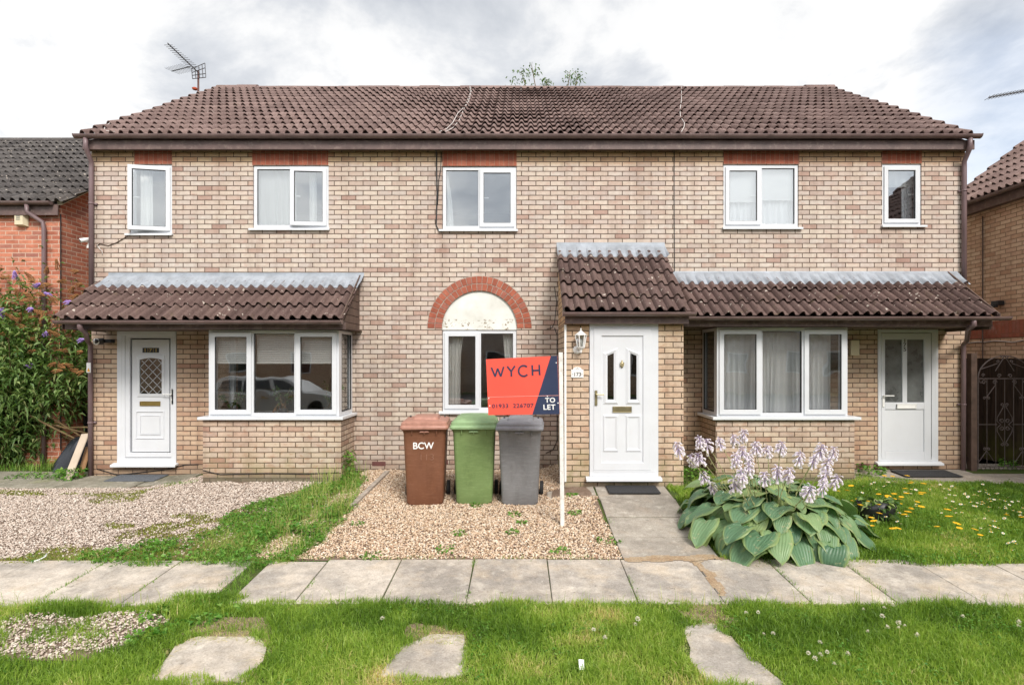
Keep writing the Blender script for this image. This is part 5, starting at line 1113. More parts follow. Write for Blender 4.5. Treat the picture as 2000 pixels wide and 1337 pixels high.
# ---------------------------------------------------------------- clutter at the left corner
VC = V(-.25)
b = MB(); n = 14; rg = []
def sackpt(a, h): r = (.30*(1-h)**.35+.04)*(1+.09*math.sin(5*a+3*h)+.07*math.sin(9*a-5*h)); return r
vs = []; L = 9
for i in range(L):
    h = i/(L-1)
    for k in range(22): a = 2*PI*k/22; r = sackpt(a, h*.97); vs.append((-7.32+.20*h+r*math.cos(a)*.85, .42+r*math.sin(a)*.7, -.09+.56*h))
b.add(vs, [(i*22+k, i*22+(k+1) % 22, (i+1)*22+(k+1) % 22, (i+1)*22+k) for i in range(L-1) for k in range(22)]+[tuple((L-1)*22+k for k in range(22))])
tag(b.build('refuse_sack', M['sack'], smooth=True), 'full black refuse sack leaning at the left corner of the terrace', 'rubbish bag')
def plank(p0, p1, w, th, mat, label):
    b = MB(); A, B = Vector(p0), Vector(p1); d = (B-A).normalized(); wv = Vector((.85, -.35, 0)); wv = (wv-d*wv.dot(d)).normalized()*w/2; tv = d.cross(wv).normalized()*th/2
    b.add([A-wv-tv, A+wv-tv, A+wv+tv, A-wv+tv, B-wv-tv, B+wv-tv, B+wv+tv, B-wv+tv], [(0, 1, 2, 3), (7, 6, 5, 4), (0, 4, 5, 1), (1, 5, 6, 2), (2, 6, 7, 3), (3, 7, 4, 0)])
    tag(b.build('plank', M[mat], bevel=.003), label, 'plank')
plank((VC.x(134), -.28, -.09), (V(.02).x(166), .03, V(.02).z(847)), .165, .018, 'board', 'pale board leaning against the left corner beside the refuse sack')
plank((V(-.1).x(158), -.12, -.08), (V(.05).x(172), .06, V(.05).z(872)), .10, .03, 'wood', 'orange brown board behind the pale leaning board')
tag(MB().box(-7.28, -7.18, 1.05, 1.14, -.1, 1.0).build('fence_post', M['wood'], bevel=.006), 'brown wooden post between the shrub and the terrace corner', 'post')

# ---------------------------------------------------------------- curtains, blinds and plants behind the glass
def curtain(x0, x1, z0, z1, y, label, folds=6, amp=.03, mat='net', seed=0, fx=None, name='curtain', cat='curtain'):
    rr = np.random.default_rng(seed); nx, nz = folds*10+1, 12; u = np.linspace(0, 1, nx); v = np.linspace(0, 1, nz); Ug, Vg = np.meshgrid(u, v)
    ph = rr.random(3)*6; w = np.sin(Ug*folds*2*PI+ph[0]+.8*np.sin(Ug*7+ph[1]))+.4*np.sin(Ug*folds*4.6+ph[2]+Vg)
    X = x0+(x1-x0)*Ug
    if fx: X = fx(Ug, Vg, x0, x1)
    Y = y+amp*w*(.35+.65*(1-Vg)); Z = z0+(z1-z0)*Vg; I = np.arange(nx*nz).reshape(nz, nx); F = np.stack([I[:-1, :-1], I[:-1, 1:], I[1:, 1:], I[1:, :-1]], -1).reshape(-1, 4)
    me = npmesh(name, np.stack([X, Y, Z], -1).reshape(-1, 3), F, None, M[mat], smooth=True); return tag(link(name, me), label, cat)
def uw(i): return UP[i]
a, c, d, e = UP[0]; curtain(a+.08, a+.28, d+.06, e-.05, .13, 'pale curtain at the left side of the small upper left window', 3, .02, 'curtain', 1)
a, c, d, e = UP[1]; curtain(a+.02, a+.62, d+.03, e-.03, .14, 'off-white curtain drawn across the left pane of the upper window over the left door', 5, .02, 'curtain', 2)
curtain(c-.36, c-.25, d+.03, e-.03, .16, 'narrow pale curtain edge behind the opening pane of the upper left double window', 2, .02, 'curtain', 3)
a, c, d, e = UP[2]; curtain(a+.02, a+.16, d+.03, e-.03, .14, 'pale curtain edge at the left of the upper middle window', 2, .02, 'curtain', 4, fx=lambda u, v, x0, x1: x0+(x1-x0)*u*(1.0-.75*v**2))
a, c, d, e = UP[3]; curtain(a+.03, c-.03, d+.03, d+.62*(e-d), .17, 'white net curtain in the lower half of the upper window with a roller blind', 12, .022, 'net', 5)
b = MB(); zb_ = d+.46*(e-d); b.box(a+.04, a+.575, .112, .116, zb_, e-.02); b.box(a+.04, a+.575, .108, .12, zb_-.02, zb_-.001); b.box(a+.595, c-.04, .112, .116, zb_+.03, e-.02); b.box(a+.595, c-.04, .108, .12, zb_+.01, zb_+.029)
tag(b.build('roller_blind', M['blind']), 'cream roller blind pulled halfway down over a white net curtain', 'blind')
a, c, d, e = UP[4]; curtain(a+.05, c-.05, e-.33, e-.03, .13, 'scalloped white pelmet curtain at the top of the small upper right window', 3, .015, 'curtain', 6); curtain(c-.22, c-.05, d+.03, e-.3, .15, 'pale side curtain in the small upper right window', 3, .02, 'net', 7)
a, c, d, e = LOW; curtain(a+.06, a+.34, d+.04, e-.03, .16, 'white curtain hanging at the left of the window beneath the arch', 4, .025, 'curtain', 8, fx=lambda u, v, x0, x1: x0+(x1-x0)*u*(.72+.28*v**6)); curtain(c-.22, c-.05, d+.04, e-.03, .16, 'white curtain hanging at the right of the window beneath the arch', 3, .02, 'curtain', 9, fx=lambda u, v, x0, x1: x1-(x1-x0)*(1-u)*(.45+.55*v))
x0, x1 = br
for i, (f0, f1) in enumerate(((.02, .36), (.33, .68), (.66, .98))):
    curtain(x0+.06+(x1-x0-.12)*f0, x0+.06+(x1-x0-.12)*f1, 0.93, 2.13, -.44+.02*i, ('white net curtain behind the left pane of the right bay window', 'gathered white net curtain behind the middle pane of the right bay window', 'white net curtain behind the right pane of the right bay window')[i], 7, .025, 'net', 20+i, fx=(lambda u, v, a_, c_: a_+(c_-a_)*(u+.10*np.sin(u*PI)*(1-v)*np.sin(u*9))) if i == 1 else None)
x0, x1 = bl
def venetian(xa, xb, z0, z1, y, label, along='x', pitch=.026, tilt=.7):
    b = MB(); z = z0; w = .0125
    while z < z1:
        dy, dz = w*math.cos(tilt), w*math.sin(tilt)
        if along == 'x': b.add([(xa, y-dy, z-dz), (xb, y-dy, z-dz), (xb, y+dy, z+dz), (xa, y+dy, z+dz)], [(0, 1, 2, 3)])
        else: b.add([(y-dy, xa, z+dz), (y-dy, xb, z+dz), (y+dy, xb, z-dz), (y+dy, xa, z-dz)], [(0, 1, 2, 3)])
        z += pitch
    if along == 'x': b.box(xa, xb, y-.014, y+.014, z0-.03, z0-.012)
    o = b.build('venetian_blind', M['blind']); tag(o, label, 'blind')
L3 = [x0+.04, x0+(490-404)/259*(x1-x0), x0+(577-404)/259*(x1-x0), x1-.04]
for i in range(3): venetian(L3[i]+.02, L3[i+1]-.02, 1.70, 2.14, -.56, ('white slatted blind over the left pane of the left bay window', 'white slatted blind over the middle pane of the left bay window', 'white slatted blind over the right pane of the left bay window')[i], tilt=1.0)
venetian(-.56, -.09, .98, 2.12, x1-.10, 'closed slatted blind in the side pane of the left bay window', 'y', .03, 1.25)
tag(MB().box(BAYL[0]+.12, BAYL[1]-.1, -.58, .3, .875, .905).build('window_board', M['white'], house, bevel=.004)); tag(MB().box(BAYR[0]+.12, BAYR[1]-.1, -.58, .3, .875, .905).build('window_board', M['white'], house, bevel=.004))
for B_ in (BAYL, BAYR):
    b = MB(); b.box(B_[0]+.11, B_[1]-.11, -.575, .0, -.05, .874, skip='fbd'); b.build('bay_lining', M['room'], house)

# ---------------------------------------------------------------- leaves, numpy builders
def leaf_cloud(P, D, L, Wd, rnd, droop=.3, fold=.25):
    """one folded lens leaf of 6 vertices per point: P base, D direction, L length, Wd width"""
    n = len(P); D = D/np.linalg.norm(D, axis=1, keepdims=True); up = np.array([0, 0, 1.0]); S = np.cross(D, up); S /= np.maximum(np.linalg.norm(S, axis=1, keepdims=True), 1e-6)
    tw = RNG.normal(0, .5, n)[:, None]; Nn = np.cross(S, D); S = S*np.cos(tw)+Nn*np.sin(tw); Nn = np.cross(S, D)
    L = L[:, None]; Wd = Wd[:, None]; dz = np.array([0, 0, -1.0])*droop*L
    b0 = P; m1 = P+D*L*.45; tip = P+D*L+dz; l1 = m1+S*Wd*.5+Nn*Wd*fold; r1 = m1-S*Wd*.5+Nn*Wd*fold; mid = m1+dz*.25
    Vv = np.stack([b0, l1, mid, r1, tip], 1).reshape(-1, 3); o = (np.arange(n)*5)[:, None]
    F = np.concatenate([o+np.array([0, 2, 1]), o+np.array([0, 3, 2]), o+np.array([1, 2, 4]), o+np.array([2, 3, 4])])
    return Vv, F, np.repeat(rnd, 5)
def blades(name, pts, hmin, hmax, width, lean, mat, label, cat='grass', rn=None, curve=.5, clump=0):
    n = len(pts); z = gz(pts[:, 0], pts[:, 1]); h = RNG.uniform(hmin, hmax, n)
    if clump: h *= .55+.9*vnoise(pts[:, 0], pts[:, 1], clump)
    a = RNG.uniform(0, 2*PI, n); la = np.abs(RNG.normal(0, lean, n))*h; dx, dy = np.cos(a)*la, np.sin(a)*la
    b_ = RNG.uniform(0, PI, n); wx, wy = np.cos(b_)*width*.5, np.sin(b_)*width*.5; sc = RNG.uniform(.7, 1.3, n); wx *= sc; wy *= sc
    B = np.stack([pts[:, 0], pts[:, 1], z-.004], 1); O = np.zeros(n)
    Wv = np.stack([wx, wy, O], 1); Mi = B+np.stack([dx*.35, dy*.35, h*.6], 1); T = B+np.stack([dx, dy, h*(1-.25*np.minimum(la/h, 1.5))], 1)
    Vv = np.stack([B-Wv, B+Wv, Mi-Wv*.8, Mi+Wv*.8, T], 1).reshape(-1, 3); o = (np.arange(n)*5)[:, None]
    r = RNG.random(n) if rn is None else rn
    me = npmesh(name, Vv, o+np.array([0, 1, 3, 2]), o+np.array([2, 3, 4]), M[mat], np.repeat(np.clip(r, 0, 1), 5))
    return tag(link(name, me), label, cat, kind='stuff')
def scatter(poly, dens):
    lo, hi = poly.min(0), poly.max(0); n = int(dens*np.prod(hi-lo)); P = RNG.uniform(lo, hi, (n, 2))
    J = P+np.stack([vnoise(P[:, 0], P[:, 1], 5)-.5, vnoise(P[:, 1]+9, P[:, 0], 5)-.5], 1)*.16+RNG.normal(0, .012, P.shape)
    return P[inpoly(J, poly)]
STW = [GP(p) for p in STEP]
def wobble(P, w, f=9): return P+w*np.stack([vnoise(P[:, 0], P[:, 1], f)-.5, vnoise(P[:, 1], P[:, 0], f)-.5], 1)
def near_poly(P, poly, d):                                    # inside or within d of an outline
    m = inpoly(P, poly); n = len(poly)
    for i in range(n):
        a, b_ = poly[i], poly[(i+1) % n]; ab = b_-a; t = np.clip(((P-a)@ab)/(ab@ab), 0, 1); m |= np.linalg.norm(P-(a+t[:, None]*ab), axis=1) < d
    return m
def lawnrn(P, base=.42, dry=0): return np.clip(base+.04+(vnoise(P[:, 0], P[:, 1], 1.3)-.5)*.75+(vnoise(P[:, 0]+5, P[:, 1], 3.1)-.5)*.5+(vnoise(P[:, 0], P[:, 1], 8)-.5)*.4+RNG.normal(0, .17, len(P))+dry, 0, 1)
# front verge lawn
P = RNG.uniform((-5.2, -6.35), (5.6, -4.22), (int(15500*10.8*2.13), 2))
edge = -4.335+.055*(vnoise(P[:, 0], P[:, 0]*0, 3)-.3)+.05*(vnoise(P[:, 0], P[:, 0]*0+3, 11)-.5)-.045*(P[:, 0] < -2.1)-.06*(P[:, 0] > 3.6)
clump = (np.hypot((P[:, 0]+2.55)/.30, (P[:, 1]+4.22)/.16) < 1)
m = (P[:, 1] < edge) | clump
for k, s in enumerate(STW): m &= ~inpoly(P+np.stack([vnoise(P[:, 0], P[:, 1], 7)-.5, vnoise(P[:, 1], P[:, 0], 7)-.5], 1)*.13+RNG.normal(0, .010, P.shape), s*.97+s.mean(0)*.03)
sp = P+np.stack([vnoise(P[:, 0], P[:, 1], 4)-.5, vnoise(P[:, 1]+5, P[:, 0], 4)-.5], 1)*.55+RNG.normal(0, .05, P.shape)
inside = inpoly(sp, P_SIDE); m &= ~(inside & (RNG.random(len(P)) < .955-.30*(vnoise(P[:, 0], P[:, 1], 5) > .62)))
# trodden bare strips at the house end of each stepping slab
BARE = [GP([(385, 1215), (500, 1208), (545, 1225), (535, 1262), (470, 1250), (360, 1258)]), GP([(800, 1222), (885, 1210), (905, 1238), (905, 1262), (800, 1262)]), GP([(1325, 1185), (1420, 1180), (1425, 1215), (1345, 1222)])]
for s in BARE: m &= ~(inpoly(wobble(P, .30)+RNG.normal(0, .035, P.shape), s) & (RNG.random(len(P)) < .88))
m &= ~((vnoise(P[:, 0], P[:, 1], 2.6) > .80) & (RNG.random(len(P)) < .45))
P = P[m]
LG = P
for s in BARE: patch('bare_earth', s, M['bare'], .006, 'trodden bare earth at the end of a sunken slab', .02, .30)
TH = np.concatenate([scatter(s, 5200) for s in BARE]+[(lambda Q: Q[near_poly(Q, s, .09) & ~inpoly(Q, s*.96+s.mean(0)*.04)])(RNG.uniform(s.min(0)-.12, s.max(0)+.12, (5200, 2))) for s in STW]+[np.stack([RNG.uniform(-4.8, 4.8, 5200), RNG.normal(-4.37, .035, 5200)], 1)])
blades('thatch', TH, .012, .035, .0042, 1.9, 'grass_dry', 'straw-coloured thatch and dry stems fringing the sunken slabs', rn=np.clip(RNG.normal(.85, .2, len(TH)), 0, 1))
blades('lawn_grass', P, .035, .085, .0052, .75, 'grass', 'bright green grass of the front verge around the sunken slabs', rn=np.clip(lawnrn(P, .44)+.30*np.maximum(0, .5-vnoise(P[:, 0]+3, P[:, 1], 2.2)), 0, 1), clump=3)
# brown soil washed onto the slabs at the foot of the path
for s in ([(1225, 1090), (1390, 1086), (1420, 1097), (1300, 1099), (1225, 1099)], [(1345, 1098), (1372, 1098), (1420, 1150), (1425, 1170), (1405, 1170), (1385, 1140)]): patch('washed_soil', GP(s), M['washed'], .0205, 'thin brown soil washed over the slab joints', .02, .10)
# right-hand lawn
RL = np.array([(2.0, -1.32), (2.25, -1.30), (2.62, -.70), (4.85, -.66), (5.05, -.30), (5.6, -.55), (6.2, -.80), (10.5, -.86), (10.5, -3.62), (3.9, -3.60), (2.9, -3.50), (1.98, -3.40), (1.96, -2.4)])
patch('bare_earth', np.array([(1.93, -3.62), (3.6, -3.70), (10.6, -3.74), (10.6, -3.55), (3.6, -3.5), (1.93, -3.4)]), M['bare'], .010, 'dry bare earth along the edge of the right lawn')
P = scatter(RL, 9500); P = P[~((P[:, 1] < -3.4+.08*vnoise(P[:, 0], P[:, 1], 5)) & (RNG.random(len(P)) < .55))]
TH = np.stack([RNG.uniform(1.9, 6, 3200), RNG.normal(-3.56, .05, 3200)], 1); blades('thatch', TH, .012, .035, .0045, 1.9, 'grass_dry', 'dry straw-coloured edge of the right lawn along the slabs', rn=np.clip(RNG.normal(.85, .2, len(TH)), 0, 1))
blades('lawn_grass', P, .03, .085, .0066, .65, 'grass', 'lush green lawn in front of the right-hand house', rn=lawnrn(P, .36), clump=2)
# rough grass wedge between the drive and the pebble bed
WG = GP([(650, 942), (690, 925), (712, 935), (700, 985), (655, 1042), (600, 1088), (560, 1104), (370, 1110), (60, 1103), (60, 1085), (330, 1066), (430, 1030), (450, 1000), (545, 968)])
patch('rough_turf', WG, M['moss_sheet'], .012, 'mossy turf between the left drive and the pebble bed')
P = scatter(WG, 7500); P = P[RNG.random(len(P)) < np.clip(.30+1.0*(P[:, 0]+4.3)/1.6, .30, .9)*np.clip(2.6*(vnoise(P[:, 0], P[:, 1], 5)-.18), 0, 1)]
tall = np.clip((P[:, 0]+4.2)/1.4, 0, 1)
n = len(P); blades('rough_grass', P, .02, .085, .0058, 1.0, 'grass_dry', 'rough weedy grass between the left drive and the pebble bed', rn=np.clip(RNG.normal(.34, .24, n)+.5*(vnoise(P[:, 0], P[:, 1], 2)-.5), 0, 1), clump=3)
P = scatter(GP([(640, 940), (690, 912), (712, 935), (700, 985), (650, 1045), (590, 1095), (540, 1100), (520, 1040), (600, 968)]), 420); blades('tall_grass', P, .14, .36, .0042, .45, 'grass_dry', 'tall seeding grass by the corner of the left bay window', rn=np.clip(RNG.normal(.62, .25, len(P)), 0, 1), clump=2)
MOSS = ([(205, 1025), (330, 1003), (480, 1012), (430, 1048), (230, 1062)], [(0, 1078), (330, 1058), (420, 1078), (200, 1103), (0, 1103)], [(160, 955), (290, 948), (345, 938), (260, 978), (180, 982)], [(0, 948), (90, 950), (170, 958), (40, 962), (-100, 960)])
P = np.concatenate([scatter(GP(p), 5200) for p in MOSS])
P = P[vnoise(P[:, 0], P[:, 1], 6) > .40]; blades('moss', P, .015, .042, .010, .9, 'moss', 'yellow-green moss patches creeping over the left gravel drive', 'moss')
# short growth in the joints of the pavement and along the path
J = [np.stack([RNG.normal(x_+.005, .010, 150), RNG.uniform(-4.34, -3.46, 150)], 1) for x_ in (-3.22, -1.82, -.43, .97, 2.37, 3.07, -3.93)]
J += [np.stack([RNG.uniform(-2.6, -2.36, 700), RNG.uniform(-4.3, -3.45, 700)], 1), np.stack([RNG.uniform(-5, 1.0, 700), RNG.normal(-3.44, .03, 700)], 1), np.stack([RNG.normal(.975, .035, 420), RNG.uniform(-3.4, -2.4, 420)], 1), np.stack([RNG.uniform(-5.6, -4.7, 500), RNG.normal(-.63, .05, 500)], 1), np.stack([RNG.uniform(2.1, 3.0, 260), RNG.normal(-3.5, .06, 260)], 1)]
P = np.concatenate(J); P = P[vnoise(P[:, 0], P[:, 1], 4) > .40]; blades('joint_grass', P, .02, .065, .005, .7, 'grass_dry', 'sparse grass growing from the joints between the slabs', rn=np.clip(RNG.normal(.3, .2, len(P)), 0, 1))
P = np.stack([RNG.uniform(-11.5, -6.9, 9000), RNG.uniform(.25, 3.4, 9000)], 1); blades('rough_grass', P, .05, .22, .008, .5, 'grass_dry', 'shaded unmown grass under the flowering shrub on the left', rn=np.clip(RNG.normal(.3, .22, len(P)), 0, 1), clump=2)
P = np.stack([RNG.uniform(-4.8, 4.8, 520), RNG.uniform(-4.46, -4.28, 520)], 1); blades('seed_grass', P, .09, .17, .003, .45, 'grass_dry', 'thin seeding stems along the front edge of the slabs', rn=np.clip(RNG.normal(.6, .25, len(P)), 0, 1))

def clover_mat(name, P, label, L0, L1, h0, h1):
    n = len(P); a = RNG.uniform(0, 2*PI, n); D = np.stack([np.cos(a), np.sin(a), RNG.normal(.05, .25, n)], 1); Q = np.stack([P[:, 0], P[:, 1], gz(P[:, 0], P[:, 1])+RNG.uniform(h0, h1, n)], 1)
    L = RNG.uniform(L0, L1, n); v, f, q = leaf_cloud(Q, D, L, L*RNG.uniform(.5, .8, n), np.clip(RNG.normal(.45, .25, n), 0, 1), .15); return tag(link(name, npmesh(name, v, None, f, M['weed'], q)), label, 'ground cover', kind='stuff')
P = RNG.uniform((-4.8, -6.2), (5.4, -4.45), (26000, 2)); k_ = (vnoise(P[:, 0], P[:, 1], 1.7) > .60) & (vnoise(P[:, 0], P[:, 1], 7) > .42)
for s in STW+BARE+[P_SIDE]: k_ &= ~inpoly(P, s)
clover_mat('clover_mat', P[k_], 'low clover and weed leaves spread through the front verge grass', .012, .028, .02, .055)
P = scatter(RL, 1500); clover_mat('clover_mat', P[vnoise(P[:, 0], P[:, 1], 2) > .55], 'low weed leaves spread through the right lawn', .015, .035, .02, .06)
P = scatter(WG, 1300); clover_mat('weed_mat', P[vnoise(P[:, 0], P[:, 1], 3) > .48], 'low broad weed leaves in the rough strip left of the pebble bed', .02, .055, .01, .07)
# ---------------------------------------------------------------- pebbles
def icosa():
    t = (1+5**.5)/2; v = np.array([(-1, t, 0), (1, t, 0), (-1, -t, 0), (1, -t, 0), (0, -1, t), (0, 1, t), (0, -1, -t), (0, 1, -t), (t, 0, -1), (t, 0, 1), (-t, 0, -1), (-t, 0, 1)]); v /= np.linalg.norm(v[0])
    f = np.array([(0, 11, 5), (0, 5, 1), (0, 1, 7), (0, 7, 10), (0, 10, 11), (1, 5, 9), (5, 11, 4), (11, 10, 2), (10, 7, 6), (7, 1, 8), (3, 9, 4), (3, 4, 2), (3, 2, 6), (3, 6, 8), (3, 8, 9), (4, 9, 5), (2, 4, 11), (6, 2, 10), (8, 6, 7), (9, 8, 1)]); return v, f
IV, IF = icosa()
def pebbles(name, P, rmin, rmax, mat, label):
    n = len(P); r = rmin+(rmax-rmin)*RNG.random(n)**1.6; s = np.stack([RNG.uniform(.8, 1.45, n), RNG.uniform(.65, 1.0, n), RNG.uniform(.42, .75, n)], 1)*r[:, None]
    Vv = IV[None]*(1+RNG.normal(0, .13, (n, 12, 1)))*s[:, None, :]
    a = RNG.uniform(0, 2*PI, n); t = RNG.normal(0, .35, n); ca, sa, ct, st = np.cos(a), np.sin(a), np.cos(t), np.sin(t)
    x, y, z = Vv[..., 0], Vv[..., 1], Vv[..., 2]; x, z = x*ct[:, None]-z*st[:, None], x*st[:, None]+z*ct[:, None]; X = x*ca[:, None]-y*sa[:, None]+P[:, 0:1]; Y = x*sa[:, None]+y*ca[:, None]+P[:, 1:2]
    Z = z+(gz(P[:, 0], P[:, 1])+.006+s[:, 2]*.55+RNG.uniform(0, .010, n))[:, None]
    me = npmesh(name, np.stack([X, Y, Z], -1).reshape(-1, 3), None, (np.arange(n)*12)[:, None, None]+IF[None], M[mat], np.repeat(RNG.random(n), 12)) if False else npmesh(name, np.stack([X, Y, Z], -1).reshape(-1, 3), None, ((np.arange(n)*12)[:, None, None]+IF[None]).reshape(-1, 3), M[mat], np.repeat(RNG.random(n), 12), smooth=True)
    return tag(link(name, me), label, 'gravel', kind='stuff')
P = scatter(np.array([(-2.40, .0), (.60, .0), (.60, -1.27), (.36, -1.29), (.36, -1.66), (.98, -1.68), (.99, -3.44), (-2.68, -3.44), (-2.45, -1.4)]), 5200); pebbles('pebble', P, .0062, .0132, 'pebble', 'warm cream and tan pebbles under the wheelie bins')
P = scatter(np.array([(-9.8, -.80), (-5.4, -.72), (-4.75, -.15), (-4.6, -.03), (-4.6, -.70), (-2.36, -.70), (-2.40, -1.5), (-3.2, -3.42), (-9.8, -3.42)]), 4600); P = P[~(inpoly(P, WG) & (RNG.random(len(P)) < .86))]; mo = np.zeros(len(P), bool)
for q_ in MOSS: mo |= inpoly(P, GP(q_))
P = P[~(mo & (vnoise(P[:, 0], P[:, 1], 6) > .40) & (RNG.random(len(P)) < .72))]; pebbles('pebble', P, .0055, .0125, 'pebble2', 'pinkish grey pebbles of the left drive')
P = scatter(P_SIDE, 3400); pebbles('pebble', P[P[:, 0] > -5.5], .006, .014, 'pebble2', 'loose pebbles in the bare patch of the front verge')

# ---------------------------------------------------------------- hosta
HXc, HYc = 2.72, -2.72; HZ = float(gz(HXc, HYc))
ho = thing('hosta_plant', 'large hosta with blue-green heart-shaped leaves and lilac flower heads beside the path', 'plant', (HXc, HYc, HZ))
def hosta_leaf(base, yaw, pitch, L, Wd, curl, rnd, ns=9, nt=8):
    s = np.linspace(0, 1, ns); t = np.linspace(-1, 1, nt+1); S, T = np.meshgrid(s, t, indexing='ij')
    hw = Wd*np.sin(PI*np.clip(S*.93+.07, 0, 1)**.60)**.52*(1-.06*S); hw = np.where(S > .97, Wd*.02, hw)
    along = L*(S-.20*(1-S)**2*np.abs(T)**1.5*1.2)
    y = hw*T; ang = pitch-curl*S*1.3; 
    # integrate the droop along the leaf
    ds = L/(ns-1); cx = np.concatenate([[0], np.cumsum(np.cos(pitch-curl*s[1:]*1.3)*ds)]); cz = np.concatenate([[0], np.cumsum(np.sin(pitch-curl*s[1:]*1.3)*ds)])
    k = along/L; X = np.interp(k, s, cx)+np.minimum(k, 0)*L; Zc = np.interp(k, s, cz)
    Z = Zc+np.abs(y)*.42-.9*y*y/Wd*.35+.010*np.sin(T*9+S*4)*hw/Wd+L*.055*np.sin(S*9.5+rnd*40+np.sign(T)*1.3)*T*T*(1-.5*S)
    ca, sa = math.cos(yaw), math.sin(yaw); return np.stack([base[0]+X*ca-y*sa, base[1]+X*sa+y*ca, base[2]+Z], -1).reshape(-1, 3), np.stack([T*.45+.5+.25*S, np.maximum(np.abs(T), S**3)], -1).reshape(-1, 2), np.full(S.size, rnd)
LV, LU, LR, LF = [], [], [], []; o = 0; ns, nt = 9, 8; I = np.arange(ns*(nt+1)).reshape(ns, nt+1); LFB = np.stack([I[:-1, :-1], I[1:, :-1], I[1:, 1:], I[:-1, 1:]], -1).reshape(-1, 4)
pet = MB(); rr = np.random.default_rng(5)
LEAFS = []
for ring, (n, er, eh, pit) in enumerate(((32, .80, .15, -.62), (32, .72, .26, -.42), (29, .60, .37, -.25), (24, .46, .45, -.10), (17, .30, .50, .04), (9, .13, .53, .18))):
    for k in range(n):
        a = 2*PI*(k+.5*(ring % 2)+rr.uniform(-.55, .55))/n; f = rr.uniform(.80, 1.14); LEAFS.append((a, er*f, eh*rr.uniform(.85, 1.12), pit+rr.normal(0, .24), ring))
for a, er, eh, pit, ring in LEAFS:
    bx, by = HXc+er*1.06*math.cos(a), HYc+er*math.sin(a)*1.0; gzl = float(gz(bx, by)); L = rr.uniform(.19, .38)*(1 if ring < 4 else .9); Wd = L*rr.uniform(.40, .52)
    base = (bx, by, max(HZ, gzl)+eh-.03); front = -math.sin(a)
    r_ = float(np.clip(rr.normal(.40, .26)+.22*(ring > 3), 0, 1))
    v, u, q = hosta_leaf(base, a+rr.normal(0, .38), pit, L, Wd, rr.uniform(.25, .95), r_)
    g = gz(v[:, 0], v[:, 1])+.012; v[:, 2] = np.maximum(v[:, 2], g)
    LV.append(v); LU.append(u); LR.append(q); LF.append(LFB+o); o += len(v)
    pet.tube([(HXc+.10*math.cos(a), HYc+.10*math.sin(a), HZ), (HXc+er*.6*math.cos(a), HYc+er*.6*math.sin(a), HZ+eh*.85), base], [.009, .007, .005], 5, False)
me = npmesh('foliage', np.concatenate(LV), np.concatenate(LF), None, M['hosta'], np.concatenate(LR), np.concatenate(LU), smooth=True); put(link('foliage', me), ho)
pet.build('leaf_stalk', M['weed'], ho, smooth=True)
HEADS = [(100, 220), (215, 320), (280, 312), (285, 170), (345, 190), (455, 175), (575, 150), (655, 110), (760, 215), (645, 260), (590, 320), (700, 305), (860, 240), (975, 215), (940, 420), (640, 455), (580, 520), (700, 392), (830, 470), (1040, 435), (1130, 300), (1250, 325), (1310, 240), (1415, 262), (1365, 362), (1325, 550), (1440, 495), (1215, 585), (1345, 455), (390, 555), (320, 470)]
rr = np.random.default_rng(9)
def flower_head(rs):
    b = MB(); n = rs.integers(20, 27)
    for k in range(n):
        f = k/(n-1); zz = .034*(f-.5)*2; a = k*2.4+rs.uniform(-.3, .3); el = -.95+1.2*f+rs.normal(0, .16); Lf = rs.uniform(.050, .068)*(1.08-.45*f)
        d = Vector((math.cos(a)*math.cos(el), math.sin(a)*math.cos(el), math.sin(el))); p0 = Vector((0, 0, zz)); sdv = d.cross(Vector((0, 0, 1))).normalized(); nv = d.cross(sdv)
        r1 = rs.uniform(.008, .012)*(1.1-.6*f); pr = [(p0, .002, .05), (p0+d*Lf*.45, r1*.45, .35), (p0+d*Lf*.85+Vector((0, 0, -.006)), r1, .8), (p0+d*Lf+Vector((0, 0, -.012)), r1*1.35, 1.0)]; o_ = len(b.v)
        for q, r, rn in pr:
            for j in range(5): an = 2*PI*j/5; b.v.append(tuple(q+(sdv*math.cos(an)+nv*math.sin(an))*r)); b.r.append(max(.01, rn-rs.uniform(0, .2)))
        for i in range(3):
            for j in range(5): b.f.append((o_+i*5+j, o_+i*5+(j+1) % 5, o_+(i+1)*5+(j+1) % 5, o_+(i+1)*5+j)); b.m.append(0)
    return b
heads = [flower_head(rr) for _ in range(7)]
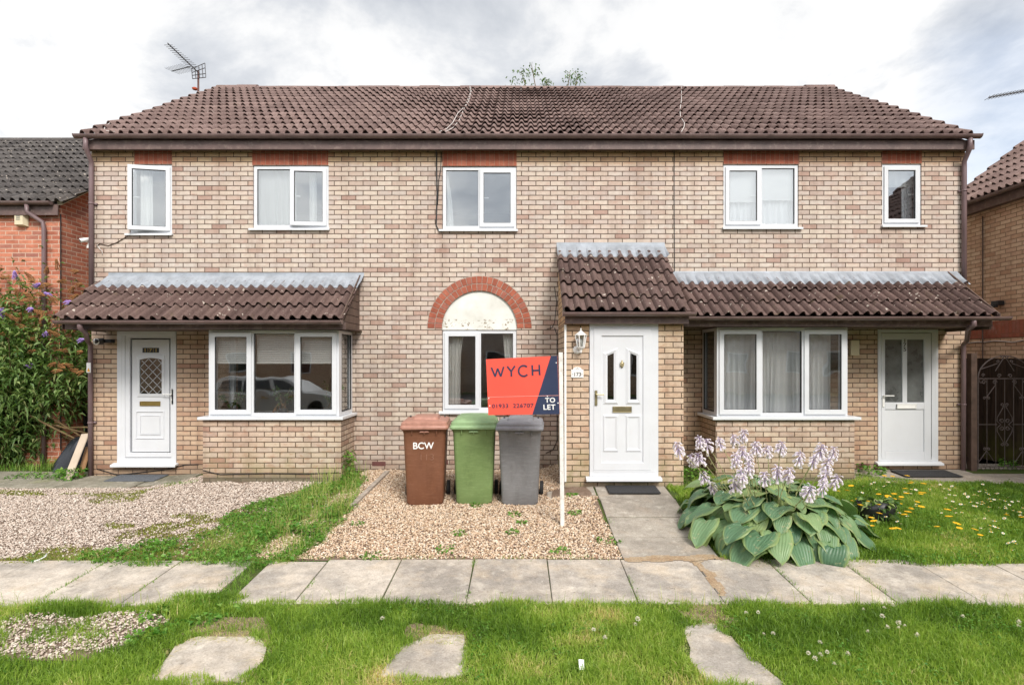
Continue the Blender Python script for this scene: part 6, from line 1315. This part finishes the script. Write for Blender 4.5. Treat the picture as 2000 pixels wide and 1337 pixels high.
for i, (zx, zy) in enumerate(HEADS):
    px, py = 1300+zx/4.312, 820+zy/4.312; Y = HYc-.1-.8*np.clip((zy-150)/420, 0, 1)+rr.uniform(-.12, .12) if zx > 400 else HYc+rr.uniform(-.25, .1)
    v = V(Y); top = Vector((v.x(px), Y, v.z(py))); root = Vector((HXc+(top.x-HXc)*.30+rr.uniform(-.05, .05), HYc+(Y-HYc)*.35, HZ+.05)); mid = root.lerp(top, .6)+Vector((rr.uniform(-.02, .02), 0, .05))
    b = MB(); axis = (top-mid).normalized(); b.tube([root, root.lerp(mid, .6)+Vector((0, 0, .03)), mid, top], [.0055, .005, .004, .0035], 5, False)
    for k in range(5):
        p = mid.lerp(top, -.3+.2*k); q = p+Vector((rr.uniform(-.03, .03), rr.uniform(-.03, .03), -.02)); b.tube([p, q, q+Vector((0, 0, -.018))], [.002, .004, .001], 4, False)
    st_ = b.build('flower_stalk', M['stalk'], ho, smooth=True)
    hb = heads[i % 7]; sc = rr.uniform(1.0, 1.3); rot = Matrix.Translation(top) @ (axis.lerp(Vector((0, 0, 1)), .55).normalized()).to_track_quat('Z', 'Y').to_matrix().to_4x4() @ Matrix.Rotation(rr.uniform(0, 6), 4, 'Z') @ Matrix.Scale(sc, 4)
    c = MB(); c.v = [tuple(rot @ Vector(p)) for p in hb.v]; c.f = hb.f; c.m = hb.m; c.r = hb.r; put(c.build('flower_head', M['lilac'], None, uv=False), st_)
# dry soil and fallen petals under the hosta are left to the lawn edge

# ---------------------------------------------------------------- flowering shrub on the left
sh = thing('flowering_shrub', 'tall flowering shrub with purple and faded brown spikes at the left edge', 'shrub', (-8.7, .9, -.1)); rr = np.random.default_rng(3)
b = MB(); LP_, LD_ = [], []; TIPS = []
for k in range(96):
    a = rr.uniform(0, 2*PI); r = rr.uniform(.3, 1.75); root = Vector((-8.9+.35*math.cos(a)+rr.uniform(-.3, .3), 1.0+.3*math.sin(a), -.1)); h = rr.uniform(1.5, 3.25)*(1-.10*r)
    ex = Vector((-8.95+1.12*r*math.cos(a), 1.0+.62*r*math.sin(a)-.1, h)); ctrl = root.lerp(ex, .45)+Vector((0, 0, .55)); pts = []
    for j in range(9): t = j/8; pts.append(root*(1-t)**2+ctrl*2*t*(1-t)+ex*t*t)
    b.tube(pts, [.022*(1-.8*j/8) for j in range(9)], 5, False); TIPS.append((pts[-1], (pts[-1]-pts[-2]).normalized()))
    for j in range(390):
        t = rr.uniform(.06, 1.0)**.85; p = root*(1-t)**2+ctrl*2*t*(1-t)+ex*t*t; off = Vector(rr.normal(0, .15+.10*t, 3)); LP_.append(p+off); d = Vector(rr.normal(0, 1, 3)); d.z = d.z*.5-.15; LD_.append(d+off.normalized()*.6)
for j in range(9):                                             # low arching bare stems
    y = rr.uniform(.5, 1.1); x = -9.3+rr.uniform(-.6, .9); b.tube([(x, y, .05), (x+.5, y-.1, .55+rr.uniform(0, .4)), (x+1.1, y-.15, .5+rr.uniform(-.1, .5)), (x+1.6, y, .2+rr.uniform(0, .3))], [.022, .02, .016, .012], 5, False)
b.build('stem', M['bark'], sh, smooth=True)
LP_ = np.array(LP_); LD_ = np.array(LD_); n = len(LP_); v, f, q = leaf_cloud(LP_, LD_, rr.uniform(.07, .16, n), rr.uniform(.024, .05, n), np.clip(rr.normal(.5, .27, n), 0, 1), .35); put(link('foliage', npmesh('foliage', v, None, f, M['shrub'], q)), sh)
def spike(mat, name, p, d, L, parent):
    b = MB(); n = 12; sdv = d.cross(Vector((0, 0, 1))).normalized(); nv = d.cross(sdv)
    for i in range(n):
        t = i/(n-1); r = .030*(1-t)**.6+.006
        for j in range(6):
            a = 2*PI*j/6+i; c = p+d*L*t+(sdv*math.cos(a)+nv*math.sin(a))*r*rr.uniform(.6, 1.15); e = .012; b.rn = rr.uniform(.05, 1); b.add([c+Vector((e, 0, 0)), c+Vector((-e*.5, e, 0)), c+Vector((-e*.5, -e, .3*e)), c+Vector((0, 0, e*1.3))], [(0, 1, 3), (1, 2, 3), (2, 0, 3), (0, 2, 1)])
    put(b.build(name, M[mat], None, uv=False), parent)
vq = V(.35)
for px, py in ((68, 560), (98, 578), (128, 592), (8, 606), (58, 606), (150, 612), (88, 655), (4, 620), (155, 666), (30, 545), (62, 715), (-40, 580), (-60, 640), (-90, 610)):
    Y = .35+rr.uniform(-.1, .25); v = V(Y); d = Vector((rr.uniform(-.8, .9), -.3, rr.uniform(-.1, .45))).normalized(); spike('purple', 'flower_spike', Vector((v.x(px), Y, v.z(py))), d, rr.uniform(.10, .16), sh)
for i in range(64):
    px, py = rr.uniform(-60, 160), rr.uniform(520, 740); Y = .34+rr.uniform(-.1, .3); v = V(Y); d = Vector((rr.uniform(-.9, .9), -.2, rr.uniform(-.3, .4))).normalized(); spike('faded', 'faded_flower_spike', Vector((v.x(px), Y, v.z(py))), d, rr.uniform(.10, .18), sh)

# ---------------------------------------------------------------- weeds and small plants
def weed(name, X, Y, R_, H, n, label, cat='weed', leaf=(.04, .09), mat='weed', group=None, z=None):
    z = float(gz(X, Y)) if z is None else z; a = RNG.uniform(0, 2*PI, n); r = R_*RNG.random(n)**.6; h = H*RNG.random(n); P = np.stack([X+r*np.cos(a)*.8, Y+r*np.sin(a)*.8, z+h+.005], 1); D = np.stack([np.cos(a), np.sin(a), RNG.normal(.15, .4, n)], 1)
    v, f, q = leaf_cloud(P, D, RNG.uniform(*leaf, n), RNG.uniform(leaf[0]*.5, leaf[1]*.6, n), RNG.random(n), .25); return tag(link(name, npmesh(name, v, None, f, M[mat], q)), label, cat, group)
X, Y = F0.x(690), -.35; weed('weed', X-.02, -.45, .17, .40, 190, 'leafy green weed growing against the right corner of the left bay window', leaf=(.05, .10))
weed('weed', F0.x(158), -.22, .22, .16, 170, 'dark green creeping weed at the foot of the left downpipe', z=-.09); weed('weed', F0.x(112), -.12, .22, .07, 120, 'low green weed in front of the refuse sack', z=-.09, leaf=(.03, .06)); weed('weed', F0.x(60), -.10, .30, .05, 130, 'low creeping weed on the mossy slabs at the left edge', z=-.09, leaf=(.03, .05))
for px, py, s, l in ((1005, 1008, .09, 'small weed rosette on the pebbles in front of the grey bin'), (1000, 1042, .10, 'small weed rosette midway between the grey bin and the slabs'), (1122, 1012, .09, 'small weed rosette on the pebbles right of the sign post'), (1018, 1024, .07, 'tiny weed among the pebbles below the letting board'), (898, 1044, .10, 'pale weed rosette among the pebbles below the green bin'), (700, 1026, .09, 'small weed at the left of the pebble bed'), (868, 1078, .14, 'weed tuft on the pebbles near the middle of the slabs'), (1095, 1080, .13, 'weed tuft on the pebbles nearest the foot of the sign post'), (1190, 1060, .16, 'ragged weed tuft at the corner of the pebble bed and path'), (1118, 983, .09, 'small weed at the grey slab behind the sign post'), (930, 990, .08, 'small weed at the foot of the green bin'), (725, 1090, .13, 'weed tuft at the left front of the pebble bed'), (290, 1062, .12, 'leafy weed on the mossy part of the left drive'), (545, 1085, .15, 'leafy weed at the foot of the rough grass')):
    X, Y = G(px, py); weed('weed', X, Y, s*.85, .035, 46, l, leaf=(.022, .055), group='weeds on the gravel')
for px, py, s, l in ((1312, 955, .20, 'leafy weed at the foot of the porch beside the path'), (1360, 945, .25, 'low weeds at the wall behind the hosta'), (1705, 925, .22, 'dark fern-like weed under the air brick by the right door'), (1970, 912, .14, 'green weed at the foot of the dark fence')):
    X, Y = G(px, py); weed('weed', X, Y, s, .12, 110, l, leaf=(.04, .08))
for i, (px, py) in enumerate(((300, 1205), (345, 1188), (400, 1178), (320, 1232), (395, 1215), (440, 1195), (280, 1250))):
    X, Y = G(px, py); weed('weed', X, Y, .12, .045, 60, 'broad-leaved weed clump among the grass beside the gravelly patch', leaf=(.03, .065), group='broad-leaved weeds by the gravelly patch')
for px, py in ((655, 965), (620, 990), (585, 1015), (640, 1015), (560, 1045), (600, 1050), (520, 1060), (675, 950)):
    X, Y = G(px, py); weed('weed', X, Y, .10, .16, 70, 'upright leafy weed among the rough grass left of the pebble bed', leaf=(.03, .07), group='leafy weeds in the rough grass')
# planter
PXp, PYp = G(1712, 1014); pz = float(gz(PXp, PYp)); pl = thing('planter', 'broken black planter with withered leaves standing in the right lawn', 'planter', (PXp, PYp, pz)); b = MB(); n = 26; R0 = .20; vs = []
for r, z in ((R0*.72, 0), (R0*.9, .06), (R0*1.02, .13), (R0*1.06, .19), (R0*.98, .188), (R0*.85, .08), (R0*.6, .03)):
    for k in range(n): a = 2*PI*k/n; jag = (.035*math.sin(3*a+.5)+.02*math.sin(7*a)) if z > .15 else 0; vs.append((PXp+r*math.cos(a), PYp+r*.85*math.sin(a), pz+z+jag))
b.add(vs, [(i*n+k, i*n+(k+1) % n, (i+1)*n+(k+1) % n, (i+1)*n+k) for i in range(6) for k in range(n)]+[tuple(6*n+k for k in range(n))]); b.build('pot', M['black'], pl, smooth=True)
o = weed('withered_leaf', PXp, PYp, .22, .22, 150, None, None, (.05, .12), 'shrub', z=pz+.03); put(o, pl)
# flowers of the lawn, each a thing
def bloom(name, mat, cmat, r, h, petals, seed):
    rs = np.random.default_rng(seed); b = MB(); b.rn = .5
    for k in range(petals):
        a = 2*PI*k/petals; c, s = math.cos(a), math.sin(a); w = r*PI/petals*1.1; b.rn = rs.uniform(.05, 1); b.add([(c*r*.2, s*r*.2, h), (c*r*.75-s*w, s*r*.75+c*w, h+.003), (c*r, s*r, h+.001), (c*r*.75+s*w, s*r*.75-c*w, h+.003)], [(0, 3, 2, 1)])
    b.cur = 1; b.lathe([(0, h-.001), (r*.36, h-.001), (r*.33, h+.005), (0, h+.007)], (0, 0, 0), 7); b.cur = 2; b.tube([(.004, 0, 0), (0, 0, h*.6), (0, 0, h)], .0022, 4); return b.build(name, [M[mat], M[cmat], M['weed']], None, uv=False)
def strew(proto, pts, label, cat, group, s0=.8, s1=1.25, tilt=.3):
    for i, (X, Y) in enumerate(pts):
        o = proto if i == 0 else proto.copy()
        if i: COL.objects.link(o)
        s = random.uniform(s0, s1); o.location = (X, Y, float(gz(X, Y))); o.rotation_euler = (random.gauss(0, tilt), random.gauss(0, tilt), random.uniform(0, 6)); o.scale = (s, s, s*random.uniform(.85, 1.2)); tag(o, label, cat, group)
YP = [(555, 275), (635, 250), (785, 290), (830, 318), (847, 327), (240, 378), (90, 392), (62, 375), (170, 433), (960, 383), (985, 415), (930, 445), (925, 470), (805, 445), (785, 412), (670, 470), (520, 460), (735, 490), (730, 512), (735, 545), (885, 535), (825, 560), (830, 612), (800, 660), (800, 685), (930, 580), (300, 577), (315, 515), (515, 592), (550, 608), (490, 648), (425, 708), (500, 750), (440, 793), (145, 612), (690, 855), (675, 797), (1195, 662), (1250, 715), (1135, 795), (1245, 810), (1315, 785), (1450, 800), (1535, 830), (1815, 660), (1970, 690), (590, 520), (385, 527), (640, 515), (220, 500)]
def aboveG(px, py, h):                                          # ground spot whose point at height h shows at this pixel
    X, Y = G(px, py)
    for _ in range(6): v = V(Y); k = (HY-py); z = float(gz(X, Y))+h; d = FPX*(CAMZ-z)/(py-HY); Y = d+CAMY; X = (px-CX)*d/FPX
    return X, Y
strew(bloom('hawkweed', 'yellow', 'yellow', .030, .15, 14, 1), [aboveG(1620+a/5.263, 880+c/5.263, .15) for a, c in YP], 'small orange-yellow wild flower standing in the right lawn', 'flower', 'orange-yellow flowers in the right lawn', .9, 1.35, .12)
rr = np.random.default_rng(17); DP = []
for cx_, cy_, sx_, sy_, n in ((1848, 952, 14, 6, 7), (1910, 965, 22, 7, 16), (1960, 985, 25, 9, 18), (1985, 1000, 14, 8, 12), (1900, 985, 14, 6, 9), (1735, 945, 10, 4, 7), (1690, 950, 18, 6, 7), (1850, 970, 12, 6, 6), (1860, 995, 10, 5, 5), (1930, 1015, 30, 10, 9), (1790, 1010, 30, 14, 8), (1985, 1065, 15, 10, 5), (1940, 1040, 15, 8, 5), (1780, 960, 12, 6, 5)):
    for _ in range(n): DP.append(aboveG(cx_+rr.normal(0, sx_), max(941, cy_+rr.normal(0, sy_)), .07))
strew(bloom('daisy', 'daisy', 'yellow', .017, .075, 11, 2), DP, 'small white daisy open in the right lawn', 'flower', 'white daisies in the right lawn', .8, 1.3, .25)
def clover():
    rs = np.random.default_rng(4); b = MB()
    for k in range(44):
        z = rs.uniform(-.5, 1); a = k*2.4; q = math.sqrt(max(0, 1-z*z)); d = Vector((q*math.cos(a), q*math.sin(a), z)); p = Vector((0, 0, .075))+d*.008; b.rn = rs.uniform(.05, 1); s = d.cross(Vector((0, 0, 1))); s = (s.normalized() if s.length > .01 else Vector((1, 0, 0)))*.0028; b.add([p-s, p+s, p+d*.009+Vector((0, 0, .002))], [(0, 1, 2)])
    b.cur = 1; b.tube([(.003, 0, 0), (0, 0, .07)], .0018, 4); return b.build('clover_flower', [M['clover'], M['weed']], None, uv=False)
CP = [(1085, 985), (1170, 975), (1205, 950), (1210, 975), (1165, 1022), (1190, 1050), (1190, 1075), (1215, 1075), (1080, 1090), (650, 1095), (612, 1098), (870, 1138), (810, 1170), (905, 1170), (850, 1195), (935, 1230), (815, 1215), (530, 990), (575, 990), (1000, 1205), (1280, 1060), (1330, 1130), (10, 1035), (1530, 1003), (1800, 1045), (1815, 1065)]
strew(clover(), [aboveG(1240+a/2.4, 780+c/2.4, .075) for a, c in CP]+[aboveG(755, 1205, .075), aboveG(1245, 1215, .075), aboveG(1160, 1225, .075), aboveG(1183, 1255, .07)], 'pale clover flower in the grass of the front verge', 'flower', 'clover flowers in the front verge', .9, 1.3, .2)
# scrap of paper in the grass
X, Y = G(1135, 1312); b = MB(); z = float(gz(X, Y))+.03; b.add([(X-.016, Y-.03, z), (X+.018, Y-.028, z+.004), (X+.022, Y+.04, z+.03), (X-.012, Y+.038, z+.034), (X-.016, Y-.03, z+.0025), (X+.018, Y-.028, z+.0065), (X+.022, Y+.04, z+.0325), (X-.012, Y+.038, z+.0365)], [(0, 3, 2, 1), (4, 5, 6, 7), (0, 1, 5, 4), (1, 2, 6, 5), (2, 3, 7, 6), (3, 0, 4, 7)]); tag(b.build('paper_scrap', M['sign_white']), 'small white scrap of litter lying in the verge grass', 'litter')
b = MB(); pts = [(*G(px, py), 0) for px, py in ((60, 1102), (75, 1097), (82, 1094), (89, 1090), (91, 1085))]; b.tube([(x, y, float(gz(x, y))+.02) for x, y, _ in pts], .008, 6); tag(b.build('cable_offcut', M['sign_white'], smooth=True), 'short white curled offcut lying by the left pavement slabs', 'litter')

# ---------------------------------------------------------------- house plants in the left bay
def house_plant(X, Y, Z, H, n, label, lean=0):
    t = thing('potted_plant', label, 'potted plant', (X, Y, Z)); b = MB(); b.lathe([(0, 0), (.05, 0), (.065, .10), (.06, .10), (.05, .09), (0, .09)], (X, Y, Z), 14); b.build('pot', plain('grey_plant_pot', (.16, .15, .15), .5), t, smooth=False); b = MB(); LP, LD = [], []
    for k in range(7):
        a = RNG.uniform(0, 6.3); e = Vector((X+.15*math.cos(a)+lean, Y+.08*math.sin(a), Z+.1+H*RNG.uniform(.55, 1))); s = Vector((X, Y, Z+.09)); b.tube([s, s.lerp(e, .5)+Vector((0, 0, .04)), e], [.005, .004, .002], 4, False)
        for j in range(n): p = s.lerp(e, RNG.uniform(.35, 1.05)); LP.append(p); LD.append(RNG.normal(0, 1, 3)+np.array([0, 0, .3]))
    b.build('stem', M['bark'], t); LP = np.array(LP); LD = np.array(LD); v, f, q = leaf_cloud(LP, LD, RNG.uniform(.05, .09, len(LP)), RNG.uniform(.018, .03, len(LP)), RNG.random(len(LP))*.5); put(link('foliage', npmesh('foliage', v, None, f, M['shrub'], q)), t)
house_plant(VB.x(437), -.47, .906, .26, 14, 'leafy plant in a pot at the left of the left bay sill'); house_plant(VB.x(540), -.46, .906, .34, 16, 'taller bushy plant in the middle of the left bay sill'); house_plant(VB.x(628), -.40, .906, .42, 16, 'trailing plant at the right end of the left bay sill', .05)
b = MB(); X, Y = VB.x(520), -.20; b.tube([(X-.16+.32*k/12, Y, .70+.36*math.sin(PI*(.08+.84*k/12))) for k in range(13)], .014, 6)
for k in range(1, 7): x = X-.16+.32*k/7; b.tube([(x, Y, .6), (x, Y, .70+.36*math.sin(PI*(.08+.84*k/7)))], .007, 5)
b.box(X-.2, X+.2, Y-.2, Y+.22, .44, .48)
for sx in (-.17, .17):
    for sy in (-.17, .19): b.tube([(X+sx, Y+sy, .44), (X+sx*1.15, Y+sy*1.1, .01)], .016, 6)
tag(b.build('wooden_chair', M['wood'], smooth=False), 'round-backed wooden chair behind the left bay sill', 'chair')

# ---------------------------------------------------------------- tree behind the roof
tr = thing('tree', 'tree behind the terrace with two leafy tips showing over the ridge', 'tree', (.9, 9.5, 0)); b = MB(); b.tube([(.9, 9.5, 0), (.85, 9.5, 3.5), (.95, 9.55, 7.2), (.9, 9.5, 8.8)], [.2, .16, .10, .05], 9); LP, LD = [], []
rr = np.random.default_rng(8)
TP = [(V(9.5).x(1018), 10.98, .17), (V(9.5).x(1038), 11.05, .17), (V(9.5).x(1112), 10.78, .16), (V(9.5).x(1128), 10.84, .15), (V(9.5).x(1066), 10.66, .10)]+[(.9+rr.uniform(-1.6, 1.6), rr.uniform(8.6, 10.2), .5) for _ in range(14)]
for X, Z, w_ in TP:
    e = Vector((X, 9.5+rr.uniform(-.3, .3), Z)); s = Vector((.93, 9.53, rr.uniform(6.4, 8.3))); b.tube([s, s.lerp(e, .5)+Vector((.1, 0, .1)), e], [.05, .03, .008], 6, False)
    if w_ < .4:
        for j in range(7): b.tube([e.lerp(s, .08*j), e.lerp(s, .08*j)+Vector((rr.uniform(-.2, .2), rr.uniform(-.1, .1), rr.uniform(.02, .16)))], [.007, .003], 4, False)
    for j in range(46 if w_ < .4 else 260):
        q = np.clip(rr.normal(0, 1, 3), -1.5, 1.5)*np.array([w_, w_*.8, w_*.75 if w_ < .4 else .5]); LP.append(np.array(e)+q-np.array([0, 0, w_*.8])); LD.append(rr.normal(0, 1, 3))
b.build('trunk', M['bark'], tr, smooth=True); LP = np.array(LP); LD = np.array(LD); n = len(LP); v, f, q = leaf_cloud(LP, LD, rr.uniform(.07, .13, n), rr.uniform(.03, .06, n), rr.random(n), .4); put(link('crown', npmesh('crown', v, None, f, M['tree'], q)), tr)

# ---------------------------------------------------------------- across the road (seen in the window panes)
def opp(name_label, x0, x1, y, h, wm, rm_, wins):
    t = thing('brick_house', name_label, 'house', ((x0+x1)/2, y, -.35)); b = MB(); b.box(x0, x1, y-8, y, -.4, h); b.build('wall', M[wm], t); b = MB(); b.rn = .4; b.prismx([(y+.4, h-.15), (y+.4, h), (y-4, h+2.7), (y-8.4, h), (y-8.4, h-.15)], x0-.2, x1+.2); b.build('roof', M[rm_], t); MB().box(x0-.1, x1+.1, y+.41, y+.52, h-.1, h+.02).build('gutter', M['gutter'], t)
    for (xa, xb, za, zb_) in wins:
        w_ = MB().ring(xa, xb, za, zb_, .07, y-.02, y+.03).build('window', M['upvc'], t); MB().box(xa+.07, xb-.07, y+.002, y+.01, za+.07, zb_-.07).build('pane', M['car_glass'], w_)
opp('long buff brick house across the road, mirrored in the lower panes', -9.5, 45, -27, 4.8, 'brick', 'tile', [(a+dx, a+dx+1.3, z, z+1.2) for a in (-8, -2, 4, 10, 16, 22, 28, 34) for dx in (0, 2.4) for z in (.9, 3.3)])
opp('detached buff house with grey roof across the road, mirrored in the left bay window', -26, -11, -26, 4.8, 'buff2', 'tile_grey', [(a, a+1.3, z, z+1.2) for a in (-25, -21, -17, -13.5) for z in (.9, 3.3)])
cr = thing('parked_car', 'silver estate car parked across from the left house, mirrored in the bay window', 'car', (-8.3, -12.6, -.35)); cx0, cy0, cz0 = -8.3, -12.6, -.35
def side(pts): return [(cx0+x, cz0+z) for x, z in pts]
b = MB(); b.prism(side([(-2.3, .28), (-2.36, .55), (-2.3, .88), (-2.2, .96), (1.05, .98), (2.1, .80), (2.33, .62), (2.36, .35), (2.28, .24)]), cy0-.9, cy0+.9); b.build('body', M['car'], cr, bevel=.06)
b = MB(); o = side([(-2.2, .95), (-1.95, 1.40), (-1.6, 1.46), (.25, 1.45), (1.15, .97)]); n = len(o); v = [(x, cy0+.84-(.16 if z > cz0+1.2 else 0), z) for x, z in o]+[(x, cy0-.84+(.16 if z > cz0+1.2 else 0), z) for x, z in o]; b.add(v, [tuple(range(n)), tuple(range(2*n-1, n-1, -1))]+[(n+k, n+(k+1) % n, (k+1) % n, k) for k in range(n)]); b.build('cabin', M['car'], cr, bevel=.05)
for pts in ([(-1.95, 1.0), (-1.80, 1.34), (-1.1, 1.36), (-1.05, 1.0)], [(-.98, 1.0), (-1.0, 1.36), (-.2, 1.36), (-.1, 1.0)], [(-.02, 1.0), (-.1, 1.36), (.25, 1.35), (.85, 1.0)]):
    b = MB(); v = [(cx0+x, cy0+.855-(z-1.0)*.40, cz0+z) for x, z in pts]; b.add(v+[(x, y-.02, z) for x, y, z in v], [(0, 1, 2, 3)[::-1], (4, 5, 6, 7)]+[(k, (k+1) % 4, 4+(k+1) % 4, 4+k) for k in range(4)]); b.build('window', M['car_glass'], cr)
for x in (-1.42, 1.45):
    b = MB(); b.lathe([(.20, -.1), (.31, -.1), (.325, -.05), (.325, .07), (.31, .1), (.20, .1)], (cx0+x, cy0+.80, cz0+.325), 22, 'y'); wl = b.build('wheel', M['rubber'], cr); b = MB(); b.lathe([(0, .07), (.06, .10), (.2, .09), (.21, .0), (0, .0)], (cx0+x, cy0+.80, cz0+.325), 14, 'y'); b.build('rim', M['chrome'], wl)
b = MB(); b.box(cx0-.4, cx0-.2, cy0+.9, cy0+.93, cz0+.80, cz0+.84); b.box(cx0+.5, cx0+.7, cy0+.9, cy0+.93, cz0+.78, cz0+.82); b.build('handle', M['chrome'], cr)
b = MB(); b.box(cx0+2.1, cx0+2.34, cy0+.55, cy0+.86, cz0+.60, cz0+.74); b.build('headlight', M['sign_white'], cr, bevel=.03)
